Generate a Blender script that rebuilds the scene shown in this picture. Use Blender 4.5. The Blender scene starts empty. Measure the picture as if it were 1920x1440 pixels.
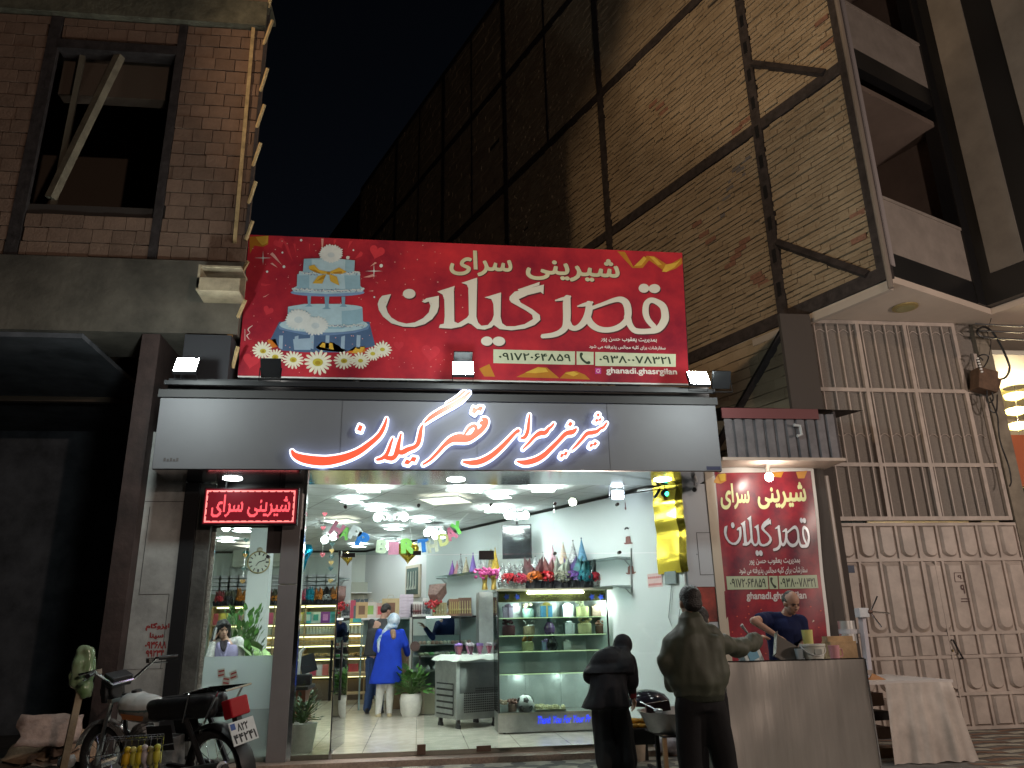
import bpy, bmesh, math, random, unicodedata
import numpy as np
from mathutils import Vector, Matrix, noise
from mathutils.geometry import delaunay_2d_cdt
random.seed(7)
C = bpy.context.scene.collection
sc = bpy.context.scene
R = math.radians
# ------------------------------------------------------------------ camera
FPX, YAW, PIT, ROL = 1442.0, R(7), R(18), R(1.2)
CAM = Vector((0, -9.95, 1.4))
fd = Vector((math.sin(YAW)*math.cos(PIT), math.cos(YAW)*math.cos(PIT), math.sin(PIT)))
r0 = Vector((math.cos(YAW), -math.sin(YAW), 0)); u0 = r0.cross(fd)
cr = r0*math.cos(ROL)-u0*math.sin(ROL); cu = u0*math.cos(ROL)+r0*math.sin(ROL)
cd_ = bpy.data.cameras.new('camera'); cam = bpy.data.objects.new('camera', cd_); C.objects.link(cam)
cam.matrix_world = Matrix(((cr.x, cu.x, -fd.x, CAM.x), (cr.y, cu.y, -fd.y, CAM.y), (cr.z, cu.z, -fd.z, CAM.z), (0, 0, 0, 1)))
cd_.sensor_width = 36; cd_.lens = 36*FPX/1920; cd_.clip_end = 2000; cd_.clip_start = .05
sc.camera = cam
# ------------------------------------------------------------------ night sky, exposure
w = bpy.data.worlds.new('World'); sc.world = w; w.use_nodes = True
nt = w.node_tree; bg = nt.nodes['Background']
sky = nt.nodes.new('ShaderNodeTexSky'); sky.sky_type = 'NISHITA'; sky.sun_disc = False
sky.sun_elevation = R(-5.5); sky.sun_rotation = R(20)
nt.links.new(sky.outputs[0], bg.inputs[0]); bg.inputs[1].default_value = 0.22
sc.view_settings.view_transform = 'Standard'; sc.view_settings.look = 'None'
sc.view_settings.exposure = 0.65; sc.view_settings.gamma = 1
sc.render.engine = 'CYCLES'
cy = sc.cycles
cy.use_denoising = True
try: cy.denoiser = 'OPENIMAGEDENOISE'
except Exception: pass
cy.max_bounces = 8; cy.diffuse_bounces = 3; cy.glossy_bounces = 4; cy.transparent_max_bounces = 24; cy.transmission_bounces = 4
cy.caustics_reflective = False; cy.caustics_refractive = False; cy.sample_clamp_indirect = 4
# street lamps (warm sodium light that rakes the brick walls) plus added fill lights; the road is behind the camera
def lamp(name, kind, loc, target, energy, col, size=.3, angle=60, blend=.2):
    l = bpy.data.lights.new(name, kind); l.energy = energy; l.color = col
    o = bpy.data.objects.new(name, l); C.objects.link(o); o.location = loc
    o.rotation_euler = (Vector(target)-Vector(loc)).to_track_quat('-Z', 'Y').to_euler()
    if kind == 'SPOT': l.spot_size = R(angle); l.spot_blend = blend; l.shadow_soft_size = size
    elif kind == 'POINT': l.shadow_soft_size = size
    elif kind == 'AREA': l.size = size
    return o
LAMPS = [
    lamp('street_and_fill_light', 'SPOT', (-9, -8, 9.6), (6.6, 2.6, 9.2), 1500, (1, .70, .42), .18, 42, .6),
    lamp('street_and_fill_light', 'SPOT', (-9.3, -8.2, 9.9), (6.1, .85, 13.6), 1300, (1, .70, .42), .25, 26, .4),  # narrow spot added to shape the bright wedge on the wall
    lamp('street_and_fill_light', 'POINT', (10.2, -5.5, 3.6), (0, 0, 0), 470, (1, .82, .70), .3),  # unseen warm fill added to brighten the gate
    lamp('street_and_fill_light', 'POINT', (5.0, -15, 5.5), (0, 0, 0), 820, (1, .78, .64), .12),  # street lamp behind the camera, also strengthened as foreground fill
]
# ------------------------------------------------------------------ pixel rays onto real planes (photo is 1920 x 1440)
def ray(x, y): return fd+cr*((x-960)/FPX)-cu*((y-720)/FPX)
def Yp(x, y, yy): v = ray(x, y); return CAM+v*((yy-CAM.y)/v.y)
def Zp(x, y, zz): v = ray(x, y); return CAM+v*((zz-CAM.z)/v.z)
def Pp(x, y, p, n):
    v = ray(x, y); n = Vector(n); return CAM+v*(((Vector(p)-CAM).dot(n))/v.dot(n))
# ------------------------------------------------------------------ materials
def mat(name, col, rough=.6, metal=0, noise_=None, bump=None, emit=None, es=0, spec=.5, coat=0, isl=0, col2=None, sss=0):
    m = bpy.data.materials.new(name); m.use_nodes = True; t = m.node_tree; b = t.nodes['Principled BSDF']
    b.inputs['Base Color'].default_value = (*col, 1); b.inputs['Roughness'].default_value = rough; b.inputs['Metallic'].default_value = metal
    b.inputs['Specular IOR Level'].default_value = spec; b.inputs['Coat Weight'].default_value = coat
    tc = t.nodes.new('ShaderNodeTexCoord')
    if noise_ or isl:
        mix = t.nodes.new('ShaderNodeMix'); mix.data_type = 'RGBA'
        k = noise_[1] if noise_ else isl
        c2 = col2 or tuple(c*(1-k) for c in col)
        mix.inputs[6].default_value = (*[min(1, c*(1+k*.5)) for c in col], 1); mix.inputs[7].default_value = (*c2, 1)
        if noise_:
            n = t.nodes.new('ShaderNodeTexNoise'); n.inputs['Scale'].default_value = noise_[0]; n.inputs['Detail'].default_value = 6; n.inputs['Roughness'].default_value = .65
            t.links.new(tc.outputs['Object'], n.inputs['Vector'])
            rp = t.nodes.new('ShaderNodeMapRange'); rp.inputs[1].default_value = .32; rp.inputs[2].default_value = .68
            t.links.new(n.outputs['Fac'], rp.inputs[0]); f = rp.outputs[0]
        if isl:
            g = t.nodes.new('ShaderNodeNewGeometry')
            if noise_:
                a = t.nodes.new('ShaderNodeMath'); a.operation = 'MULTIPLY_ADD'; a.inputs[1].default_value = isl
                t.links.new(g.outputs['Random Per Island'], a.inputs[0])
                s = t.nodes.new('ShaderNodeMath'); s.operation = 'MULTIPLY'; s.inputs[1].default_value = 1-isl
                t.links.new(f, s.inputs[0]); t.links.new(s.outputs[0], a.inputs[2]); f = a.outputs[0]
            else: f = g.outputs['Random Per Island']
        t.links.new(f, mix.inputs[0]); t.links.new(mix.outputs[2], b.inputs['Base Color'])
    if bump:
        n = t.nodes.new('ShaderNodeTexNoise'); n.inputs['Scale'].default_value = bump[0]; n.inputs['Detail'].default_value = 5
        t.links.new(tc.outputs['Object'], n.inputs['Vector'])
        bp = t.nodes.new('ShaderNodeBump'); bp.inputs['Strength'].default_value = bump[1]; bp.inputs['Distance'].default_value = .02
        t.links.new(n.outputs['Fac'], bp.inputs['Height']); t.links.new(bp.outputs[0], b.inputs['Normal'])
    if emit: b.inputs['Emission Color'].default_value = (*emit, 1); b.inputs['Emission Strength'].default_value = es
    return m
def glassmat(name, tint, refl=1.0, rough=0.0, frost=0):
    m = bpy.data.materials.new(name); m.use_nodes = True; t = m.node_tree; t.nodes.remove(t.nodes['Principled BSDF'])
    o = t.nodes['Material Output']; tr = t.nodes.new('ShaderNodeBsdfTransparent'); tr.inputs[0].default_value = (*tint, 1)
    gl = t.nodes.new('ShaderNodeBsdfGlossy'); gl.inputs['Roughness'].default_value = rough
    fr = t.nodes.new('ShaderNodeFresnel'); fr.inputs[0].default_value = 1.45
    mu = t.nodes.new('ShaderNodeMath'); mu.operation = 'MULTIPLY'; mu.inputs[1].default_value = refl
    t.links.new(fr.outputs[0], mu.inputs[0])
    mx = t.nodes.new('ShaderNodeMixShader'); t.links.new(mu.outputs[0], mx.inputs[0])
    last = tr
    if frost:
        df = t.nodes.new('ShaderNodeBsdfTranslucent'); df.inputs[0].default_value = (.8, .9, .9, 1)
        d2 = t.nodes.new('ShaderNodeBsdfDiffuse'); d2.inputs[0].default_value = (.55, .62, .62, 1)
        ma = t.nodes.new('ShaderNodeMixShader'); ma.inputs[0].default_value = .35; t.links.new(df.outputs[0], ma.inputs[1]); t.links.new(d2.outputs[0], ma.inputs[2])
        mb_ = t.nodes.new('ShaderNodeMixShader'); mb_.inputs[0].default_value = frost; t.links.new(tr.outputs[0], mb_.inputs[1]); t.links.new(ma.outputs[0], mb_.inputs[2]); last = mb_
    t.links.new(last.outputs[0], mx.inputs[1]); t.links.new(gl.outputs[0], mx.inputs[2]); t.links.new(mx.outputs[0], o.inputs[0])
    return m
_mc = {}
def paint(col, rough=.55, metal=0):
    k = (tuple(round(c, 3) for c in col), rough, metal)
    if k not in _mc: _mc[k] = mat('paint', col, rough, metal, noise_=(14, .12))
    return _mc[k]
def glow(col, s):
    k = ('e', col, s)
    if k not in _mc: _mc[k] = mat('lit', (.8, .8, .8), .5, emit=col, es=s)
    return _mc[k]
# ------------------------------------------------------------------ mesh builder
class MB:
    def __init__(s): s.v = []; s.f = []; s.m = []
    def add(s, vs, fs, mi=0, M=None):
        o = len(s.v)
        for p in vs: s.v.append(tuple(M @ Vector(p)) if M else tuple(p))
        for f in fs: s.f.append([i+o for i in f]); s.m.append(mi)
        return s
    def box(s, c, d, M=None, mi=0, top=1.0):
        x, y, z = [k/2 for k in d]; cx, cy_, cz = c; a = top
        vs = [(-x, -y, -z), (x, -y, -z), (x, y, -z), (-x, y, -z), (-x*a, -y*a, z), (x*a, -y*a, z), (x*a, y*a, z), (-x*a, y*a, z)]
        T = Matrix.Translation(c) @ (M if M else Matrix())
        return s.add(vs, [(3, 2, 1, 0), (4, 5, 6, 7), (0, 1, 5, 4), (1, 2, 6, 5), (2, 3, 7, 6), (3, 0, 4, 7)], mi, T)
    def bx(s, x0, x1, y0, y1, z0, z1, mi=0): return s.box(((x0+x1)/2, (y0+y1)/2, (z0+z1)/2), (x1-x0, y1-y0, z1-z0), None, mi)
    def cyl(s, p0, p1, ra, rb=None, n=12, mi=0, caps=True):
        p0 = Vector(p0); p1 = Vector(p1); rb = ra if rb is None else rb
        q = (p1-p0).to_track_quat('Z', 'Y').to_matrix(); vs = []
        for p, r_ in ((p0, ra), (p1, rb)):
            for k in range(n): vs.append(p+q @ Vector((r_*math.cos(2*math.pi*k/n), r_*math.sin(2*math.pi*k/n), 0)))
        fs = [(k, (k+1) % n, n+(k+1) % n, n+k) for k in range(n)]
        if caps: fs += [tuple(range(n-1, -1, -1)), tuple(range(n, 2*n))]
        return s.add(vs, fs, mi)
    def tube(s, pts, r_, n=6, mi=0, closed=False):
        pts = [Vector(p) for p in pts]; N = len(pts); vs = []; up = Vector((.13, .21, .97))
        rs = r_ if isinstance(r_, (list, tuple)) else [r_]*N
        for i, p in enumerate(pts):
            if closed: t = pts[(i+1) % N]-pts[i-1]
            else: t = pts[min(i+1, N-1)]-pts[max(i-1, 0)]
            t = t.normalized() if t.length > 1e-9 else Vector((0, 0, 1))
            a = t.cross(up)
            if a.length < .05: a = t.cross(Vector((1, 0, 0)))
            a.normalize(); b = a.cross(t)
            for k in range(n): vs.append(p+a*(rs[i]*math.cos(2*math.pi*k/n))+b*(rs[i]*math.sin(2*math.pi*k/n)))
        fs = []
        for i in range(N if closed else N-1):
            j = (i+1) % N
            for k in range(n): fs.append((i*n+k, j*n+k, j*n+(k+1) % n, i*n+(k+1) % n))
        if not closed: fs += [tuple(range(n)), tuple(range(N*n-1, N*n-n-1, -1))]
        return s.add(vs, fs, mi)
    def lathe(s, prof, c=(0, 0, 0), n=20, mi=0, M=None, sx=1, sy=1, caps=True):
        vs = []; fs = []; P = len(prof)
        for r_, z in prof:
            for k in range(n): vs.append((c[0]+sx*r_*math.cos(2*math.pi*k/n), c[1]+sy*r_*math.sin(2*math.pi*k/n), c[2]+z))
        for i in range(P-1):
            for k in range(n): fs.append((i*n+k, i*n+(k+1) % n, (i+1)*n+(k+1) % n, (i+1)*n+k))
        if caps and prof[0][0] > 1e-6: fs.append(tuple(range(n-1, -1, -1)))
        if caps and prof[-1][0] > 1e-6: fs.append(tuple(range((P-1)*n, P*n)))
        return s.add(vs, fs, mi, M)
    def ell(s, c, r_, M=None, n=14, mi=0):
        if isinstance(r_, (int, float)): r_ = (r_,)*3
        h = n//2+1; prof = [(math.sin(math.pi*i/h), -math.cos(math.pi*i/h)) for i in range(h+1)]; prof[0] = (1e-4, -1); prof[-1] = (1e-4, 1)
        vs = []; fs = []
        for a, z in prof:
            for k in range(n): vs.append((a*r_[0]*math.cos(2*math.pi*k/n), a*r_[1]*math.sin(2*math.pi*k/n), z*r_[2]))
        for i in range(h):
            for k in range(n): fs.append((i*n+k, i*n+(k+1) % n, (i+1)*n+(k+1) % n, (i+1)*n+k))
        fs += [tuple(range(n-1, -1, -1)), tuple(range(h*n, h*n+n))]
        return s.add(vs, fs, mi, Matrix.Translation(c) @ (M if M else Matrix()))
    def cap(s, p0, p1, ra, rb, n=12, mi=0):            # tapered capsule
        p0 = Vector(p0); p1 = Vector(p1); L = max((p1-p0).length, 1e-4)
        prof = [(1e-4, -ra), (ra*.5, -ra*.87), (ra*.87, -ra*.5), (ra, 0), (rb, L), (rb*.87, L+rb*.5), (rb*.5, L+rb*.87), (1e-4, L+rb)]
        q = (p1-p0).to_track_quat('Z', 'Y').to_matrix().to_4x4() if (p1-p0).length > 1e-5 else Matrix()
        return s.lathe(prof, n=n, mi=mi, M=Matrix.Translation(p0) @ q)
    def flat(s, polys, o, ux, uy, d=.002, off=0, mi=0):   # filled outline(s) in the frame o, ux, uy, standing off along ux x uy
        vs, ts = fill(polys); o = Vector(o); ux = Vector(ux); uy = Vector(uy); n = ux.cross(uy).normalized()
        A = [o+ux*p[0]+uy*p[1]+n*(off+d) for p in vs]; Bk = [p-n*d for p in A]; N = len(A)
        fs = [list(t) for t in ts]
        if d > 0:
            cnt = {}
            for t in ts:
                for i in range(3):
                    a, b = t[i], t[(i+1) % 3]; cnt[(a, b)] = 1
            for (a, b) in list(cnt):
                if (b, a) not in cnt: fs.append([b, a, a+N, b+N])
            fs += [[i+N for i in t[::-1]] for t in ts]
            A = A+Bk
        return s.add(A, fs, mi)
    def obj(s, name, mats, parent=None, smooth=False, bevel=0, world=False):
        if not isinstance(mats, (list, tuple)): mats = [mats]
        V_ = s.v
        if world and parent is not None:
            I = Matrix.LocRotScale(parent.location, parent.rotation_euler, None)
            if parent.parent: I = Matrix.LocRotScale(parent.parent.location, parent.parent.rotation_euler, None) @ I
            I = I.inverted(); V_ = [tuple(I @ Vector(p)) for p in V_]
        me = bpy.data.meshes.new(name); me.from_pydata(V_, [], s.f)
        for m_ in mats: me.materials.append(m_)
        me.polygons.foreach_set('material_index', s.m)
        if smooth: me.polygons.foreach_set('use_smooth', [True]*len(s.f))
        me.update(); o = bpy.data.objects.new(name, me); C.objects.link(o)
        if parent: o.parent = parent
        if bevel:
            bm_ = o.modifiers.new('bevel', 'BEVEL'); bm_.width = bevel; bm_.segments = 2; bm_.limit_method = 'ANGLE'
        if smooth and smooth != 1:
            es_ = o.modifiers.new('edges', 'EDGE_SPLIT'); es_.split_angle = R(smooth)
        return o
def tag(o, label, cat, group=None):
    o['label'] = label; o['category'] = cat
    if group: o['group'] = group
    return o
def thing(name, label, cat, loc=(0, 0, 0), rz=0, group=None):
    o = bpy.data.objects.new(name, None); C.objects.link(o); o.empty_display_size = .1
    o.location = loc; o.rotation_euler = (0, 0, rz); return tag(o, label, cat, group)
def struct(o): o['kind'] = 'structure'; return o
def solo(name, label, cat, mb, mats, group=None, **k):     # a thing that is one mesh, origin at its base
    a = np.array(mb.v); c = (a.min(0)+a.max(0))/2; c[2] = a[:, 2].min()
    mb.v = [tuple(p) for p in a-c]
    o = mb.obj(name, mats, **k); o.location = c; return tag(o, label, cat, group)
def dup(o, loc, rz=None, label=None, parent=None):           # copy of a thing with its parts and sub-parts
    c = o.copy(); C.objects.link(c)
    if parent: c.parent = parent
    else:
        c.location = loc
        if rz is not None: c.rotation_euler = (0, 0, rz)
        if label: c['label'] = label
    for ch in list(o.children): dup(ch, None, None, None, c)
    return c
# ------------------------------------------------------------------ filled outlines, pen strokes, lettering
def fill(polys):
    P = []; E = []
    for p in polys:
        p = [tuple(q) for q in p]
        o = len(P); P += [Vector((float(q[0]), float(q[1]))) for q in p]; E += [(o+i, o+(i+1) % len(p)) for i in range(len(p))]
    vs, es, fs, *_ = delaunay_2d_cdt(P, E, [], 0, 1e-6)
    V_ = np.array([(v[0], v[1]) for v in vs]); T = np.array([f for f in fs if len(f) == 3])
    if len(T) == 0: return [], []
    c = V_[T].mean(1); wn = np.zeros(len(c))
    for p in polys:
        p = np.array([tuple(q)[:2] for q in p], float); q = np.roll(p, -1, 0)
        lo = p.min(0); hi = p.max(0)
        k = np.where((c[:, 0] >= lo[0]) & (c[:, 0] <= hi[0]) & (c[:, 1] >= lo[1]) & (c[:, 1] <= hi[1]))[0]
        if len(k) == 0: continue
        cc = c[k]
        for (ax, ay), (bx_, by) in zip(p, q):
            s_ = (bx_-ax)*(cc[:, 1]-ay)-(cc[:, 0]-ax)*(by-ay)
            wn[k] += np.where((ay <= cc[:, 1]) & (by > cc[:, 1]) & (s_ > 0), 1, 0)-np.where((ay > cc[:, 1]) & (by <= cc[:, 1]) & (s_ < 0), 1, 0)
    T = T[np.abs(wn) > .5]
    a = V_[T]; ar = (a[:, 1, 0]-a[:, 0, 0])*(a[:, 2, 1]-a[:, 0, 1])-(a[:, 2, 0]-a[:, 0, 0])*(a[:, 1, 1]-a[:, 0, 1])
    T[ar < 0] = T[ar < 0][:, ::-1]
    return V_.tolist(), T.tolist()
def ccw(p):
    a = sum(p[i][0]*p[(i+1) % len(p)][1]-p[(i+1) % len(p)][0]*p[i][1] for i in range(len(p)))
    return p if a > 0 else p[::-1]
def smoothline(pts, k=4):
    P = [np.array(p, float) for p in pts]; out = []
    for i in range(len(P)-1):
        a = P[max(i-1, 0)]; b = P[i]; c = P[i+1]; d = P[min(i+2, len(P)-1)]
        for j in range(k):
            t = j/k; out.append(.5*((2*b)+(-a+c)*t+(2*a-5*b+4*c-d)*t*t+(-a+3*b-3*c+d)*t**3))
    out.append(P[-1]); return out
def stroke(pts, add=0, k=4):          # (x, y, width) pen stroke -> polygons whose union is the stroke
    q = smoothline(pts, k); out = []
    L = []; Rr = []
    for i, p in enumerate(q):
        a = q[max(i-1, 0)][:2]; b = q[min(i+1, len(q)-1)][:2]; t = b-a; n = np.array((-t[1], t[0]))/max(np.hypot(*t), 1e-6)
        h = max(p[2]+add, 1e-3)/2; L.append(p[:2]+n*h); Rr.append(p[:2]-n*h)
    for i in range(len(q)-1): out.append(ccw([tuple(L[i]), tuple(Rr[i]), tuple(Rr[i+1]), tuple(L[i+1])]))
    for i in range(0, len(q), 2 if len(q) > 6 else 1): out.append(oval(q[i][0], q[i][1], max(q[i][2]+add, 1e-3)/2, n=10))
    out.append(oval(q[-1][0], q[-1][1], max(q[-1][2]+add, 1e-3)/2, n=10))
    return out
def oval(x, y, rx, ry=None, n=20, rot=0):
    ry = rx if ry is None else ry; out = []
    for k in range(n):
        a = 2*math.pi*k/n; p = (rx*math.cos(a), ry*math.sin(a)); out.append((x+p[0]*math.cos(rot)-p[1]*math.sin(rot), y+p[0]*math.sin(rot)+p[1]*math.cos(rot)))
    return out
_forms = {}
for cp in list(range(0xFB50, 0xFDFF))+list(range(0xFE70, 0xFEFD)):
    dcm = unicodedata.decomposition(chr(cp)).split()
    if len(dcm) == 2 and dcm[0][0] == '<': _forms.setdefault(chr(int(dcm[1], 16)), {})[dcm[0].strip('<>')] = chr(cp)
def shape(s):
    if not any(ch in _forms for ch in s): return s
    s = s.replace('لا', '\u0001'); out = []
    fm = dict(_forms); fm['\u0001'] = {'isolated': '\ufefb', 'final': '\ufefc'}
    for i, ch in enumerate(s):
        if ch not in fm: out.append(ch); continue
        pv = i > 0 and s[i-1] in fm and 'initial' in fm[s[i-1]] and 'final' in fm[ch]
        nx = i+1 < len(s) and s[i+1] in fm and 'final' in fm[s[i+1]] and 'initial' in fm[ch]
        k = 'medial' if pv and nx else 'final' if pv else 'initial' if nx else 'isolated'
        out.append(fm[ch].get(k) or fm[ch].get('isolated'))
    return ''.join(out[::-1])
def textpolys(s, bold=0, fa=False, k=4):
    cu_ = bpy.data.curves.new('t', 'FONT'); cu_.body = shape(s) if fa else s; cu_.size = 1
    o = bpy.data.objects.new('t', cu_); C.objects.link(o); dg = bpy.context.evaluated_depsgraph_get()
    cv = o.evaluated_get(dg).to_curve(dg); out = []
    for sp in cv.splines:
        if sp.type == 'BEZIER':
            bp = sp.bezier_points; n = len(bp); poly = []
            for i in range(n):
                a, b = bp[i], bp[(i+1) % n]; p0, p1, p2, p3 = a.co, a.handle_right, b.handle_left, b.co
                kk = k if ((p1-p0).cross(p3-p0).length > 1e-5 or (p2-p0).cross(p3-p0).length > 1e-5) else 1
                for j in range(kk):
                    t = j/kk; u = 1-t; q = p0*u**3+p1*3*u*u*t+p2*3*u*t*t+p3*t**3; poly.append((q.x, q.y))
        else: poly = [(p.co.x, p.co.y) for p in sp.points]
        cl = []
        for p in poly:
            if not cl or math.hypot(p[0]-cl[-1][0], p[1]-cl[-1][1]) > 1e-4: cl.append(p)
        if len(cl) > 2: out.append(np.array(cl))
    o.to_curve_clear() if hasattr(o, 'to_curve_clear') else None
    bpy.data.objects.remove(o)
    if out and bold:
        ar = lambda p: (p[:, 0]*np.roll(p[:, 1], -1)-np.roll(p[:, 0], -1)*p[:, 1]).sum()
        sg = 1 if ar(max(out, key=lambda p: abs(ar(p)))) > 0 else -1; o2 = []
        for p in out:
            t = np.roll(p, -1, 0)-np.roll(p, 1, 0); l = np.hypot(t[:, 0], t[:, 1])[:, None]+1e-9
            o2.append(p+np.stack([t[:, 1], -t[:, 0]], 1)/l*bold*sg)
        out = o2
    return out
def fit(polys, x0, y0, x1, y1, keep=False):   # scale outlines into a rectangle
    a = np.concatenate([np.array(p) for p in polys]); lo = a.min(0); hi = a.max(0); sx = (x1-x0)/(hi[0]-lo[0]); sy = (y1-y0)/(hi[1]-lo[1])
    if keep: sx = sy = min(sx, sy, key=abs)
    return [(np.array(p)-lo)*(sx, sy)+(x0, y0) for p in polys]
X, Yv, Zv = Vector((1, 0, 0)), Vector((0, 1, 0)), Vector((0, 0, 1))
# organic union: closed primitives melted into one continuous surface
def melt(mb, voxel=.015, sm=6, name='m', nz=None):
    me = bpy.data.meshes.new(name); me.from_pydata(mb.v, [], mb.f); me.update()
    o = bpy.data.objects.new('tmp', me); C.objects.link(o)
    rm = o.modifiers.new('r', 'REMESH'); rm.mode = 'VOXEL'; rm.voxel_size = voxel
    s_ = o.modifiers.new('s', 'SMOOTH'); s_.factor = .5; s_.iterations = sm
    dg = bpy.context.evaluated_depsgraph_get(); dg.update(); ev = o.evaluated_get(dg).to_mesh()
    out = MB(); out.v = [tuple(v.co) for v in ev.vertices]; out.f = [list(p.vertices) for p in ev.polygons]; out.m = [0]*len(out.f)
    nr = [v.normal.copy() for v in ev.vertices]
    bpy.data.objects.remove(o); bpy.data.meshes.remove(me)
    if nz:                                 # cloth folds: (scale xyz, amount)
        scl, am = nz
        for i, p in enumerate(out.v):
            q = Vector((p[0]*scl[0], p[1]*scl[1], p[2]*scl[2])); k = noise.noise(q)+.5*noise.noise(q*2.1)
            out.v[i] = tuple(Vector(p)+nr[i]*k*am)
    return out
# ================================================================== materials of the setting
def brickmat(name, c1, c2, mortar, sx, sz, bw, bh, ms=.02, bump=.6):
    m = mat(name, c1, .9, bump=None); t = m.node_tree; b = t.nodes['Principled BSDF']
    tc = t.nodes.new('ShaderNodeTexCoord'); sp = t.nodes.new('ShaderNodeSeparateXYZ'); cb = t.nodes.new('ShaderNodeCombineXYZ')
    t.links.new(tc.outputs['Object'], sp.inputs[0]); t.links.new(sp.outputs['XYZ'.index(sx)], cb.inputs[0]); t.links.new(sp.outputs['XYZ'.index(sz)], cb.inputs[1])
    br = t.nodes.new('ShaderNodeTexBrick'); br.inputs['Scale'].default_value = 1; br.inputs['Brick Width'].default_value = bw; br.inputs['Row Height'].default_value = bh
    br.inputs['Mortar Size'].default_value = ms; br.inputs['Mortar Smooth'].default_value = .2
    br.inputs['Color1'].default_value = (*c1, 1); br.inputs['Color2'].default_value = (*c2, 1); br.inputs['Mortar'].default_value = (*mortar, 1)
    t.links.new(cb.outputs[0], br.inputs['Vector'])
    n = t.nodes.new('ShaderNodeTexNoise'); n.inputs['Scale'].default_value = 3; n.inputs['Detail'].default_value = 8; t.links.new(tc.outputs['Object'], n.inputs['Vector'])
    mx = t.nodes.new('ShaderNodeMix'); mx.data_type = 'RGBA'; mx.blend_type = 'MULTIPLY'; mx.inputs[0].default_value = .35
    t.links.new(br.outputs['Color'], mx.inputs[6]); t.links.new(n.outputs['Fac'], mx.inputs[7]); t.links.new(mx.outputs[2], b.inputs['Base Color'])
    if bump:
        bp = t.nodes.new('ShaderNodeBump'); bp.inputs['Strength'].default_value = bump; bp.inputs['Distance'].default_value = .01; bp.invert = True
        t.links.new(br.outputs['Fac'], bp.inputs['Height']); t.links.new(bp.outputs[0], b.inputs['Normal'])
    return m
M_dark = mat('dark_void', (.02, .02, .022), .9)
M_black = mat('black_metal', (.012, .012, .014), .45)
M_steel = mat('steel', (.55, .56, .57), .32, 1, noise_=(6, .2), bump=(40, .05))
M_brush = mat('brushed_steel', (.50, .50, .49), .4, 1, noise_=(3, .3), bump=(9, .12))
M_chrome = mat('chrome', (.7, .72, .74), .12, 1)
M_conc = mat('raw_concrete', (.26, .25, .235), .9, noise_=(2.2, .45), bump=(12, .5))
M_acm = mat('grey_cladding', (.128, .128, .138), .6, 0, spec=.4, noise_=(1.2, .08))
M_wall = mat('white_plaster', (.70, .74, .74), .55, noise_=(.8, .05))
M_beam = mat('rusty_steel_beam', (.055, .045, .045), .75, .3, noise_=(7, .5), bump=(25, .4))
M_wood = mat('raw_timber', (.42, .28, .15), .8, noise_=(5, .4), bump=(20, .3))
M_white = mat('white_plastic', (.75, .76, .76), .4)
M_soff = mat('mirror_cladding', (.62, .62, .64), .13, 1)
M_glass = glassmat('clear_glass', (.92, .97, .96), .9)
M_shelfglass = glassmat('shelf_glass', (.86, .95, .93), .7)
M_gate = mat('gate_paint', (.45, .385, .345), .5, noise_=(3, .25), bump=(18, .12))
M_lit = mat('lamp_lens', (.9, .9, .9), .4, emit=(.86, 1, .96), es=160)
FZ = .07; CZ = 3.30
# ================================================================== ground
g = MB(); g.add([(-150, -90, -.006), (150, -90, -.006), (150, 150, -.006), (-150, 150, -.006)], [(0, 1, 2, 3)])
struct(g.obj('ground', mat('dark_earth', (.06, .05, .045), .95, noise_=(1.5, .5), bump=(8, .6))))
M_pave = mat('grey_paver', (.16, .15, .14), .8, noise_=(5, .4), bump=(30, .5)); M_cream = mat('cream_paver', (.42, .39, .32), .8, noise_=(6, .35), bump=(30, .4)); M_terra = mat('terracotta_paver', (.22, .13, .09), .8, noise_=(6, .35), bump=(30, .4))
pv = MB(); pv.add([(-2.6, -9, 0), (9.6, -9, 0), (9.6, 3, 0), (-2.6, 3, 0)], [(0, 1, 2, 3)])
for i in range(-6, 12):
    for j in range(0, 9):
        x = i*.46+(.23 if j % 2 else 0); y = -.42-j*.40
        if x < 4.6:
            st = [(x+(.20 if k % 2 else .135)*math.cos(math.pi*k/6), y+(.20 if k % 2 else .135)*math.sin(math.pi*k/6)) for k in range(12)]
            pv.flat([st], (0, 0, 0), X, Yv, 0, .004, 1)
for j in range(26):                                      # zigzag bands by the gate
    for i in range(0, 16):
        x = 4.9+i*.30; y = .85-j*.24
        if y < -1.4 and x < 5.6: continue
        zz = .09 if i % 2 else 0
        pv.flat([[(x, y+zz), (x+.29, y+.09-zz), (x+.29, y+.22-zz+.0), (x, y+.13+zz)]], (0, 0, 0), X, Yv, 0, .004, 1 if (j+i//2) % 2 else 2)
struct(pv.obj('pavement', [M_pave, M_cream, M_terra]))
rd = MB(); rd.add([(-150, -60, .002), (150, -60, .002), (150, -9.0, .002), (-150, -9.0, .002)], [(0, 1, 2, 3)])
struct(rd.obj('road', mat('asphalt', (.05, .05, .05), .9, noise_=(3, .3), bump=(60, .5))))
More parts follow.
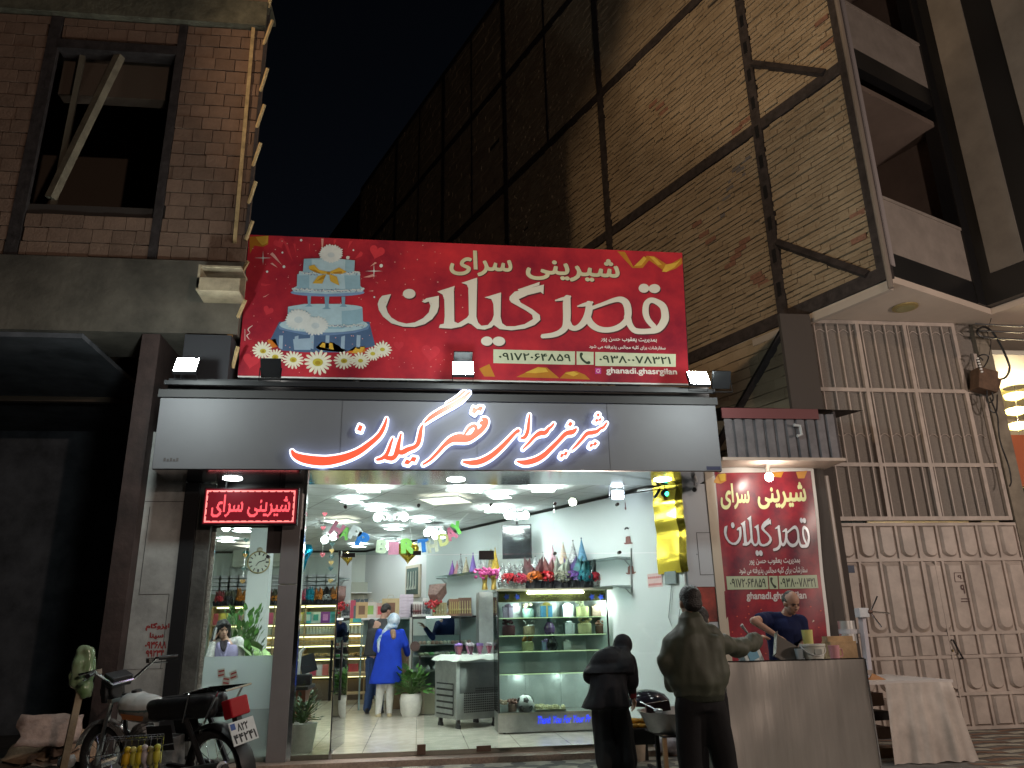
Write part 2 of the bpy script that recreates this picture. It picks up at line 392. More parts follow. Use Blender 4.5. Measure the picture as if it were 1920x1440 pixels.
# ================================================================== the pastry shop's shell
RW = [Vector((3.43, 0, 0)), Vector((.468, 5.67, 0)), Vector((-1.25, 8.8, 0))]; BL = Vector((-6.4, 8.8, 0)); FLX = -2.62
shop = thing('shop_building', 'single storey pastry shop with a glazed front and bright white interior', 'shop', (0, 0, 0))
outline = [(FLX, 0), (3.43, 0), (.468, 5.67), (-1.25, 8.8), (-6.4, 8.8)]
M_floor = brickmat('cream_marble_tile', (.74, .70, .58), (.70, .66, .55), (.40, .36, .29), 'X', 'Y', .62, .62, .006, .1)
_t = M_floor.node_tree; _b = _t.nodes['Principled BSDF']; _b.inputs['Roughness'].default_value = .22
for nd in _t.nodes:
    if nd.type == 'TEX_BRICK': nd.offset = 0
    if nd.type == 'TEX_NOISE': nd.inputs['Scale'].default_value = 2.2; nd.inputs['Distortion'].default_value = 2.5
    if nd.type == 'MIX': nd.inputs[0].default_value = .55
m = MB(); m.flat([outline], (0, 0, FZ), X, Yv, .05); m.obj('floor', M_floor, shop)
m = MB(); m.bx(-2.46, 3.95, -.30, .0, .0, FZ-.003); m.obj('threshold', mat('pink_granite', (.34, .24, .19), .45, noise_=(30, .35)), shop)
sa = R(-23.7)
M_ceil = brickmat('ceiling_tile', (.82, .84, .83), (.80, .82, .81), (.30, .31, .31), 'X', 'Y', .6, .6, .008, .15)
_t = M_ceil.node_tree
for nd in _t.nodes:
    if nd.type == 'TEX_BRICK': nd.offset = 0; _br = nd
mp = _t.nodes.new('ShaderNodeMapping'); mp.inputs['Rotation'].default_value = (0, 0, sa)
lk = _br.inputs['Vector'].links[0]; src = lk.from_socket; _t.links.remove(lk); _t.links.new(src, mp.inputs[0]); _t.links.new(mp.outputs[0], _br.inputs['Vector'])
m = MB(); m.flat([outline], (0, 0, CZ+.05), X, Yv, .05); m.obj('ceiling', M_ceil, shop)
def wallseg(a, b, z0, z1, name, mt, th=.08, par=None):
    a = Vector(a); b = Vector(b); d = (b-a).normalized(); n = Vector((d.y, -d.x, 0))*th
    q = MB(); q.add([(p.x, p.y, z) for z in (z0, z1) for p in (a, b, b+n, a+n)], [(0, 1, 5, 4), (1, 2, 6, 5), (2, 3, 7, 6), (3, 0, 4, 7), (4, 5, 6, 7), (3, 2, 1, 0)])
    return q.obj(name, mt, par or shop)
wallseg(RW[0], RW[1], FZ, CZ, 'right_wall', M_wall); wallseg(RW[1], RW[2], FZ, CZ, 'right_wall', M_wall)
wallseg(RW[2], BL, FZ, CZ, 'back_wall', mat('green_white_wall', (.66, .72, .66), .5, noise_=(.9, .06))); wallseg(BL, (FLX, 0, 0), FZ, CZ, 'side_wall', M_wall)
m = MB(); m.flat([[(-2.9, 0), (3.8, 0), (.8, 5.8), (-1, 9), (-6.6, 9), (-6.6, 8)]], (0, 0, CZ+.06), X, Yv, .7); m.obj('roof', M_conc, shop)
m = MB(); m.bx(3.45, 3.80, -.06, .0, 1.93, 3.27); m.bx(3.81, 3.93, -.07, .0, 0, 3.36, 1); m.bx(3.45, 3.80, -.05, .0, .02, 1.30, 2); m.bx(3.45, 3.80, -.055, .0, 1.50, 1.925, 3)
m.bx(3.45, 3.80, -.05, 0, 1.305, 1.495, 0)
rp = m.obj('cladding_return', [mat('pale_grey_cladding', (.34, .36, .39), .4), mat('beige_strip', (.40, .34, .27), .6), mat('white_panel', (.6, .62, .62), .4), mat('red_print_panel', (.25, .03, .02), .4, noise_=(4, .7))], shop)
m = MB()                                                # thin joint lines of the meter door in the return
for a, b in (((3.62, 2.62), (3.80, 2.62)), ((3.62, 2.08), (3.80, 2.08)), ((3.62, 2.08), (3.62, 2.62))): m.bx(min(a[0], b[0])-.003, max(a[0], b[0])+.003, -.063, -.059, min(a[1], b[1])-.003, max(a[1], b[1])+.003)
m.cyl((3.60, -.06, 2.34), (3.60, -.066, 2.34), .006); m.obj('meter_door_joint', M_black, shop)
m = MB(); m.bx(-1.69, -1.47, -.10, .06, .03, 2.02); m.bx(-1.69, -1.47, -.10, .06, 2.03, 3.262); m.obj('front_column', mat('taupe_cladding', (.20, .18, .18), .35, noise_=(2, .1)), shop, bevel=.004)
m = MB(); m.bx(-1.468, -1.42, -.08, .05, .03, 3.26); m.obj('column_trim', M_chrome, shop)
m = MB(); m.bx(-2.70, -2.535, -.12, .0, 0, 3.25); m.obj('steel_jamb', mat('worn_steel_jamb', (.20, .20, .19), .45, .7, noise_=(4, .5), bump=(14, .3)), shop)
m = MB(); m.bx(-2.87, -2.705, -.16, .0, 0, 3.25); m.obj('black_pilaster', M_black, shop)
m = MB(); m.bx(-2.533, -2.492, -.03, .02, FZ, 2.9); m.obj('crumbled_edge', mat('rough_plaster', (.36, .36, .32), .95, noise_=(20, .5), bump=(40, 1)), shop)
m = MB(); m.bx(-2.53, -1.695, -.04, .03, 2.72, 3.262); m.bx(-1.87, -1.695, -.05, -.041, 2.40, 2.72); m.obj('dark_head_panel', mat('brown_head_panel', (.06, .05, .05), .4), shop)
# glazing
def pane(name, x0, x1, z0, z1, y=0, th=.010, mt=None): q = MB(); q.bx(x0, x1, y-th/2, y+th/2, z0, z1); return q.obj(name, mt or M_glass, shop)
pane('window_pane', -2.49, -1.70, 1.22, 2.72)
film = pane('frosted_pane', -2.49, -1.70, FZ, .628, mt=glassmat('thin_frost_film', (.70, .80, .80), .6, .3, .42))
film = pane('frosted_pane', -2.49, -1.70, .63, 1.216, mt=glassmat('frost_film', (.75, .82, .82), .5, .3, .72))
pane('window_pane', -1.415, -1.0, FZ, 2.36)
for x0, x1 in ((-1.41, .17), (.174, 1.74), (1.744, 3.42)): pane('transom_pane', x0, x1, 2.376, 3.262)
pane('window_pane', .98, 1.92, FZ+.02, 2.366); pane('window_pane', 1.924, 3.42, FZ+.02, 2.366)
pane('glass_door', .09, .972, FZ+.03, 2.366, y=.012)
st = MB()
for px, py in ((415, 1262), (438, 1266), (424, 1277)): p = Yp(px, py, -.008); a = random.uniform(-.5, .5); st.box((p.x, -.009, p.z), (.085, .003, .095), Matrix.Rotation(a, 4, 'Y')); st.box((p.x, -.0115, p.z+.022), (.064, .002, .016), Matrix.Rotation(a, 4, 'Y'), 1); st.box((p.x, -.0115, p.z-.022), (.064, .002, .016), Matrix.Rotation(a, 4, 'Y'), 1)
st.obj('paper_sticker', [paint((.45, .45, .4)), paint((.35, .05, .05))], shop)
# patch fittings and standoffs that carry the glass
def patch(px, py, w_, h_, mt): p = Yp(px, py, 0); q = MB(); q.box((p.x, 0, p.z), (w_, .05, h_)); return q.obj('patch_fitting', mt, shop, bevel=.003)
for px, py, w_, h_ in ((782, 1037, .10, .05), (912, 1041, .19, .11), (654, 1041, .16, .05)): patch(px, py, w_, h_, M_black)
M_bronze = mat('bronze_fitting', (.13, .08, .06), .4, .6)
for px, py, w_, h_ in ((790, 1405, .10, .11), (907, 1403, .17, .06)): patch(px, py, w_, h_, M_bronze)
for px, py in ((648, 951), (785, 948), (920, 947), (1040, 945), (1157, 946), (1161, 1036), (1040, 1038), (503, 1044)):
    p = Yp(px, py, 0); q = MB(); q.cyl((p.x, -.04, p.z), (p.x, .03, p.z), .021, n=14); q.obj('glass_standoff', M_black, shop)
# open door leaf
lf = MB(); lf.box((0, .45, 1.21), (.010, .90, 2.30)); 
door = bpy.data.objects.new('open_door', None); C.objects.link(door); door.parent = shop; door.location = (-.985, .0, FZ); door.rotation_euler = (0, 0, R(-5))
d1 = lf.obj('door_leaf', glassmat('door_glass', (.80, .90, .86), 2.2), door)
q = MB(); q.box((0, -.004, 1.21), (.014, .012, 2.30)); q.obj('door_edge', M_black, door)
q = MB()
for sx in (-1, 1): q.tube([(sx*.012, .10, .95), (sx*.06, .10, .95), (sx*.06, .10, 1.02)], .009); q.tube([(sx*.06, .10, .62), (sx*.06, .10, 1.30)], .016, n=8); q.tube([(sx*.012, .10, .72), (sx*.06, .10, .72)], .009); q.tube([(sx*.012, .10, 1.2), (sx*.06, .10, 1.2)], .009)
q.obj('door_handle', mat('black_handle', (.02, .018, .02), .35), door)
q = MB(); q.box((0, .05, .04), (.03, .12, .09)); q.box((0, .05, 2.33), (.03, .12, .06)); q.obj('pivot_fitting', M_steel, door)
# ================================================================== the sign over the shop front
sign = thing('shop_sign', 'long grey fascia sign with glowing red and white Persian channel letters', 'sign', (.33, -.9, 3.265))
m = MB(); m.bx(-3.05, 3.72, -.90, -.02, 3.272, 4.12); m.obj('fascia_panel', M_acm, sign, world=True, bevel=.006)
m = MB(); m.bx(-3.07, 3.74, -.935, -.02, 4.122, 4.215); m.obj('top_cap', mat('dark_cap', (.03, .029, .03), .7), sign, world=True)
m = MB(); m.bx(-3.02, 3.70, -.78, -.72, 4.217, 4.40); m.bx(-3.0, 3.70, -.99, -.95, 4.26, 4.31); m.obj('lamp_rail', M_black, sign, world=True)
m = MB(); m.bx(-3.04, 3.71, -.895, -.01, 3.262, 3.2715); m.obj('soffit', M_soff, sign, world=True)
m = MB(); m.bx(3.52, 3.70, -.905, -.9005, 3.285, 3.33); m.obj('maker_plate', paint((.01, .015, .05)), sign, world=True)
m = MB()
for k in range(5): m.bx(-2.93+k*.035, -2.905+k*.035, -.9035, -.9005, 3.36, 3.40-(k % 2)*.012)
m.obj('maker_mark', paint((.07, .06, .06)), sign, world=True)
m = MB()
for x in (-.95, .67, 2.3): m.bx(x-.0025, x+.0025, -.9028, -.9002, 3.275, 4.12)
m.obj('panel_joint', paint((.06, .06, .065)), sign, world=True)
A_ = [  # red faces of the sign's lettering, pen strokes read off the photograph: (x, y, width)
 [(85,605,20),(110,640,45),(180,670,66),(300,690,76),(420,690,72),(560,660,60),(680,610,50),(780,540,40),(860,470,34),(900,410,30),(925,350,20),(935,310,8)],
 [(850,680,16),(890,670,24),(930,640,28),(955,590,26),(975,530,18),(992,488,8)], [(930,662,30),(980,668,38),(1010,650,35),(1025,620,40),(1035,580,36),(1048,520,26),(1065,450,10)],
 [(1035,606,34),(1075,614,40),(1130,587,38),(1190,565,30),(1220,530,34),(1235,470,34),(1245,410,26),(1258,370,8)],
 [(1280,345,10),(1340,295,30),(1430,240,34),(1540,180,34),(1620,130,28),(1680,75,10)], [(1480,175,8),(1560,130,16),(1620,80,14),(1640,60,8)],
 [(1265,722,10),(1330,680,18),(1400,610,24),(1460,545,30),(1520,500,48),(1590,485,70),(1660,490,56),(1720,465,44),(1790,410,40),(1825,360,40),(1828,325,36),(1805,312,22)],
 [(1830,365,30),(1800,350,36),(1785,350,26)], [(1640,450,12),(1680,395,22),(1725,375,26),(1742,400,24),(1722,440,20),(1690,480,24)]]
Ap = [[(690,365),(722,380),(705,425),(668,415)], [(1090,715),(1115,675),(1145,690),(1165,655),(1210,660),(1190,700),(1160,695),(1130,725)], [(1700,250),(1715,205),(1745,220),(1770,200),(1805,205),(1785,245),(1755,235),(1730,270)]]
B_ = [[(430,605,14),(500,612,38),(580,600,44),(670,555,42),(750,490,36),(830,410,30),(890,345,24),(920,325,28)], [(945,390,10),(980,380,26),(1005,330,26),(1015,250,20),(1022,180,8)],
 [(965,485,8),(1020,430,18),(1070,375,24),(1120,345,38),(1165,340,34),(1200,300,20),(1215,292,18),(1240,262,12)], [(915,600,12),(980,610,40),(1070,590,44),(1150,545,40),(1220,480,34),(1290,410,30),(1350,350,34),(1410,335,38),(1440,310,16)],
 [(1410,490,8),(1450,450,18),(1495,400,22),(1540,350,30),(1590,340,32),(1630,330,26),(1660,305,18),(1690,290,18),(1715,255,10)]]
Bp = [[(1385,240),(1412,255),(1395,285),(1365,275)], [(1295,555),(1310,525),(1330,535),(1345,510),(1370,520),(1350,550),(1330,545),(1312,570)], oval(1640,182,13,16,8), [(1608,238),(1625,215),(1642,224),(1658,208),(1674,216),(1660,238),(1644,232),(1628,246)], [(1560,465),(1575,435),(1595,445),(1610,420),(1635,435),(1615,460),(1595,455),(1575,475)]]
def grow(p, r_):
    o = []; p = ccw(p)
    for i in range(len(p)): o += stroke([(*p[i], 0), (*p[(i+1) % len(p)], 0)], 2*r_, 1)
    return [p]+o
def toplane(polys, ox, oy, s, yy): return [[(lambda v: (v.x, v.z))(Yp(ox+q[0]/s, oy+q[1]/s, yy)) for q in p] for p in polys]
M_lw = mat('letter_white', (.85, .85, .9), .4, emit=(.80, .84, 1), es=1.0); M_lr = mat('letter_red', (.8, .1, .05), .4, emit=(1, .055, .022), es=.8)
M_ls = mat('letter_side', (.55, .58, .65), .4, emit=(.50, .60, 1), es=3.2)
for st_, pl_, ox, oy in ((A_, Ap, 530, 720), (B_, Bp, 780, 740)):
    red = [toplane(stroke(s, 7), ox, oy, 4.8, -.975) for s in st_]+[toplane([p], ox, oy, 4.8, -.975) for p in pl_]
    wht = [toplane(stroke(s, 36), ox, oy, 4.8, -.97) for s in st_]+[toplane(grow(p, 19), ox, oy, 4.8, -.97) for p in pl_]
    allw = [p for q_ in wht for p in q_]; allr = [p for q_ in red for p in q_]
    L_ = MB(); L_.flat(allw, (0, -.915, 0), X, Zv, .052); o = L_.obj('letter_body', [M_ls], sign, world=True)
    L_ = MB(); L_.flat(allw, (0, -.9675, 0), X, Zv, .002); o = L_.obj('letter_border', [M_lw], sign, world=True)
    L_ = MB(); L_.flat(allr, (0, -.9705, 0), X, Zv, .003); o2 = L_.obj('letter_face', M_lr, sign, world=True)
for px, py in ((436, 898), (855, 900), (1242, 900)):
    p = Zp(px, py, 3.255); q = MB(); q.lathe([(.0001, 0), (.11, 0), (.115, .004), (.115, .008)], (p.x, p.y, 3.25)); q.obj('downlight', mat('downlight_lens', (.9, .9, .9), .3, emit=(.9, 1, .97), es=9), sign, world=True)
# LED ticker under the sign's left end
led = thing('led_sign', 'red LED ticker board with Persian dot letters hung left of the column', 'sign', (-1.98, -.30, 2.68))
A0 = Yp(388, 922, -.3); A1 = Yp(556, 916, -.3); A2 = Yp(388, 984, -.3); A3 = Yp(556, 975, -.3)
lx0, lx1 = A0.x, A1.x; lz0, lz1 = (A2.z+A3.z)/2, (A0.z+A1.z)/2
m = MB(); m.bx(lx0-.03, lx1+.03, -.30, -.22, lz0-.03, lz1+.03); m.obj('case', M_black, led, world=True)
m = MB(); m.bx(lx0-.015, lx1+.015, -.3035, -.301, lz0-.015, lz1+.015); m.obj('screen', mat('led_ground', (.05, .01, .015), .35, emit=(.16, .006, .012), es=.6), led, world=True)
M_led = mat('led_red', (.5, .05, .05), .4, emit=(1, .10, .12), es=1.1); M_led2 = mat('led_bright', (.6, .2, .2), .4, emit=(1, .24, .22), es=1.3)
tx = fit(textpolys('شیرینی سرای', .02, True), lx0+.07, lz0+.06, lx1-.06, lz1-.06)
V2, T2 = fill([p.tolist() for p in tx]); V2 = np.array(V2); T2 = np.array(T2)
def inside(x, y):
    a = V2[T2]; d = lambda p, q: (q[:, 0]-p[:, 0])*(y-p[:, 1])-(x-p[:, 0])*(q[:, 1]-p[:, 1])
    return bool(((d(a[:, 0], a[:, 1]) >= 0) & (d(a[:, 1], a[:, 2]) >= 0) & (d(a[:, 2], a[:, 0]) >= 0)).any())
m = MB(); pit = .0105; nx = int((lx1-lx0)/pit); nz = int((lz1-lz0)/pit)
for i in range(nx):
    for j in range(nz):
        x = lx0+(i+.5)*pit; z = lz0+(j+.5)*pit; edge = min(i, j, nx-1-i, nz-1-j)
        if edge in (0, 1) and ((i+j)//2 % 4 or edge == 0): m.bx(x-.0042, x+.0042, -.3065, -.304, z-.0042, z+.0042, 1)
        elif inside(x, z): m.bx(x-.0045, x+.0045, -.3065, -.304, z-.0045, z+.0045)
m.obj('led_dots', [M_led, M_led2], led, world=True)
m = MB(); m.bx(lx0+.2, lx0+.22, -.27, -.25, lz1, 3.26); m.bx(lx1-.22, lx1-.2, -.27, -.25, lz1, 3.26); m.obj('hanger', M_black, led, world=True)
# ================================================================== billboard on the roof
BY = -.25
def Bz(pts, ox, oy, s): return toplane([pts], ox, oy, s, BY)[0]
tl, tr, bl, br_ = Yp(467, 440, BY), Yp(1279, 474, BY), Yp(446, 704, BY), Yp(1292, 719, BY)
bb = thing('billboard', 'big red billboard above the sign with a tiered cake picture and Persian shop name', 'billboard', ((bl.x+br_.x)/2, BY, bl.z))
M_bbred = mat('billboard_print', (.40, .022, .03), .5, noise_=(.75, .75), col2=(.14, .006, .022), spec=.25)
m = MB(); m.add([(bl.x, BY, bl.z), (br_.x, BY, br_.z), (tr.x, BY, tr.z), (tl.x, BY, tl.z)]+[(p.x, BY+.03, p.z) for p in (bl, br_, tr, tl)], [(0, 1, 2, 3), (7, 6, 5, 4), (0, 4, 5, 1), (1, 5, 6, 2), (2, 6, 7, 3), (3, 7, 4, 0)])
m.obj('canvas', M_bbred, bb, world=True)
m = MB()
for a, b in ((bl, br_), (tl, tr), (bl, tl), (br_, tr)): m.tube([(a.x, BY+.05, a.z), (b.x, BY+.05, b.z)], .025, 4)
for k in range(1, 4): x = bl.x+(br_.x-bl.x)*k/4; m.tube([(x, BY+.08, 4.0), (x, BY+.08, tl.z-.1)], .03, 4); m.tube([(x, BY+.08, tl.z-.4), (x, BY+1.2, 4.0)], .025, 4)
m.tube([(bl.x, BY+.01, bl.z-.008), (br_.x, BY+.01, br_.z-.008)], .014, 4, 1)
m.obj('frame', [M_black, mat('white_hem', (.6, .6, .58), .6)], bb, world=True)
rng = random.Random(3)
def art(name, layers, M=None, par=bb):                       # layers: (colour, polygons in billboard plane metres); each lies 1 mm above the last
    m = MB(); mats = []; off = .002
    for col, polys in layers:
        pm = col if not isinstance(col, tuple) else mat('print_ink', col, .5, noise_=(9, .10), spec=.25)
        mats.append(pm); m.flat(polys, (0, BY, 0), X, Zv, 0, off, len(mats)-1); off += .0012
    return m.obj(name, mats, par, world=True)
def cz_(pts): return ccw(Bz(pts, 430, 430, 4.267))
def ell_(x, y, rx, ry=None, n=22, rot=0): return cz_(oval(x, y, rx, ry, n, rot))
def daisy(x, y, r_, n=18, sq=.8, rot=0, jit=.12):
    out = []
    for k in range(n):
        a = 2*math.pi*k/n+rot; L = r_*(1-jit*rng.random()); c, s = math.cos(a), math.sin(a)
        out.append(cz_([(x+c*L*t+(-s)*wd*r_, y+sq*(s*L*t+c*wd*r_)) for t, wd in ((.1, -.03), (.55, -.1), (.88, -.09), (1, 0), (.88, .09), (.55, .1), (.1, .03))]))
    return out+[ell_(x, y, r_*.42, r_*.42*sq)]
def heart(x, y, r_, rot=0):
    out = []
    for k in range(26):
        t = 2*math.pi*k/26; px = 16*math.sin(t)**3; py = -(13*math.cos(t)-5*math.cos(2*t)-2*math.cos(3*t)-math.cos(4*t))
        out.append((x+r_*(px*math.cos(rot)-py*math.sin(rot))/16, y+r_*(px*math.sin(rot)+py*math.cos(rot))/16))
    return out
BLUE, LBL, DBL, WH, GOLD, DGOLD, HRED, PINK = (.27, .42, .50), (.40, .54, .60), (.07, .12, .22), (.62, .64, .62), (.60, .36, .05), (.40, .20, .02), (.52, .035, .05), (.62, .30, .26)
art('confetti_print', [
 (HRED, [cz_(heart(1180, 180, 62, .3)), cz_(heart(310, 650, 42, .4)), cz_(heart(1355, 930, 42)), cz_(heart(1610, 985, 74, .1)), cz_(heart(400, 110, 46, -.4)), cz_(heart(175, 1050, 68, .2)), cz_([(250, 432), (335, 440), (290, 455), (255, 450)]), cz_([(430, 90), (460, 100), (510, 260), (470, 190)]), cz_([(510, 112), (530, 115), (535, 205)]), cz_([(835, 80), (858, 80), (835, 150)]), cz_([(1000, 240), (1050, 175), (1070, 190), (1060, 215)]), cz_([(960, 95), (990, 92), (945, 160)]), cz_([(635, 115), (648, 115), (642, 180)])]),
 (PINK, [cz_([(325, 200), (345, 185), (365, 205), (420, 285)]), cz_([(735, 75), (755, 75), (748, 160), (740, 160)]), cz_([(328, 275), (345, 268), (390, 310)]), cz_([(1070, 385), (1150, 358), (1165, 375), (1120, 385)]), cz_([(1125, 300), (1165, 262), (1182, 270)]), cz_([(265, 545), (322, 515), (290, 540)]), cz_([(1110, 495), (1152, 488), (1150, 498)])]+[ell_(rng.uniform(150, 1900), rng.uniform(90, 1150), rng.uniform(2, 5)) for _ in range(150)]),
 (WH, [ell_(575, 88, 10), ell_(425, 187, 8), ell_(437, 300, 11), ell_(303, 340, 9), ell_(1215, 292, 14), ell_(948, 228, 14), ell_(993, 168, 7), ell_(1160, 543, 7)]+[cz_(oval(cx_, cy_, 9, 9)) for cx_, cy_ in ((270, 230), (1157, 335))]+[cz_([(cx_-70, cy_), (cx_, cy_-4), (cx_+70, cy_), (cx_, cy_+4)]) for cx_, cy_ in ((270, 230), (1157, 335))]+[cz_([(cx_-4, cy_), (cx_, cy_-60), (cx_+4, cy_), (cx_, cy_+60)]) for cx_, cy_ in ((270, 230), (1157, 335))])])
scal = lambda x0, x1, y, a, n: [(x0+(x1-x0)*k/n, y+(a if k % 2 else -a)) for k in range(n+1)]
pearls = lambda x0, x1, y, n, sag: [ell_(x0+(x1-x0)*(k+.5)/n, y+sag*(1-((k+.5)/n*2-1)**2)+rng.uniform(-8, 8), rng.uniform(6, 11), rng.uniform(5, 9), 8) for k in range(n)]
art('cake_print', [
 (DBL, [cz_([(330, 880), (400, 740), (1120, 740), (1168, 935), (900, 985), (600, 985), (420, 970)])]),
 ((.30, .40, .50), [cz_([(400+k*62, 850+10*math.sin(k)), (430+k*62, 850), (425+k*62, 960), (395+k*62, 950)]) for k in range(0, 12, 2)]+[cz_([(510, 880), (660, 870), (650, 965), (520, 965)])]),
 ((.14, .22, .36), [cz_([(390, 775), (400, 800), (600, 845), (800, 850), (1000, 830), (1110, 800), (1125, 765), (1060, 730), (450, 730)])]),
 (LBL, [ell_(755, 765, 355, 62)]),
 (BLUE, [cz_([(470, 620), (600, 598), (900, 598), (1065, 630), (1070, 740), (900, 800), (600, 795), (465, 740)])]), (LBL, [ell_(768, 628, 298, 30), cz_([(620, 650), (900, 655), (900, 780), (640, 780)])]),
 ((.20, .34, .44), [cz_([(625, 535), (655, 535), (650, 605), (668, 620), (605, 620), (630, 605)]), cz_([(762, 540), (800, 540), (795, 625), (815, 640), (740, 640), (768, 625)]), cz_([(898, 540), (928, 540), (925, 605), (945, 622), (880, 622), (900, 605)])]),
 ((.20, .30, .48), [ell_(787, 508, 297, 32)]), (LBL, [cz_([(500, 480), (545, 455), (1045, 455), (1082, 480), (1060, 505), (780, 520), (520, 505)])]),
 (BLUE, [cz_([(545, 362), (1045, 362), (1050, 480), (800, 492), (540, 478)])]), (LBL, [cz_([(640, 370), (920, 370), (930, 480), (640, 482)]), cz_([(560, 340), (1040, 340), (1050, 372), (555, 372)])]),
 (BLUE, [cz_([(598, 240), (800, 232), (1005, 252), (1000, 350), (590, 345)])]), (LBL, [cz_([(660, 245), (930, 245), (925, 340), (660, 338)])]),
 (WH, pearls(500, 1080, 478, 40, 18)+pearls(560, 1045, 350, 32, 8)+pearls(560, 1100, 765, 34, 12)+daisy(815, 200, 108, 26, .75)+daisy(555, 725, 120, 24, .75)+daisy(690, 775, 115, 24, .72)),
 ((.16, .18, .28), [ell_(rng.uniform(510, 1070), 488+rng.uniform(-8, 18), 5, 4, 6) for _ in range(34)]+[ell_(rng.uniform(570, 1040), 362+rng.uniform(-12, 8), 5, 4, 6) for _ in range(26)]+[ell_(rng.uniform(800, 1080), 780+rng.uniform(-8, 8), 6, 3, 6) for _ in range(20)]),
 ((.50, .56, .58), [ell_(815, 210, 28, 20), ell_(555, 728, 34, 26), ell_(690, 775, 32, 24)]),
 (GOLD, [cz_([(638, 300), (680, 288), (720, 330), (790, 345), (790, 362), (740, 362), (690, 350), (640, 325)]), cz_([(805, 345), (880, 310), (940, 345), (905, 362), (820, 362)]), cz_([(775, 365), (745, 440), (668, 438), (710, 380)]), cz_([(800, 362), (862, 385), (882, 455), (835, 435), (810, 420)])]),
 (DGOLD, [cz_([(640, 325), (690, 350), (740, 362), (690, 330)]), cz_([(775, 370), (760, 400), (700, 420), (740, 385)]), cz_([(830, 350), (900, 340), (905, 360), (840, 362)]), ell_(795, 357, 16, 12)])])
art('flower_print', [
 ((.55, .16, .02), [cz_([(300, 890), (370, 875), (390, 940), (340, 950)]), cz_([(690, 945), (740, 900), (830, 905), (940, 970), (900, 985), (720, 965)]), cz_([(940, 985), (1000, 940), (1085, 935), (1090, 975), (1050, 1000)])]),
 (GOLD, [cz_([(720, 940), (745, 908), (825, 910), (835, 965)]), cz_([(980, 990), (1010, 945), (1085, 940), (1060, 985)])]),
 ((.72, .70, .56), sum([daisy(x, y, r_, 16, .85, rot) for x, y, r_, rot in ((265, 970, 92, 0), (368, 1020, 80, .2), (1225, 962, 84, .1), (1148, 998, 72, .3), (1050, 1050, 84, .15), (918, 1050, 92, .4), (512, 1045, 92, .1), (710, 1065, 125, .25))], [])),
 ((.50, .42, .05), [ell_(x, y, r_, r_*.75) for x, y, r_ in ((270, 975, 25), (368, 1022, 26), (1225, 962, 20), (1148, 996, 20), (1050, 1052, 20), (918, 1053, 26), (512, 1045, 28), (708, 1065, 42))]),
 ((.34, .24, .02), [ell_(x, y, r_, r_*.75) for x, y, r_ in ((270, 978, 13), (368, 1026, 13), (918, 1056, 14), (512, 1048, 15), (708, 1070, 22))])])
dz = lambda pts: ccw(Bz(pts, 860, 440, 4.174))
art('ribbon_print', [
 ((.42, .17, .02), [cz_([(160, 60), (315, 50), (310, 120), (270, 140), (200, 130), (165, 195)]), dz([(1240, 130), (1300, 135), (1370, 255), (1430, 230), (1470, 165), (1530, 170), (1640, 240), (1745, 180), (1750, 225), (1700, 265), (1620, 295), (1560, 250), (1490, 200), (1440, 260), (1360, 262)]), dz([(450, 1115), (620, 1035), (690, 1040), (790, 1125)]), dz([(790, 1125), (840, 1075), (920, 1068), (985, 1095), (1030, 1135)]), dz([(160, 1050), (240, 1012), (285, 1112), (200, 1110)])]),
 (GOLD, [cz_([(210, 62), (312, 54), (305, 110), (265, 130), (235, 100)]), dz([(1370, 250), (1450, 170), (1470, 190), (1430, 240)]), dz([(1490, 170), (1530, 175), (1590, 235), (1560, 240)]), dz([(1590, 290), (1620, 235), (1700, 220), (1740, 195), (1690, 255), (1625, 293)]), dz([(520, 1080), (620, 1038), (680, 1045), (700, 1075), (600, 1085)]), dz([(830, 1085), (900, 1070), (940, 1090), (900, 1110)])])])
def hb(pts): return [Bz([tuple(q) for q in p], 690, 500, 3.2) for p in pts]
NAME_ = [[(85,175),(138,165),(122,205),(108,240),(118,275),(140,305),(180,330),(230,342),(280,335),(330,310),(365,275),(375,235),(365,210),(340,217),(322,210),(350,190),(425,175),(425,240),(415,275),(385,315),(340,345),(280,362),(210,360),(140,340),(90,300),(65,260),(58,225),(68,195)], oval(247,163,38,29),
 [(415,150),(520,116),(515,140),(518,330),(540,340),(565,325),(595,305),(605,290),(602,130),(592,108),(560,98),(655,66),(650,300),(660,335),(680,355),(720,350),(745,320),(755,290),(752,225),(740,195),(698,185),(798,155),(795,300),(805,340),(830,358),(880,358),(940,345),(990,315),(985,290),(950,265),(860,215),(848,200),(850,180),(880,150),(1055,108),(1052,165),(1035,152),(960,170),(905,195),(915,215),(985,255),(1030,290),(1034,320),(1000,350),(940,372),(860,382),(790,375),(755,350),(740,365),(700,378),(655,374),(620,345),(600,338),(560,360),(500,372),(425,368),(432,348),(455,343),(460,300),(458,200),(448,168)],
 [(898,137),(1030,92),(1027,112),(908,147)], oval(713,447,35,28), oval(785,448,38,28), oval(1655,130,32,27), oval(1718,132,35,27)]
NSTR = [[(1048,418,26),(1110,410,30),(1155,392,34),(1185,360,40),(1193,300,46),(1192,220,46),(1195,190,40)], [(1125,203,8),(1170,193,20),(1212,180,14)], [(1193,330,44),(1215,362,34),(1245,370,30),(1280,350,36),(1310,310,44),(1325,260,44),(1325,225,40)], [(1258,238,8),(1300,228,22),(1345,215,14)],
 [(1325,255,22),(1400,228,22),(1480,200,28),(1525,200,38),(1553,230,44),(1560,290,42),(1545,330,36),(1500,365,34),(1440,380,32),(1380,372,36),(1335,340,40),(1318,300,36)],
 [(1556,300,42),(1572,350,36),(1605,385,34),(1680,388,32),(1740,375,40),(1775,330,48),(1782,290,46),(1770,240,42),(1730,210,34),(1695,202,32),(1670,225,36),(1665,275,38),(1680,320,34),(1715,360,32)]]
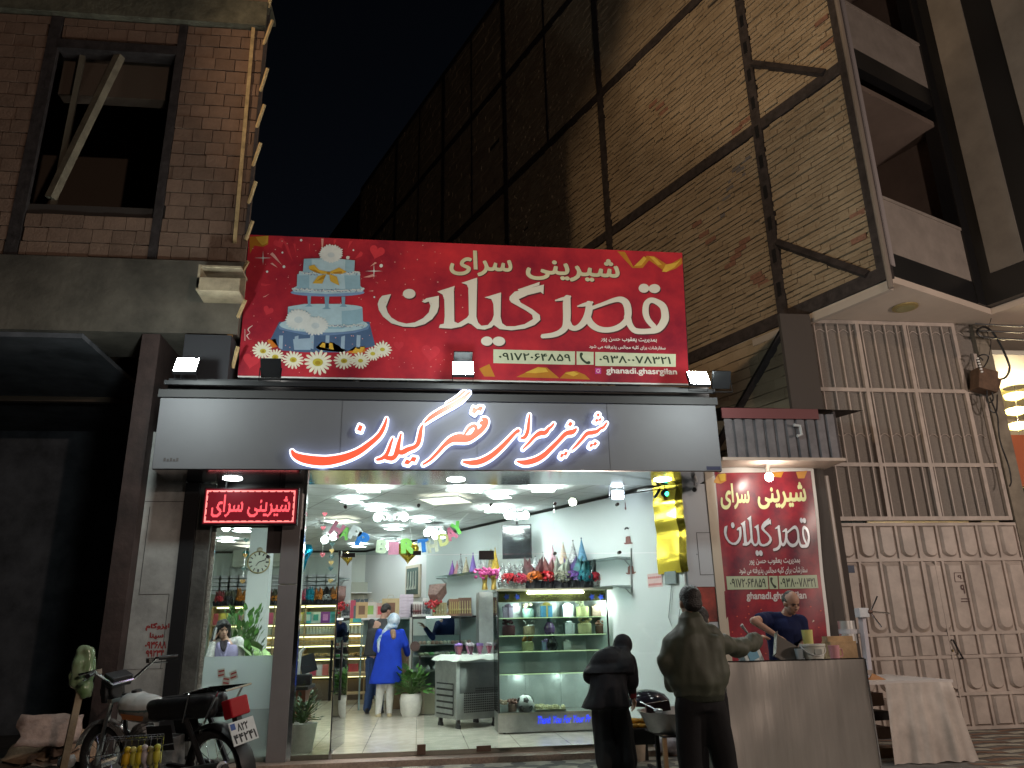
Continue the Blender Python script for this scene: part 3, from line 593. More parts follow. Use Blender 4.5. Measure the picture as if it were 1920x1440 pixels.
NALL = NAME_+sum([stroke(s) for s in NSTR], [])
sh_ = lambda polys, dx, dz_: [[(x+dx, z+dz_) for x, z in p] for p in polys]
nm = hb(NALL)
M_cr = mat('cream_ink', (.62, .58, .50), .5, spec=.25); M_sh = mat('dark_ink', (.06, .008, .012), .6)
art('name_lettering', [(M_sh, sh_(nm, .014, -.018)), (M_cr, nm)])
def word(s, a, b, yy=BY, bold=.0, fa=True, conv=None):       # word placed between photo corners a (top left) and b (bottom right)
    p, q = Yp(*a, yy), Yp(*b, yy); return [t.tolist() for t in fit(textpolys(s, bold, fa), p.x, q.z, q.x, p.z)]
w1 = word('سرای', (843, 470), (961, 522), bold=.026); w2 = word('شیرینی', (985, 478), (1163, 530), bold=.026)
tilt = lambda polys, k: [[(x, z+k*(x-1.5)) for x, z in p] for p in polys]
w12 = tilt(w1+w2, -.018)
art('heading_lettering', [(M_sh, sh_(w12, .01, -.012)), (mat('pale_gold_ink', (.56, .54, .36), .5, noise_=(3, .2)), w12)])
sm = word('بمدیریت یعقوب حسن پور', (1126, 631), (1232, 644), bold=.02)+word('سفارشات برای کلیه مجالس پذیرفته می شود', (1104, 646), (1248, 658), bold=.02)+word('ghanadi.ghasrgilan', (1136, 689), (1270, 706), bold=.03, fa=False)
art('small_lettering', [((.66, .62, .58), sm)])
plates = [Bz([(925, 655), (1078, 659), (1078, 684), (925, 681)], 0, 0, 1), Bz([(1081, 659), (1113, 660), (1113, 684), (1081, 684)], 0, 0, 1), Bz([(1116, 660), (1267, 664), (1267, 688), (1116, 686)], 0, 0, 1)]
phone = stroke([(1090, 664, 6), (1089, 668, 4), (1092, 674, 4), (1099, 680, 4), (1104, 680, 6)]); phone = [Bz([tuple(q) for q in p], 0, 0, 1) for p in phone]
nums = word('۰۹۱۷۲۰۶۴۸۵۹', (935, 661), (1070, 678), bold=.02)+word('۰۹۳۸۰۰۷۸۳۲۱', (1123, 666), (1258, 683), bold=.02)
art('phone_plates', [((.52, .56, .40), plates), ((.03, .05, .03), nums+phone)])
ig = Bz([(1116, 690), (1127, 690), (1127, 701), (1116, 701)], 0, 0, 1)
art('camera_icon', [((.45, .05, .25), [ig]), ((.7, .5, .5), [Bz(oval(1121.5, 695.5, 3.6), 0, 0, 1)]), ((.45, .05, .25), [Bz(oval(1121.5, 695.5, 2.4), 0, 0, 1)])])
art('credit_mark', [((.6, .5, .45), [Bz([tuple(q) for q in p], 430, 430, 4.267) for p in stroke([(185, 770, 4), (150, 800, 9), (165, 830, 4), (140, 850, 8), (160, 880, 4)])+stroke([(125, 800, 4), (125, 890, 5)])])])
# floodlights
M_fcase = mat('floodlight_case', (.006, .006, .007), .85, spec=.2)
def flood(px, py, label, y, lit, tiltx, grp):
    p = Yp(px, py, y); t = thing('floodlight', label, 'floodlight', p, 0, grp); M = Matrix.Rotation(tiltx, 4, 'X')
    a = MB(); b = MB(); c = MB()
    if lit:
        for s in (-1, 1):
            a.box(M @ Vector((0, .0, s*.058)), (.27, .05, .115), M)
            b.box(M @ Vector((0, -.028, s*.058)), (.245, .006, .098), M)
        a.obj('case', M_fcase, t, bevel=.006); b.obj('lens', M_lit, t)
        lamp('floodlight_beam', 'POINT', p+Vector((0, -.85, -.22)), (0, 0, 0), 48, (.88, 1, .97), .07)
        c.tube([(-.125, .0, 0), (-.125, .03, -.15), (.125, .03, -.15), (.125, .0, 0)], .007); c.obj('bracket', M_fcase, t)
    else:
        a.box((0, 0, 0), (.235, .05, .23), M); a.obj('case', M_fcase, t, bevel=.006)
        b.box(M @ Vector((0, .029, 0)), (.20, .006, .19), M); b.obj('lens', mat('spot_lens', (.9, .9, .9), .4, emit=(1, .97, .9), es=8), t)
        c.tube([(-.125, .0, 0), (-.125, -.02, -.17), (.125, -.02, -.17), (.125, .0, 0)], .007); c.obj('bracket', M_fcase, t)
    return t
flood(350, 687, 'lit double LED floodlight on the left end of the sign', -1.02, True, R(-28), 'lit floodlights on the sign')
flood(868, 693, 'lit double LED floodlight in the middle of the sign top', -1.02, True, R(-28), 'lit floodlights on the sign')
flood(1309, 711, 'lit double LED floodlight on the right end of the sign', -1.02, True, R(-28), 'lit floodlights on the sign')
flood(508, 690, 'black floodlight seen from behind in front of the daisies', -1.0, False, R(28), 'floodlights facing the billboard')
flood(868, 676, 'black floodlight seen from behind above the middle lit floodlight', -.93, False, R(28), 'floodlights facing the billboard')
flood(1352, 712, 'black floodlight seen from behind right of the right lit floodlight', -1.0, False, R(28), 'floodlights facing the billboard')
# ================================================================== half built brick house on the left
LE = -2.39; LY = -.30
left = thing('brick_house', 'half built house of hollow clay blocks with an empty window hole on the left', 'building', (-5.5, LY, 0))
M_clay = mat('clay_block', (.22, .14, .10), .9, noise_=(6, .35), bump=(30, .5), isl=.5)
def courses(mb, x0, x1, z0, z1, bw, bh, gap, holes=(), jit=.004, depth=.06, rg=None, vgap=.004, missing=0):
    rg = rg or random.Random(5); z = z0; row = 0
    while z < z1-.01:
        h = min(bh, z1-z)-gap; x = x0-(bw*.5 if row % 2 else 0)-rg.random()*.06
        while x < x1:
            L = bw*(1+rg.uniform(-.12, .12)); a, b = max(x, x0), min(x+L-vgap, x1); x += L
            if b-a < .03: continue
            segs = [(a, b)]
            for hx0, hx1, hz0, hz1 in holes:
                if z+h > hz0 and z < hz1:
                    ns = []
                    for p, q in segs:
                        if q <= hx0 or p >= hx1: ns.append((p, q))
                        else:
                            if p < hx0: ns.append((p, hx0))
                            if q > hx1: ns.append((hx1, q))
                    segs = ns
            for p, q in segs:
                if q-p < .03 or rg.random() < missing: continue
                j = rg.uniform(-jit, jit); t = rg.uniform(-.004, .004)
                mb.add([(p, j, z+t), (q, j+rg.uniform(-.003, .003), z+t), (q, j, z+h+t), (p, j, z+h+t), (p, j-depth, z), (q, j-depth, z), (q, j-depth, z+h), (p, j-depth, z+h)], [(3, 2, 1, 0), (0, 1, 5, 4), (1, 2, 6, 5), (2, 3, 7, 6), (3, 0, 4, 7)])
        z += bh; row += 1
W0, W1, WZ0, WZ1 = -5.15, -3.66, 7.0, 9.5
mb = MB(); courses(mb, 2.39, 9.0, 6.22, 10.05, .27, .205, .014, [(3.62, 5.28, WZ0, WZ1+.15), (3.52, 3.64, 6, 11), (5.24, 5.42, 6, 11)], jit=.008, vgap=.010)
courses(mb, 2.39, 9.0, 10.55, 16.0, .27, .205, .014, [(3.52, 3.64, 6, 17), (5.24, 5.42, 6, 17)], jit=.008, vgap=.010)
o = mb.obj('block_wall', M_clay, left); o.location = (5.5, 0, 0); o.rotation_euler = (0, 0, math.pi)
m = MB()
m.bx(-9, -5.28, LY+.055, LY+.09, 6.2, 16); m.bx(-3.62, LE, LY+.055, LY+.09, 6.2, 16); m.bx(-5.28, -3.62, LY+.055, LY+.09, 6.2, WZ0); m.bx(-5.28, -3.62, LY+.055, LY+.09, WZ1+.15, 16)
m.add([(LE-.02, LY+.05, 6.2), (LE-4.2, LY+9.5, 6.2), (LE-4.2, LY+9.5, 16), (LE-.02, LY+.05, 16)], [(0, 1, 2, 3)])
m.obj('wall_core', mat('dark_mortar', (.05, .04, .035), .95), left, world=True)
m = MB(); m.bx(-9, LE-.01, LY-.10, LY+.10, 10.06, 10.50); m.bx(-9, LE+.02, LY+.02, LY+.4, 10.5, 10.56); m.obj('floor_beam', mat('mossy_concrete', (.13, .125, .09), .95, noise_=(5, .5), bump=(20, .7)), left, world=True)
for x0, x1 in ((-5.42, -5.26), (-3.64, -3.53)): m = MB(); m.bx(x0, x1, LY-.012, LY+.06, 6.21, 10.05); m.obj('steel_post', M_beam, left, world=True)
m = MB(); m.tube([(-5.0, LY+.15, WZ0), (-4.98, LY+.15, WZ1)], .05, 4); m.obj('window_prop', mat('dark_prop', (.10, .085, .06), .9), left, world=True)
a, b = Yp(95, 372, LY+.1), Yp(228, 98, LY+.1); m = MB(); m.tube([a, b], .075, 4); m.obj('leaning_plank', mat('grey_timber', (.20, .17, .12), .9, noise_=(6, .4)), left, world=True)
m = MB(); m.bx(-5.26, -3.64, LY-.02, LY+.2, WZ1+.0, WZ1+.15); m.obj('lintel', M_beam, left, world=True)
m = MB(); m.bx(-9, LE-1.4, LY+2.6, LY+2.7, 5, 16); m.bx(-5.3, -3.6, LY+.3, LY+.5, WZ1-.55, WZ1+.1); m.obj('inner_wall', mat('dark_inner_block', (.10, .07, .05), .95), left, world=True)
m = MB(); m.bx(-9, LE+.005, LY-.06, .6, 5.15, 6.18); m.obj('transfer_slab', mat('shutter_concrete', (.115, .10, .08), .9, noise_=(1.4, .5), bump=(10, .5)), left, world=True)
m = MB(); m.bx(-9, -4.3, LY+.02, 4.5, 5.08, 5.145); m.bx(-9, -4.6, 4.5, 4.6, 0, 5.1); m.bx(-9, -8.9, -.3, 4.5, 0, 5.1); m.obj('shop_bay', mat('veil_tinted_plaster', (.10, .105, .12), .95, noise_=(2, .5)), left, world=True)  # plaster tinted bluish to stand for lens veil over the bay
m = MB(); m.bx(-3.56, -3.34, -.33, .6, 0, 5.14); m.add([(-3.4, .6, 0), (-5.1, 4.55, 0), (-5.1, 4.55, 5.14), (-3.4, .6, 5.14)], [(0, 1, 2, 3)]); m.obj('red_pier', mat('red_primer', (.05, .030, .027), .75, noise_=(3, .5), bump=(15, .3)), left, world=True)
m = MB(); m.bx(-3.335, -2.875, -.14, .0, 0, 3.9); o = m.obj('grey_panel_wall', mat('smeared_render', (.40, .395, .38), .75, noise_=(1.6, .45), bump=(6, .4)), left, world=True)
m = MB(); m.bx(-3.27, -3.264, -.143, -.1395, 1.93, 2.96); m.bx(-3.27, -2.93, -.143, -.1395, 1.925, 1.931); m.bx(-3.33, -2.86, -.143, -.1395, 3.02, 3.027); m.bx(-2.93, -2.924, -.143, -.1395, 1.1, 1.93); m.bx(-3.3, -2.9, -.143, -.1395, 1.1, 1.104)
m.obj('panel_joint', paint((.05, .05, .05)), left, world=True)
m = MB()
for t, a, b in (('ایزوگام', (274, 1168), (317, 1182)), ('سینا', (281, 1186), (306, 1198)), ('۰۹۳۶۸۸', (273, 1203), (311, 1216)), ('۹۹۲۳۴', (274, 1219), (307, 1231))): m.flat(word(t, a, b, -.142, bold=.045), (0, -.1425, 0), X, Zv, 0)
m.obj('stencilled_advert', mat('red_spray', (.32, .03, .03), .8, noise_=(40, .5)), left, world=True)
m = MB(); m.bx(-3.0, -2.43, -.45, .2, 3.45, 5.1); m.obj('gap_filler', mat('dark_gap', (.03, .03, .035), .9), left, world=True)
# short box duct under the slab
bx0, bx1 = Yp(372, 500, -.75).x, Yp(452, 500, -.75).x; bz0, bz1 = Yp(410, 545, -.75).z, Yp(410, 497, -.75).z
duct = thing('box_duct', 'short open box of boards jutting out under the slab beside the billboard', 'box', ((bx0+bx1)/2, -.75, bz0))
m = MB(); m.bx(bx0, bx1, -.75, -.36, bz0, bz0+.03); m.bx(bx0, bx1, -.75, -.72, bz0+.03, (bz0+bz1)/2, 0); m.bx(bx0, bx0+.03, -.75, -.36, bz0+.03, bz1); m.bx(bx0+.03, bx1, -.74, -.36, bz1-.03, bz1); m.bx(bx0+.03, bx1, -.45, -.42, bz0+.03, bz1-.03)
m.obj('duct_box', mat('board', (.34, .27, .18), .85, noise_=(5, .4)), duct, world=True)
# timber laths along the corner of the left house
M_lath = mat('pale_lath', (.50, .36, .18), .75, noise_=(8, .4))
lab = ['topmost short timber lath on the corner of the brick house', 'second timber lath from the top on the brick house corner', 'third timber lath from the top on the brick house corner', 'fourth timber lath from the top on the brick house corner', 'fifth timber lath down the brick house corner', 'sixth timber lath down the brick house corner', 'timber lath just above the billboard corner', 'timber lath beside the top of the billboard edge', 'timber lath half way down beside the billboard', 'lowest timber lath beside the billboard']
for i, (xa, ya, xb, yb) in enumerate(((503, 14, 509, -10), (494, 85, 511, 38), (488, 172, 502, 128), (481, 240, 496, 196), (474, 312, 489, 268), (466, 382, 480, 340), (461, 450, 474, 414), (452, 513, 465, 490), (444, 600, 460, 562), (436, 690, 446, 650))):
    p, q = Yp(xa, ya, LY-.03), Yp(xb, yb, LY-.16); m = MB(); m.tube([p, q], .024, 4); solo('timber_lath', lab[i], 'timber lath', m, M_lath, 'timber laths on the corner')
for i, (xa, ya, xb, yb, w_, mt, lb) in enumerate(((478, 20, 440, 455, .035, M_lath, 'long pale upright board on the corner of the brick house'), (502, 30, 462, 440, .03, M_beam, 'dark upright batten at the outer corner of the brick house'), (439, 520, 428, 680, .045, mat('orange_board', (.45, .25, .07), .7), 'orange upright board beside the lower left of the billboard'))):
    p, q = Yp(xa, ya, LY-.02), Yp(xb, yb, LY-.02); m = MB(); m.tube([p, q], w_, 4); solo('upright_board', lb, 'board', m, mt, 'upright boards on the corner')
# ================================================================== tall brick building on the right
P0 = Vector((6.7, -.52, 0)); th = math.atan2(.916, -.402)
tower = thing('brick_building', 'tall yellow brick side wall in a black steel frame with granite banded balconies', 'building', P0)
M_yb = mat('yellow_brick', (.34, .27, .185), .85, noise_=(1.3, .4), bump=(35, .9), isl=.35, col2=(.24, .18, .115))
side = bpy.data.objects.new('brick_side_wall', None)
def on_side(mbx, name, mt, **k): o = mbx.obj(name, mt, tower, **k); o.rotation_euler = (0, 0, th); return o
mb = MB(); rg = random.Random(11); ZB = [6.30, 10.02, 13.80, 17.55, 20.9]; UC = [.05, 1.9, 6.3, 10.85, 15.15, 19.6, 24]
for i in range(4):
    for j in range(len(UC)-1):
        far = j >= 3
        courses(mb, UC[j]+.10, UC[j+1]-.10, ZB[i]+.11, ZB[i+1]-.11, .30 if not far else .6, .092 if not far else .184, .017, jit=.017, rg=rg, depth=.06, missing=.0006)
courses(mb, 1.9, 8, 4.0, 6.19, .46, .19, .014, jit=.014, rg=rg)
on_side(mb, 'brickwork', M_yb)
m = MB(); m.bx(.0, 46, -.22, -.042, 6.2, 20.9); m.bx(1.85, 24, -.22, -.042, 3.5, 6.2); on_side(m, 'wall_core', mat('dark_joint', (.035, .03, .025), .95))
for z in ZB: m = MB(); m.bx(.0, 24, -.06, .02, z-.11, z+.11); on_side(m, 'floor_beam', M_beam)
for k, u_ in enumerate(UC): m = MB(); m.bx(u_-.10 if k else -.05, u_+.10, -.06, .028, 3.5 if k in (1, 2, 3) else 6.19, 20.8); on_side(m, 'steel_column', M_beam)
for u_ in (8.6, 13, 17.3): m = MB(); m.bx(u_-.04, u_+.04, -.06, .02, 13.9, 20.8); on_side(m, 'steel_column', M_beam)
m = MB()
for z in np.arange(4.2, 20, .62): m.bx(1.86, 1.94, .029, .034, z, z+.25)
on_side(m, 'column_batten', M_black)
for a, b in (((1.80, 11.32), (.42, 10.10)), ((1.80, 7.62), (.30, 6.38)), ((1.80, 6.2), (4.0, 4.2))): m = MB(); m.tube([(a[0], .015, a[1]), (b[0], .015, b[1])], .075, 4); on_side(m, 'brace', M_beam)
m = MB(); rg = random.Random(4)                           # red hollow repair bricks
for u_, z in ((2.5, 8.0), (2.62, 7.9), (2.75, 7.8), (2.9, 7.7), (2.3, 7.15), (2.2, 7.05), (2.35, 7.25), (3.3, 8.4), (3.6, 8.9), (3.45, 8.6), (4.2, 11.9), (4.5, 12.3), (4.3, 12.1), (2.35, 10.25), (2.15, 10.3), (.35, 7.0), (.3, 7.4), (.3, 10.6), (.32, 11.1)):
    m.bx(u_-.13, u_+.13, .004, .016, z-.045, z+.045)
on_side(m, 'red_repair_brick', mat('red_brick', (.25, .13, .09), .9, noise_=(30, .4)))
m = MB()
for u_, z in ((2.25, 9.55), (2.4, 9.42), (2.55, 9.30), (2.68, 9.2), (2.8, 9.05), (2.62, 9.33), (2.95, 8.95), (2.5, 9.5), (3.0, 8.75), (2.4, 9.28)): m.bx(u_-.10, u_+.10, -.03, .006, z-.03, z+.03)
on_side(m, 'mortar_patch', mat('grey_mortar', (.16, .15, .15), .95, bump=(30, .8)))
# balcony front, square to the side wall
bth = math.atan2(.402, .916)
def on_front(mbx, name, mt, **k): o = mbx.obj(name, mt, tower, **k); o.rotation_euler = (0, 0, bth); return o
M_pan = mat('travertine', (.27, .235, .21), .7, noise_=(2.5, .2)); M_gran = mat('black_granite', (.012, .012, .013), .3)
par = MB(); ban = MB(); rec = MB()
for z in (6.3, 10.02, 13.8, 17.5):
    par = MB(); ban = MB(); rec = MB()
    ban.bx(.0, 2.42, -.03, .12, z-.05, z+.33); par.bx(.16, 2.22, -.02, .10, z+.33, z+1.25); par.bx(.16, 2.24, -.04, .12, z+1.25, z+1.30)
    rec.bx(.12, 2.5, 1.3, 1.4, z, z+3.6); rec.bx(.12, 2.5, .02, 1.4, z+3.3, z+3.4); rec.bx(2.44, 2.5, .05, 1.3, z, z+3.6)
    on_front(par, 'balcony_parapet', M_pan); on_front(ban, 'granite_band', M_gran); on_front(rec, 'balcony_recess', M_bal if 'M_bal' in globals() else mat('balcony_plaster', (.16, .12, .10), .85, noise_=(1.5, .2)))
m = MB(); m.bx(-.02, .15, -.035, .10, 6.26, 21); m.bx(2.22, 2.9, -.05, .2, 6.25, 21); on_front(m, 'corner_pilaster', [M_gran])
m = MB(); m.bx(.02, .14, -.05, -.036, 6.4, 21); on_front(m, 'white_edge_strip', mat('edge_strip', (.30, .27, .27), .6))
m = MB(); m.bx(2.45, 6.5, -.02, .2, 6.25, 21); on_front(m, 'front_wall', mat('grey_front', (.20, .19, .175), .8, noise_=(2, .15)))
# next bay, sawtooth plan
nb = MB(); f = bth
nb.bx(2.45, 2.60, -2.2, -.03, 6.25, 21); on_front(nb, 'bay_side', M_gran)
M_str = mat('grey_cladding_strip', (.17, .155, .14), .8, noise_=(2, .2))
for a_, b_ in ((-.75, -.22), (-2.1, -1.2)): nb = MB(); nb.bx(2.43, 2.448, a_, b_, 6.75, 21); on_front(nb, 'bay_cladding', M_str)
m = MB(); m.bx(.02, 2.6, -.02, 3.2, 6.14, 6.245); m.bx(2.6, 7, -2.2, 3.2, 6.14, 6.245); on_front(m, 'soffit', mat('cream_soffit', (.55, .47, .40), .7, noise_=(1.5, .1)))
m = MB(); m.bx(-.02, .06, .0, 2.6, 6.02, 6.138); on_front(m, 'soffit_upstand', mat('cream_soffit_trim', (.45, .39, .34), .7))
p = Zp(1697, 576, 6.13); m = MB(); m.lathe([(.16, 0), (.19, .01), (.19, .03)], (p.x, p.y, 6.105), 24); m.lathe([(.0001, 0), (.13, .002), (.15, .012)], (p.x, p.y, 6.098), 24, 1); m.obj('soffit_lamp', [mat('brass_rim', (.45, .36, .16), .4, .6), mat('unlit_lens', (.30, .27, .12), .3)], tower, world=True)
m = MB(); a, b = Yp(1668, 480, -.75), Yp(1673, 545, -.75); m.tube([(P0.x-.06, P0.y-.09, 6.0), (P0.x-.06, P0.y-.09, 20.5)], .04, 8); m.obj('rain_pipe', mat('grey_pipe', (.20, .17, .15), .5), tower, world=True)
# ================================================================== gate bay with grille
GY = .90
gate = thing('metal_gate', 'tall pressed steel double gate with rows of rounded panels right of the stall', 'gate', (7.5, GY, 0))
gx0, gx1 = 6.06, 9.0
pnl = MB(); pnl.bx(gx0, gx1, GY, GY+.05, .0, 2.86)
rows = [(2.36, 2.82, 1), (1.30, 2.28, 1), (.98, 1.26, 0), (.52, .95, 1), (.06, .44, 0)]
n = 9; wgt = (gx1-gx0)/n
for z0, z1, rnd in rows:
    for k in range(n):
        x0 = gx0+k*wgt+.035; x1 = gx0+(k+1)*wgt-.035; d = .045
        if k == 4: x0 += .03
        # pressed panel: a shallow dish with a rounded foot
        N_ = 8; pts = [(x0, z1), (x1, z1)]
        if rnd: pts += [((x0+x1)/2+(x1-x0)/2*math.cos(math.pi*j/N_), z0+(x1-x0)/2*.75-(x1-x0)/2*.75*math.sin(math.pi*j/N_)) for j in range(N_+1)]
        else: pts += [(x1, z0), (x0, z0)]
        cx_ = (x0+x1)/2; czz = (z0+z1)/2
        outer = [(x, GY-.003, z) for x, z in pts]; inner = [(cx_+(x-cx_)*.72, GY-d, czz+(z-czz)*.90) for x, z in pts]; K = len(pts)
        pnl.add(outer+inner, [(i, i+K, (i+1) % K+K, (i+1) % K) for i in range(K)]+[list(range(2*K-1, K-1, -1))])
for z in (.47, .965, 1.28, 2.32, 2.84, .03): pnl.bx(gx0, gx1, GY-.035, GY-.001, z-.022, z+.022)
for k in range(n+1):
    for z0, z1, rnd in rows: pnl.bx(gx0+k*wgt-.018, gx0+k*wgt+.018, GY-.03, GY-.0015, z0-.02, z1+.02)
pnl.obj('gate_leaf', M_gate, gate, world=True)
m = MB(); m.bx(7.55, 7.575, GY-.05, GY, .05, 2.3); m.obj('meeting_stile', M_gate, gate, world=True)
a, b = Yp(1787, 1200, GY-.09), Yp(1806, 1235, GY-.09); m = MB(); m.tube([(a.x, GY-.04, a.z), a, b, (b.x, GY-.04, b.z)], .014); m.obj('pull_handle', M_black, gate, world=True)
p = Yp(1785, 1220, GY-.04); m = MB(); m.cyl((p.x, GY, p.z), (p.x, GY-.05, p.z), .02); m.obj('lock', mat('brass', (.35, .25, .1), .4, .8), gate, world=True)
a, b = Yp(1580, 1060, GY-.05), Yp(1603, 1074, GY-.05); m = MB(); m.bx(a.x, b.x, GY-.052, GY-.047, b.z, a.z); m.obj('number_plate', paint((.02, .04, .09)), gate, world=True)
m = MB(); pf = lambda x0, y0, x1, y1: [[(x0+x1-q[0]*1, q[1]) for q in t] for t in [u.tolist() for u in fit(textpolys('P', .03), *(lambda a, b: (a.x, b.z, b.x, a.z))(Yp(x0, y0, GY-.05), Yp(x1, y1, GY-.05)))]]
def mir(x0, y0, x1, y1):
    a, b = Yp(x0, y0, GY-.05), Yp(x1, y1, GY-.05); return [[(a.x+b.x-q[0], q[1]) for q in t.tolist()] for t in fit(textpolys('P', .03), a.x, b.z, b.x, a.z)]
m.flat(mir(1800, 1096, 1810, 1113)+mir(1795, 1078, 1803, 1086), (0, GY-.05, 0), X, Zv, .002); q = [(lambda v: (v.x, v.z))(Yp(*c, GY-.05)) for c in ((1789, 1074), (1808, 1074), (1810, 1091), (1791, 1091))]
for i in range(4): m.flat(stroke([(*q[i], .008), (*q[(i+1) % 4], .008)], 0, 1), (0, GY-.05, 0), X, Zv, .002)
for zz in (1122, 1127): a, b = Yp(1802, zz, GY-.05), Yp(1818, zz+1.5, GY-.05); m.bx(a.x, b.x, GY-.052, GY-.05, b.z, a.z)
m.obj('stencil_mark', paint((.07, .03, .03)), gate, world=True)
grl = thing('iron_grille', 'tall iron bar grille above the steel gate in front of dark mesh', 'grille', (7.5, GY, 2.9))
gt = [Yp(x, 600, GY) for x in (1520, 1780)]
m = MB(); m.bx(gx0+.02, gx1, GY+.035, GY+.07, 2.9, 6.2); m.obj('mesh_sheet', mat('dark_mesh', (.21, .185, .165), .8, noise_=(60, .4)), grl, world=True)
m = MB()
for k in range(13):
    x = 6.25+k*(2.42/12); m.bx(x-.0095, x+.0095, GY-.011, GY+.011, 2.9, 6.1)
    m.tube([(x+.02+.16*t/6, GY+.02, 5.93+.05*math.sin(math.pi*t/6)) for t in range(7)], .007, 4); m.tube([(x+.02+.16*t/6, GY+.02, 4.2+.05*math.sin(math.pi*t/6)) for t in range(7)], .007, 4)
m.obj('bar', M_gate, grl, world=True)
m = MB()
for x in (6.13, 6.98, 7.80, 8.66, 8.95): m.bx(x-.03, x+.03, GY-.025, GY+.03, 2.9, 6.1 if x < 8.9 else 5.6)
for z in (2.93, 3.75, 4.95, 6.1): m.bx(6.1, 8.95 if z < 6 else 8.69, GY-.022, GY+.032, z-.03, z+.03)
m.obj('frame', M_gate, grl, world=True)
post = thing('gate_post', 'grey stone clad gate post at the right end of the gate', 'post', (9.12, GY, 0))
m = MB(); m.bx(9.0, 9.24, GY-.05, GY+.3, 0, 6.1); m.obj('shaft', mat('post_stone', (.22, .19, .15), .8, noise_=(3, .4)), post, world=True)
pip = MB(); pip.tube([(5.86, .55, 0), (5.86, .55, 3.5)], .055, 10); solo('drain_pipe', 'grey drain pipe standing left of the steel gate', 'pipe', pip, mat('pvc_pipe', (.34, .30, .27), .4))
m = MB(); m.bx(5.30, 5.55, .0, .1, 0, 3.5); m.bx(5.55, 6.05, .62, .7, 0, 6.1); solo('dark_side_wall', 'dark narrow wall between the red banner and the gate', 'wall', m, mat('dark_wall', (.06, .05, .045), .9))
# meter box with cables on the post
mbx = thing('meter_box', 'weathered cable junction box with loose loops high on the gate post', 'junction box', Yp(1848, 742, .7))
p = Yp(1845, 715, .72); m = MB(); m.box(p, (.32, .22, .36), Matrix.Rotation(.25, 4, 'Y')); m.box(p+Vector((.12, 0, -.05)), (.16, .2, .2), Matrix.Rotation(.5, 4, 'Y')); m.obj('case', mat('rust_box', (.12, .07, .045), .8, noise_=(8, .4)), mbx, world=True, bevel=.01)
m = MB()
def cab(pts, yy=.66, r_=.012): m.tube([Vector(q) for q in smoothline([tuple(Yp(a, b, yy)) for a, b in pts], 5)], r_, 5)
cab([(1868, 712), (1885, 708), (1893, 690), (1885, 665), (1872, 640), (1860, 622), (1845, 613), (1832, 620), (1838, 630), (1858, 633), (1885, 637)], r_=.018)
cab([(1836, 690), (1832, 672), (1843, 665), (1853, 668), (1850, 680), (1843, 690)], .62); cab([(1849, 740), (1852, 755), (1862, 750), (1860, 735)]); cab([(1850, 730), (1855, 765), (1868, 772), (1870, 740)]); cab([(1856, 745), (1870, 780), (1872, 800), (1876, 830), (1890, 870), (1896, 900), (1893, 912)]); cab([(1838, 685), (1834, 676), (1839, 671), (1843, 676)], .62); cab([(1855, 665), (1858, 640), (1852, 622), (1866, 574)], r_=.006)
m.obj('cable', M_black, mbx, world=True)
m = MB()
for k in range(6): p = Yp(1833+k*1.6, 672+k*5, .60); m.ell(p, (.022, .02, .016))
m.obj('insulator', M_white, mbx, world=True)
for i, (y0, y1) in enumerate(((607, 610), (620, 620), (633, 634))):
    m = MB(); a = Yp(1828+i*8, y0, .6); b = Yp(1990, y1, .2); m.tube([a, (a+b)/2-Vector((0, 0, .03)), b], .014, 5); solo('power_cable', ['top black power cable leaving the gate post to the right', 'middle black power cable leaving the gate post to the right', 'lowest black power cable leaving the gate post to the right'][i], 'cable', m, M_black, 'power cables at the right edge')
# brightly lit neighbouring shop beyond the gate post
nsh = thing('lit_shop', 'brightly lit shop past the gate post with yellow lamps and an orange panel', 'shop', (10.9, 3, 0))
m = MB(); m.bx(9.25, 14, 5.2, 5.3, 0, 6.3); m.bx(13.9, 14, -1, 5.2, 0, 6.3); m.obj('wall', mat('warm_white_wall', (.62, .58, .48), .6), nsh, world=True)
m = MB(); m.bx(9.25, 14, 1.2, 5.2, 5.72, 5.8); m.obj('ceiling', mat('warm_ceiling', (.66, .64, .56), .6, noise_=(1, .1)), nsh, world=True)
m = MB(); a, b = Yp(1864, 815, 2.2), Yp(1864, 912, 2.2); m.bx(9.25, 13.5, 2.2, 2.25, b.z, a.z); m.obj('orange_panel', mat('orange_panel', (.52, .15, .07), .5), nsh, world=True)
m = MB(); c_ = Yp(1888, 858, 2.15); m.flat([[(c_.x-.3, c_.z), (c_.x, c_.z+.17), (c_.x+.2, c_.z-.03), (c_.x-.05, c_.z-.3)]], (0, 2.19, 0), X, Zv, .005); m.obj('brown_diamond', paint((.28, .10, .06)), nsh, world=True)
m = MB(); a, b = Yp(1890, 915, 2.1), Yp(1890, 968, 2.1); m.bx(10.1, 13.5, 2.1, 2.2, b.z, a.z); m.obj('black_board', M_black, nsh, world=True)
m = MB(); a = Yp(1890, 975, 2.1); m.bx(9.9, 13.5, 2.1, 2.2, .4, a.z); m.bx(9.25, 9.9, 1.9, 2.2, .0, 3.4); m.obj('cream_front', mat('cream_front', (.50, .44, .30), .6, noise_=(2, .2)), nsh, world=True)
m = MB(); m.bx(10.2, 10.25, 2.05, 2.15, 3.45, 5.75); m.bx(9.85, 9.9, 2.05, 2.15, 1.2, 3.4); m.bx(10.2, 10.34, 2.0, 2.09, 2.1, 2.5); m.obj('mullion', paint((.18, .14, .08)), nsh, world=True)
m = MB()
for i in range(4): p = Yp(1908, 1000+i*55, 2.05); m.box(p, (.07, .02, .26))
m.obj('lit_slot', glow((1, .86, .45), 3.0), nsh, world=True)
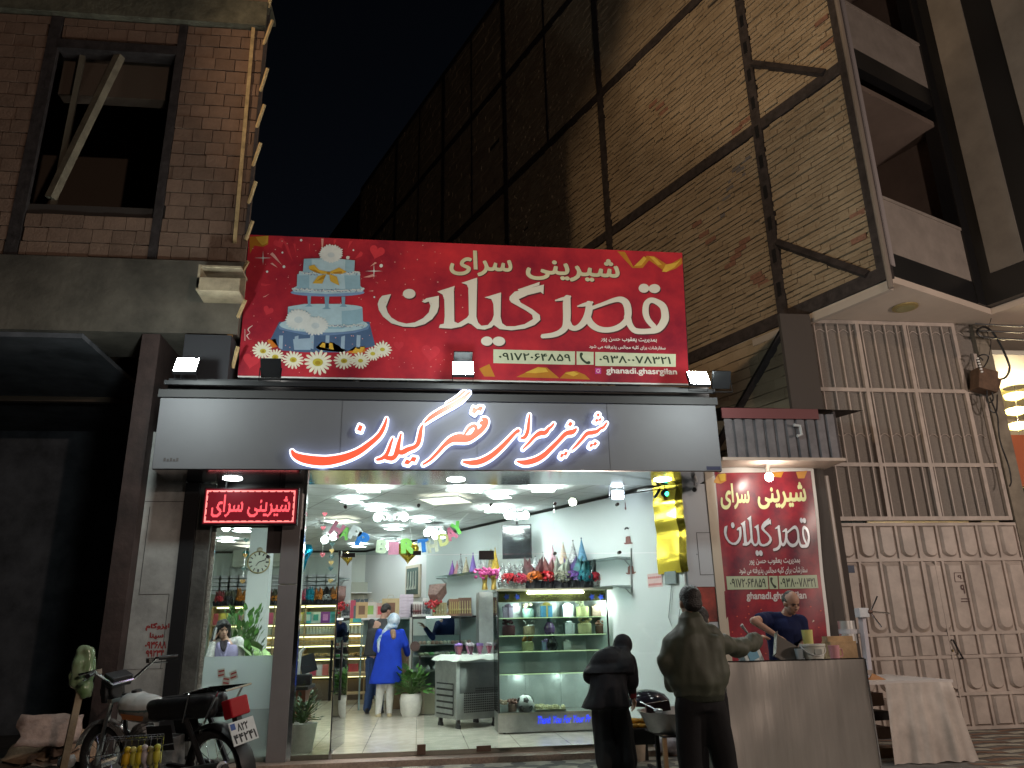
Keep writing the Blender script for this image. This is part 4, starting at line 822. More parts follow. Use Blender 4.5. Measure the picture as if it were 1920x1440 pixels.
pend = thing('pendant_lamp', 'chrome pendant with three stacked yellow glowing shades in the neighbouring shop', 'lamp', Yp(1905, 790, 2.9))
m = MB(); sh2 = MB()
for i, yy in enumerate((744, 772, 800)): p = Yp(1903+i*3, yy, 2.9); sh2.lathe([(.10, -.05), (.17, -.02), (.19, .05), (.12, .07)], p, 20)
sh2.obj('lamp_shade', mat('yellow_shade', (.9, .8, .3), .4, emit=(1, .78, .18), es=4.5), pend, world=True)
p = Yp(1903, 727, 2.9); m.lathe([(.20, 0), (.20, .03), (.02, .05)], p, 20); m.tube([p, Yp(1912, 830, 2.9)], .012, 6); m.obj('stem', M_chrome, pend, world=True)
lamp('pendant_glow', 'POINT', Yp(1903, 770, 2.6), (0, 0, 0), 75, (1, .80, .5), .2)
# ================================================================== awning and hanging banner
aw = thing('metal_awning', 'small corrugated metal awning with a dark red flashing over the red banner', 'awning', (4.75, -.3, 3.5))
m = MB(); x = 3.98; zt, zb = 4.14, 3.54
prof = []
while x < 5.52: prof += [(x, -.50), (x+.10, -.50), (x+.115, -.47), (x+.13, -.47)]; x += .145
vs = [(x_, y_, z) for z in (zb, zt) for x_, y_ in prof]; K = len(prof); m.add(vs, [(i, i+1, K+i+1, K+i) for i in range(K-1)]); m.obj('corrugated_sheet', mat('grey_corrugated', (.13, .125, .135), .45, .3, noise_=(4, .35)), aw, world=True)
m = MB(); m.bx(3.95, 5.30, -.535, -.505, 4.06, 4.20); m.obj('flashing', mat('red_flashing', (.11, .028, .03), .5), aw, world=True)
m = MB(); m.bx(3.9, 5.60, -.52, .3, 3.495, 3.535); m.obj('soffit_board', mat('plank_soffit', (.45, .36, .30), .6, noise_=(3, .15)), aw, world=True)
m = MB(); m.add([(3.95, -.54, 4.21), (5.95, -.54, 4.19), (6.3, 1.2, 4.5), (3.95, 1.2, 4.5)], [(0, 1, 2, 3)]); m.bx(5.53, 5.56, -.5, .3, 3.54, 4.18); m.obj('roof_sheet', M_beam, aw, world=True)
p = Yp(1497, 808, -.56); m = MB(); m.tube([p+Vector((-.05, 0, .08)), p+Vector((.03, 0, .07)), p+Vector((.04, 0, -.05)), p+Vector((-.03, 0, -.07))], .022, 6); m.obj('rag', paint((.4, .4, .4)), aw, world=True)
NY = -.04
ban = thing('hanging_banner', 'upright red vinyl banner with Persian shop name behind the frying stall', 'banner', (4.55, NY, .9))
c4 = [Yp(*q, NY) for q in ((1340, 888), (1520, 883), (1556, 1240), (1366, 1240))]
def bn(u_, v_): a = c4[0].lerp(c4[1], u_); b = c4[3].lerp(c4[2], u_); p = a.lerp(b, v_); return Vector((p.x, NY-.018*math.sin(u_*9+2*v_)-.012*math.sin(v_*11+u_*5), p.z))
m = MB(); N1, N2 = 24, 30; vs = [bn(-.035+1.07*i/N1, -.03+1.25*j/N2) for j in range(N2+1) for i in range(N1+1)]
m.add(vs, [(j*(N1+1)+i, (j+1)*(N1+1)+i, (j+1)*(N1+1)+i+1, j*(N1+1)+i+1) for j in range(N2) for i in range(N1)]); m.obj('vinyl_edge', mat('white_vinyl', (.60, .58, .56), .5), ban, smooth=True, world=True)
m = MB(); vs = [bn(i/N1, j/N2*1.22)+Vector((0, -.004, 0)) for j in range(N2+1) for i in range(N1+1)]
m.add(vs, [(j*(N1+1)+i, (j+1)*(N1+1)+i, (j+1)*(N1+1)+i+1, j*(N1+1)+i+1) for j in range(N2) for i in range(N1)]); m.obj('red_print', mat('banner_print', (.24, .014, .022), .32, noise_=(1.6, .8), col2=(.05, .005, .022)), ban, smooth=True, world=True)
def onban(name, layers):
    m = MB(); mats = []
    for k, (mt, polys) in enumerate(layers):
        vs, ts = fill(polys); mats.append(mt if not isinstance(mt, tuple) else mat('vinyl_ink', mt, .4))
        def pt(x, z): return bn(x, z)+Vector((0, -.010-.0015*k, 0))
        m.add([pt(*q) for q in vs], [t[::-1] for t in ts], k)
    return m.obj(name, mats, ban, world=True)
def q4(px, py):                                            # photo pixel -> banner (u, v)
    p = Yp(px, py, NY); v_ = (c4[0].z-p.z)/(c4[0].z-c4[3].z); a = c4[0].lerp(c4[3], v_); b = c4[1].lerp(c4[2], v_); return ((p.x-a.x)/(b.x-a.x), v_)
def bword(t, x0, y0, x1, y1, bold=.02, fa=True):
    a, b = q4(x0, y0), q4(x1, y1); return [[(q[0], a[1]+b[1]-q[1]) for q in p.tolist()] for p in fit(textpolys(t, bold, fa), a[0], a[1], b[0], b[1])]
hd = bword('سرای', 1347, 908, 1407, 956, .03)+bword('شیرینی', 1419, 908, 1513, 956, .03)
onban('heading_lettering', [(mat('lime_gold_ink', (.55, .56, .28), .4), hd)])
a, b = q4(1354, 968), q4(1520, 1042); arr = np.concatenate([np.array([tuple(q)[:2] for q in p]) for p in NALL]); lo, hi = arr.min(0), arr.max(0)
nmb = [[(a[0]+(q[0]-lo[0])/(hi[0]-lo[0])*(b[0]-a[0]), a[1]+(q[1]-lo[1])/(hi[1]-lo[1])*(b[1]-a[1])) for q in p] for p in NALL]
onban('name_lettering', [(M_sh, [[(x+.008, z+.006) for x, z in p] for p in nmb]), (mat('silver_ink', (.50, .52, .56), .3, .2), nmb)])
onban('small_lettering', [((.5, .46, .46), bword('بمدیریت یعقوب حسن پور', 1403, 1047, 1499, 1060)+bword('سفارشات برای کلیه مجالس پذیرفته می شود', 1384, 1064, 1514, 1078)+bword('ghanadi.ghasrgilan', 1398, 1110, 1512, 1126, .03, False))])
uv = lambda *c: [q4(*p) for p in c]
def slices(a, b, c, d, n=14): mixp = lambda p, q, t: (p[0]+(q[0]-p[0])*t, p[1]+(q[1]-p[1])*t); return [uv(mixp(a, b, i/n), mixp(a, b, (i+1)/n), mixp(d, c, (i+1)/n), mixp(d, c, i/n)) for i in range(n)]
onban('phone_plates', [((.32, .38, .26), slices((1360, 1081), (1439, 1080), (1441, 1104), (1362, 1106))+slices((1441, 1080), (1457, 1080), (1459, 1104), (1443, 1104), 3)+slices((1459, 1080), (1532, 1078), (1535, 1102), (1461, 1104))),
   ((.03, .04, .03), bword('۰۹۱۷۲۰۶۴۸۵۹', 1366, 1085, 1436, 1101)+bword('۰۹۳۸۰۰۷۸۳۲۱', 1462, 1084, 1530, 1100)+[[q4(*q) for q in p] for p in stroke([(1446, 1085, 5), (1446, 1090, 3), (1449, 1096, 3), (1453, 1100, 5)])])])
onban('ribbon_print', [((.50, .22, .02), [uv((1336, 905), (1345, 890), (1360, 890), (1360, 903), (1350, 908)), uv((1447, 889), (1470, 888), (1465, 899), (1452, 897)), uv((1492, 890), (1514, 888), (1508, 902), (1496, 902))]), ((.62, .42, .04), [uv((1346, 890), (1358, 889), (1358, 902), (1350, 903))])])
onban('confetti_print', [((.55, .08, .05), [[q4(*q) for q in oval(rng.uniform(1365, 1550), rng.uniform(1130, 1240), 1.6, 1.2)] for _ in range(26)]), ((.55, .45, .4), [uv((1388, 1170), (1391, 1168), (1404, 1186), (1401, 1187)), uv((1521, 1165), (1523, 1160), (1526, 1162))])])
sp = thing('clip_spot', 'small chrome spotlight clipped to the awning, shining on the red banner', 'spotlight', Yp(1440, 890, -.35))
p = Yp(1440, 868, -.3); q_ = Yp(1440, 888, -.33); m = MB(); m.cyl(p+Vector((0, 0, .06)), q_, .022, .03, 10); m.obj('arm', M_chrome, sp, world=True)
m = MB(); m.ell(q_+Vector((0, -.02, -.05)), (.055, .055, .06)); m.obj('bulb', mat('warm_bulb', (.9, .9, .9), .4, emit=(1, .93, .80), es=26), sp, world=True)
lamp('clip_spot_light', 'POINT', q_+Vector((0, -.09, -.07)), (0, 0, 0), 12, (1, .92, .8), .05)
# ================================================================== inside the shop
def Wn(i): d = (RW[i+1]-RW[i]).normalized(); return Vector((-d.y, d.x, 0))*-1
def W(px, py, i=0, off=0): n = Wn(i); n = n if n.x < 0 else -n; p = RW[i]+n*off; return Pp(px, py, p, n)
WN = [(lambda n: n if n.x < 0 else -n)(Wn(i)) for i in (0, 1)]           # wall normals pointing into the shop
WD = [(RW[i+1]-RW[i]).normalized() for i in (0, 1)]
# --- ceiling lights
M_panel = mat('led_panel', (.9, .9, .9), .4, emit=(.90, 1, .985), es=17)
def cpanel(px, py, s, label, mt, grp):
    p = Zp(px, py, CZ-.004); t = thing('ceiling_light', label, 'ceiling light', p, sa, grp)
    a = MB(); a.box((0, 0, -.004), (s, s, .008)); a.obj('diffuser', mt, t)
    b = MB()
    for k in range(4): b.box((0, s/2+.012, -.006), (s+.05, .024, .014)); b.v[-8:] = [tuple(Matrix.Rotation(math.pi/2*k, 3, 'Z') @ Vector(v)) for v in b.v[-8:]]
    b.obj('frame', M_white, t); return t
for i, (px, py) in enumerate(((660, 940), (705, 954), (738, 991), (790, 976), (938, 931), (935, 955), (672, 1024), (455, 995), (425, 1014), (735, 1016))):
    cpanel(px, py, .27, ['square LED ceiling panel nearest the column by the door', 'square LED ceiling panel left of the triple bulb chandelier', 'square LED ceiling panel below the triple bulb chandelier', 'square LED ceiling panel above the letter banner', 'square LED ceiling panel nearest the glass on the right', 'square LED ceiling panel behind the nearest one on the right', 'square LED ceiling panel far back above the blue letter', 'square LED ceiling panel seen left of the clock pillar', 'square LED ceiling panel at far left above the air conditioner', 'square LED ceiling panel far back above the gold heart'][i], M_panel, 'small LED ceiling panels')
M_warmp = mat('faint_glow_panel', (.8, .75, .65), .4, emit=(1, .93, .78), es=.9)  # faint emission put into the colour; the big panel itself is off
for i, (px, py) in enumerate(((836, 938), (640, 977), (470, 1023))): cpanel(px, py, .62 if i == 0 else .5, ['large cream ceiling panel near the glass', 'large yellowish ceiling panel right of the column', 'large yellowish ceiling panel above the wall clock'][i], M_warmp, 'large ceiling panels')
M_fillpanel = mat('led_panel', (.9, .9, .9), .4, emit=(.96, 1, .96), es=78)
for i, (x, y) in enumerate(((1.7, .5), (.7, .55), (-.7, .55), (-2.0, .6), (1.2, 2.4))):  # unseen panels added to brighten the shop front
    p = Vector((x, y, CZ-.004)); a = MB(); a.box((0, 0, -.004), (.3, .3, .008)); o = a.obj('ceiling_light', M_fillpanel); o.location = p; tag(o, 'unseen ceiling panel added behind the fascia to brighten the shop front', 'ceiling light', 'added fill panels')
M_bulb = mat('white_bulb', (.9, .9, .9), .4, emit=(.90, 1, .98), es=14)
def chandelier(px, py, y, bulbs, label):
    p = Yp(px, py, y); t = thing('chandelier', label, 'chandelier', (p.x, p.y, CZ), 0, 'white bulb chandeliers'); a = MB(); b = MB(); c = MB()
    a.lathe([(.16, -.03), (.17, -.015), (.15, 0)], (p.x, p.y, CZ), 18); a.lathe([(.03, -.15), (.06, -.1), (.06, -.03)], (p.x, p.y, CZ), 12)
    for i, (bx_, by_) in enumerate(bulbs):
        q = Yp(bx_, by_, y+(.1 if i % 2 else -.05)); c.tube([(p.x, p.y, CZ-.10), ((p.x+q.x)/2, p.y, CZ-.12), (q.x, q.y, q.z+.14)], .02, 6); c.cyl((q.x, q.y, q.z+.05), (q.x, q.y, q.z+.16), .03, .025)
        e = MB(); e.ell(q, .068); e.obj('bulb', M_bulb, t, world=True)
    a.obj('ceiling_rose', M_white, t, world=True); c.obj('arm', M_white, t, world=True)
chandelier(735, 948, 2.6, ((708, 970), (733, 969), (758, 969)), 'three bulb white chandelier left of centre, nearest the glass')
chandelier(967, 945, 2.6, ((953, 966), (968, 964), (985, 966)), 'three bulb white chandelier above the television')
chandelier(815, 985, 4.2, ((801, 999), (816, 1004), (830, 1003)), 'three bulb white chandelier behind the right half of the letter banner')
chandelier(617, 990, 4.2, ((609, 1012), (625, 1006)), 'white chandelier just right of the front column')
chandelier(733, 1012, 6.2, ((723, 1026), (733, 1027), (741, 1023)), 'white chandelier far back above the gold heart balloon')
chandelier(436, 975, 2.2, ((424, 988), (448, 988)), 'white chandelier at far left above the woman on the phone')
p = Yp(1157, 916, .5); t = thing('bright_square', 'bright bluish white square behind the glass near the right wall', 'lamp', p)  # two emissive boxes on a bracket form the bluish bright square
for dzz in (-.09, .09): e = MB(); e.box(p+Vector((0, 0, dzz)), (.17, .06, .13)); e.obj('lens', mat('blue_white_glow', (.9, .9, .9), .4, emit=(.82, .85, 1), es=6), t, world=True, bevel=.02)
e = MB(); e.tube([p+Vector((0, .03, .1)), p+Vector((0, .03, CZ-p.z))], .012); e.tube([p+Vector((-.11, .04, -.12)), p+Vector((-.11, .04, .14)), p+Vector((.11, .04, .14)), p+Vector((.11, .04, -.12))], .01); e.obj('bracket', M_steel, t, world=True)
# --- small parts builders
def gift_bag(p, w_, h_, col, label, cat='gift bag', grp=None, rz=0, stripe=None, handles=True, pic=None):
    t = thing('gift_bag', label, cat, p, rz, grp); a = MB(); d = w_*.38
    a.add([(-w_/2, -d/2, 0), (w_/2, -d/2, 0), (w_/2, d/2, 0), (-w_/2, d/2, 0), (-w_*.52, -d*.3, h_), (w_*.52, -d*.3, h_), (w_*.52, d*.3, h_), (-w_*.52, d*.3, h_)], [(0, 1, 5, 4), (1, 2, 6, 5), (2, 3, 7, 6), (3, 0, 4, 7), (3, 2, 1, 0)])
    a.obj('bag_body', paint(col), t)
    if stripe: b = MB(); b.box((0, -d*.42, h_*.5), (w_*.55, .004, h_*.55), Matrix.Rotation(-.03, 4, 'X')); b.obj('printed_picture', paint(stripe), t)
    if handles:
        c = MB()
        for s in (-1, 1): c.tube([(-w_*.22, s*d*.3, h_*.97), (-w_*.14, s*d*.3, h_*1.18), (w_*.14, s*d*.3, h_*1.18), (w_*.22, s*d*.3, h_*.97)], .004, 4)
        c.obj('handle', paint((.5, .45, .35)), t)
    return t
def basket(p, s, col, wrap, base, label, grp):
    t = thing('gift_basket', label, 'gift basket', p, 0, grp); r_ = random.Random(sum(map(ord, label)) % 999)
    a = MB(); n = 22; prof = [(.30, 0), (.34, .10), (.36, .26)]; vs = []; fs = []
    for j, (rr, z) in enumerate(prof):
        for k in range(n): q = rr*(1+.09*math.cos(k*math.pi)*(j+1)/3)*s; vs.append((q*math.cos(2*math.pi*k/n), .7*q*math.sin(2*math.pi*k/n), z*s+(.03*s*math.cos(k*1.9) if j == 2 else 0)))
    for j in range(2): fs += [(j*n+k, j*n+(k+1) % n, (j+1)*n+(k+1) % n, (j+1)*n+k) for k in range(n)]
    a.add(vs, fs); a.add(vs[:n], [tuple(range(n))]); a.obj('foil_base', base, t)
    b = MB()                                            # tulle peak: crumpled leaves rising to a point
    for k in range(9):
        an = r_.uniform(0, 6.28); x, y = .17*s*math.cos(an), .12*s*math.sin(an); tx_, ty = x+r_.uniform(-.14, .14)*s, y+r_.uniform(-.05, .05)*s; h_ = r_.uniform(.72, 1.05)*s; wv = r_.uniform(.12, .2)*s
        b.add([(x-wv, y, .28*s), (x, y-.10*s, .34*s), (x+wv, y, .28*s), (x+wv*.8, y+.03*s, .6*s), (tx_, ty, h_), (x-wv*.8, y+.03*s, .6*s), (x, y-.09*s, .62*s)], [(0, 1, 6, 5), (1, 2, 3, 6), (5, 6, 4), (6, 3, 4)])
    b.obj('tulle_wrap', wrap, t)
    c = MB()
    for k in range(34):
        th_ = r_.uniform(0, 6.28); ph = r_.uniform(-.6, 1.4); v = Vector((math.cos(th_)*math.cos(ph), -abs(math.sin(th_)*math.cos(ph)), math.sin(ph))); cc = Vector((0, -.16*s, .36*s))+Vector((v.x*.24, v.y*.14, v.z*.17))*s
        M = v.to_track_quat('Z', 'Y').to_matrix().to_4x4() @ Matrix.Rotation(r_.uniform(0, 6), 4, 'Z'); L = .075*s*r_.uniform(.8, 1.3)
        c.add([(-L, -L*.5, 0), (0, -L*.2, L*.5), (L, -L*.5, 0), (L*.8, L*.7, L*.3), (0, L*.3, -L*.2), (-L*.8, L*.7, L*.3)], [(0, 1, 4, 5), (1, 2, 3, 4)], 0, Matrix.Translation(cc) @ M)
    c.obj('ribbon_bow', paint(col, .4), t); return t
M_silver = mat('silver_foil', (.45, .46, .46), .25, .85, noise_=(12, .5), bump=(30, .6)); M_blackfoil = mat('black_foil', (.015, .015, .02), .3); M_tul = {}
def tul(c): 
    if c not in M_tul: M_tul[c] = mat('tulle', c, .5, noise_=(14, .5))
    return M_tul[c]
def cone_hat(p, r_, h_, col, col2, label, grp):
    t = thing('party_hat', label, 'party hat', p, 0, grp); a = MB(); a.lathe([(r_, 0), (r_*.5, h_*.5), (.002, h_)], n=16); a.obj('cone', mat('hat_card', col, .5, noise_=(25, .6), col2=col2), t)
    b = MB(); b.ell((0, 0, h_), .012); b.obj('pompom', paint(col2), t); return t
# --- television, picture, foil, wall stickers on the right wall
p = Yp(969, 1015, 2.7); t = thing('television', 'black flat television hanging high on the right wall, reflecting bulbs', 'television', p, R(-14)); a = MB(); wv = (Yp(997, 1015, 2.7).x-Yp(942, 1015, 2.7).x); hv = Yp(969, 983, 2.7).z-Yp(969, 1047, 2.7).z
a.box((0, .025, 0), (wv, .05, hv)); a.obj('case', M_black, t, bevel=.004); a = MB(); a.box((0, -.002, 0), (wv-.03, .004, hv-.03)); a.obj('screen', mat('screen_glass', (.02, .022, .025), .08, spec=1, coat=1), t); a = MB(); a.tube([(0, .08, 0), (0, .08, CZ-p.z)], .02); a.box((0, .06, 0), (.2, .03, .2)); a.obj('ceiling_arm', M_black, t)
def onwall(px, py, i, off): return W(px, py, i, off)
def wallbox(mbx, c, i, sx, sy, sz): mbx.box(c, (sx, sy, sz), Matrix.Rotation(math.atan2(WD[i].y, WD[i].x), 4, 'Z'))
p = onwall(775, 1090, 1, .02); t = thing('framed_picture', 'framed tools picture in a pale frame on the back part of the right wall', 'picture', p); a = MB(); wallbox(a, p, 1, .62, .05, .66); a.obj('frame', mat('pale_frame', (.5, .45, .35), .5), t, world=True, bevel=.01)
a = MB(); wallbox(a, p+WN[1]*.027, 1, .50, .01, .54); a.obj('picture_ground', paint((.06, .10, .09)), t, world=True)
a = MB()
for k in range(4): c = p+WN[1]*.035+WD[1]*(-.17+.11*k); a.tube([c+Vector((0, 0, .2)), c+Vector((0, 0, -.08)), c+WD[1]*.02+Vector((0, 0, -.16))], [.012, .018, .035], 6)
a.obj('painted_spoon', paint((.45, .48, .42)), t, world=True)
M_gold = mat('gold_foil', (.78, .56, .07), .16, 1, noise_=(2, .2))
tl_, br2 = onwall(1230, 905, 0, .03), onwall(1256, 1075, 0, .03)
u0_ = (onwall(1226, 960, 0, .03)-RW[0]).dot(WD[0]); u1_ = (onwall(1282, 960, 0, .03)-RW[0]).dot(WD[0]); z0_, z1_ = onwall(1258, 1075, 0, .03).z, CZ-.01
a = MB(); N_ = 40; vs = []
for j in range(N_+1):
    z = z0_+(z1_-z0_)*j/N_; o = .03+.010*math.sin(z*9)+.006*math.sin(z*23)*(1 if z > 2.6 else .15)
    for k in range(5): u_ = u0_+(u1_-u0_)*k/4; q = RW[0]+WD[0]*u_+WN[0]*(o+.006*math.sin(k*1.3+z*4)); vs.append((q.x, q.y, z))
a.add(vs, [(j*5+k, j*5+k+1, (j+1)*5+k+1, (j+1)*5+k) for j in range(N_) for k in range(4)]); solo('gold_foil_curtain', 'shiny gold foil sheet hanging on the white right wall near the glass', 'foil sheet', a, M_gold, smooth=True)
def sticker(name, label, cat, px, py, polys, s, col, i=0):
    c = onwall(px, py, i, .004); a = MB(); a.flat([[(q[0]*s, q[1]*s) for q in p] for p in polys], c, -WD[i], Zv, .003); return solo(name, label, cat, a, paint(col))
hat = [[(-1, 0), (-.6, -.18), (.6, -.18), (1, 0), (.95, .1), (.62, .05), (.5, .8), (.2, .95), (-.2, .95), (-.5, .8), (-.62, .05), (-.95, .1)]]
hat2 = [[(-1, .1), (-.7, -.15), (1, -.2), (.9, 0), (.62, 0), (.5, .95), (0, 1.0), (-.45, .95), (-.55, .1)]]
mus = [[(-1, .2), (-.7, 0), (-.4, .3), (-.1, .35), (0, .2), (.1, .35), (.4, .3), (.7, 0), (1, .2), (.6, -.3), (.1, -.05), (-.1, -.05), (-.6, -.3)]]
sticker('hat_sticker', 'brown top hat wall decoration above the upper shelf bracket', 'wall sticker', 1178, 1018, hat2, .095, (.20, .07, .06)); sticker('hat_sticker', 'brown bowler hat wall decoration between the two shelf brackets', 'wall sticker', 1183, 1074, hat, .105, (.24, .09, .07))
sticker('moustache_sticker', 'small black moustache sticker on the right wall', 'wall sticker', 1175, 991, mus, .06, (.015, .015, .02)); sticker('pipe_sticker', 'small brown pipe sticker near the ceiling on the right wall', 'wall sticker', 1173, 953, [oval(0, 0, .35, .5), [(-.2, 0), (.2, 0), (.15, 1.8), (-.12, 1.8)]], .05, (.20, .10, .10))
p = onwall(1228, 1088, 0, .003); a = MB(); wallbox(a, p, 0, .28, .003, .18); n_ = thing('wall_notice', 'pink paper notice on the white wall under the gold foil', 'notice', p); a.obj('paper', paint((.72, .50, .48)), n_, world=True)
a = MB()
for k, dzz in enumerate((.045, -.045)): 
    for j in range(7): wallbox(a, p+WN[0]*.003+WD[0]*(.11-.036*j)+Vector((0, 0, dzz+.008*((j*3) % 3-1))), 0, .026, .002, .028)
a.obj('red_lines', paint((.55, .16, .16)), n_, world=True)
p = onwall(1258, 1083, 0, .02); a = MB(); wallbox(a, p, 0, .20, .03, .16); a.tube([p+Vector((0, 0, -.1)), p+WD[0]*.1+Vector((0, 0, -.5)), p+Vector((0, 0, -.75)), p-WD[0]*.12+Vector((0, 0, -.4))], .006); solo('wall_socket_panel', 'grey switch panel with a loop of cable below the gold foil', 'switch panel', a, paint((.22, .26, .26)))
# --- wall shelves with brackets and party hats
def gshelf(a_, b_, i, label, dpt=.26):
    t = thing('glass_shelf', label, 'shelf', (a_+b_)/2); m = MB(); n = WN[i]*dpt
    m.add([a_, b_, b_+n, a_+n]+[q+Vector((0, 0, .012)) for q in (a_, b_, b_+n, a_+n)], [(0, 1, 5, 4), (1, 2, 6, 5), (2, 3, 7, 6), (3, 0, 4, 7), (4, 5, 6, 7), (3, 2, 1, 0)]); m.obj('shelf_plate', M_shelfglass, t, world=True)
    m = MB()
    for q in (a_, b_): m.tube([q+Vector((0, 0, -.02)), q+n*.9+Vector((0, 0, -.02))], .012, 4); m.tube([q+Vector((0, 0, -.12)), q+n*.5+Vector((0, 0, -.02))], .01, 4)
    m.obj('bracket', M_steel, t, world=True); return t
sA, sB = onwall(1182, 1046, 0, .01), onwall(1000, 1058, 0, .01); sB.z = sA.z; gshelf(sA, sB, 0, 'upper glass wall shelf with pointed party hats above the display case')
sC = onwall(1184, 1099, 0, .01); sD = onwall(1100, 1099, 0, .01); sD.z = sC.z; gshelf(sC, sD, 0, 'lower glass wall shelf just above the display case top')
m = MB(); q0, q1 = onwall(1183, 1028, 0, .008), onwall(1184, 1112, 0, .008); m.tube([q0, q1], .014, 4); solo('shelf_upright', 'grey slotted upright of the wall shelves at the right end', 'upright', m, M_steel)
hats = [(1037, .40, (.55, .20, .32), (.75, .6, .66), 'pink patterned party hat on the glass shelf, leftmost of the tall ones'), (1057, .42, (.42, .22, .10), (.6, .6, .55), 'orange and white party hat on the glass shelf'), (1076, .43, (.65, .65, .65), (.05, .05, .06), 'black and white spotted party hat on the glass shelf'), (1092, .45, (.10, .30, .48), (.05, .10, .18), 'tall blue party hat on the glass shelf'), (1018, .30, (.65, .66, .65), (.4, .42, .42), 'short white party hat on the glass shelf'), (1004, .24, (.40, .42, .43), (.05, .05, .05), 'grey paper crown hat at the left end of the glass shelf')]
for px, h_, c1, c2, lb in hats: q = onwall(px, 1058, 0, .15); q.z = sA.z+.013; cone_hat(q, .085, h_*.78, c1, c2, lb, 'party hats on the upper shelf')
sE, sF = onwall(830, 1083, 1, .01), onwall(845, 1083, 0, .01); qa = onwall(838, 1083, 0, .01); qb = onwall(935, 1083, 0, .01); qb.z = qa.z; gshelf(qb, qa, 0, 'far glass wall shelf with small party hats behind the counter')
for px, h_, c1, c2, lb in [(848, .26, (.14, .05, .30), (.3, .1, .4), 'purple party hat at the far end of the far shelf'), (857, .24, (.40, .10, .12), (.5, .3, .3), 'dull red party hat on the far shelf'), (864, .36, (.5, .5, .5), (.04, .04, .05), 'black and white tall party hat on the far shelf'), (874, .28, (.55, .46, .32), (.4, .3, .2), 'cream party hat on the far shelf'), (887, .34, (.16, .07, .38), (.25, .15, .45), 'big purple party hat on the far shelf'), (899, .34, (.60, .62, .62), (.3, .32, .35), 'white party hat on the far shelf next to the purple one'), (908, .32, (.62, .64, .62), (.5, .5, .5), 'second white party hat on the far shelf'), (921, .34, (.12, .08, .10), (.4, .35, .1), 'dark party hat on the far shelf'), (929, .36, (.60, .40, .03), (.5, .3, .02), 'yellow party hat at the near end of the far shelf')]:
    q = onwall(px, 1080, 0, .14); q.z = qa.z+.013; cone_hat(q, .075, h_, c1, c2, lb, 'party hats on the far shelf')
# --- tall glass display case
cy0 = 1.27; cxl, cxr = 1.10, 2.92; zt = Yp(1050, 1104, cy0).z; zd = Yp(1000, 1336, cy0).z; zb = Yp(1000, 1372, cy0).z; cdp = .62
case = thing('display_case', 'tall refrigerated glass cake display case with a steel base and blue lettering', 'display case', ((cxl+cxr)/2, cy0+.3, FZ))
m = MB(); m.bx(cxl, cxr, cy0, cy0+cdp, zb, zd-.002); m.bx(cxl+.1, cxr-.1, cy0+.05, cy0+cdp, FZ+.09, zb-.01); m.obj('base', M_brush, case, world=True)
m = MB(); m.bx(cxl, cxr, cy0-.012, cy0-.001, zd-.018, zd+.004); m.bx(cxl-.01, cxr+.15, cy0-.02, cy0+cdp, zt-.02, zt+.008); m.obj('brass_trim', mat('brass_trim', (.50, .49, .42), .3, .9), case, world=True)
m = MB()
for x in (cxl, cxr-.25): m.bx(x, x+.018, cy0-.008, cy0+.02, zd, zt-.02)
m.bx(cxl, cxl+.02, cy0+cdp-.02, cy0+cdp, zd, zt-.02); m.bx(cxr-.02, cxr, cy0+cdp-.02, cy0+cdp, zd, zt-.02); m.obj('corner_post', M_black, case, world=True)
m = MB(); m.bx(cxl+.02, cxr-.25, cy0-.004, cy0+.002, zd+.005, zt-.022); m.obj('front_glass', M_glass, case, world=True)
m = MB(); m.bx(cxr-.004, cxr, cy0, cy0+cdp, zd, zt-.02); m.bx(cxl, cxl+.004, cy0+.02, cy0+cdp-.02, zd, zt-.02); m.obj('side_glass', M_glass, case, world=True)
hz0 = Yp(1000, 1128, cy0+.1).z
m = MB(); m.bx(cxl+.03, cxr-.05, cy0+.12, cy0+.14, hz0, zt-.02); m.obj('mirror_header', mat('olive_mirror', (.38, .37, .16), .15, .9, noise_=(1, .3)), case, world=True)
m = MB(); m.bx(cxl+.45, cxr-.55, cy0+.09, cy0+.115, zt-.055, zt-.035); m.obj('light_tube', glow((1, .97, .72), 30), case, world=True)  # emissive tube added to light the case interior
for x in (1.5, 2.1, 2.6): lamp('case_fill_light', 'POINT', (x, cy0+.10, hz0-.05), (0, 0, 0), 4.5, (.95, 1, .9), .03); lamp('case_fill_light', 'POINT', (x, cy0+.08, zd+.42), (0, 0, 0), 2.5, (.95, 1, .9), .03)  # added point lights that brighten the goods in the case
zs = [Yp(1000, y, cy0+.05).z for y in (1158, 1191, 1221, 1263)]
for z in zs:
    m = MB(); m.bx(cxl+.025, cxr-.03, cy0+.03, cy0+cdp-.05, z-.010, z-.002); o = m.obj('glass_shelf', M_glass, case, world=True)
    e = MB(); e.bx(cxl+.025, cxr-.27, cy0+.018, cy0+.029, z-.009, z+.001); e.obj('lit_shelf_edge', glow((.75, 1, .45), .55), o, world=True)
m = MB(); m.bx(cxl+.02, cxr-.02, cy0+cdp-.045, cy0+cdp-.03, zd, hz0)
for x in (cxl+.46, cxl+.98, cxl+1.5): m.bx(x-.012, x+.012, cy0+cdp-.06, cy0+cdp-.045, zd, hz0)
m.obj('sliding_door', mat('mirror_back', (.55, .62, .62), .3, .2, noise_=(1.2, .25)), case, world=True)
m = MB(); tp = [p.tolist() for p in fit(textpolys('Thank You For Your Pr', .02), Yp(1003, 1355, cy0).x, Yp(1003, 1358, cy0).z, Yp(1104, 1355, cy0).x, Yp(1090, 1340, cy0).z)]
m.flat([[(x+.22*(z-zb), z) for x, z in p] for p in tp], (0, cy0-.001, 0), X, Zv, .003); m.obj('blue_lettering', mat('blue_letter', (.02, .03, .5), .4, emit=(.02, .05, 1), es=.9), case, world=True)
m = MB()
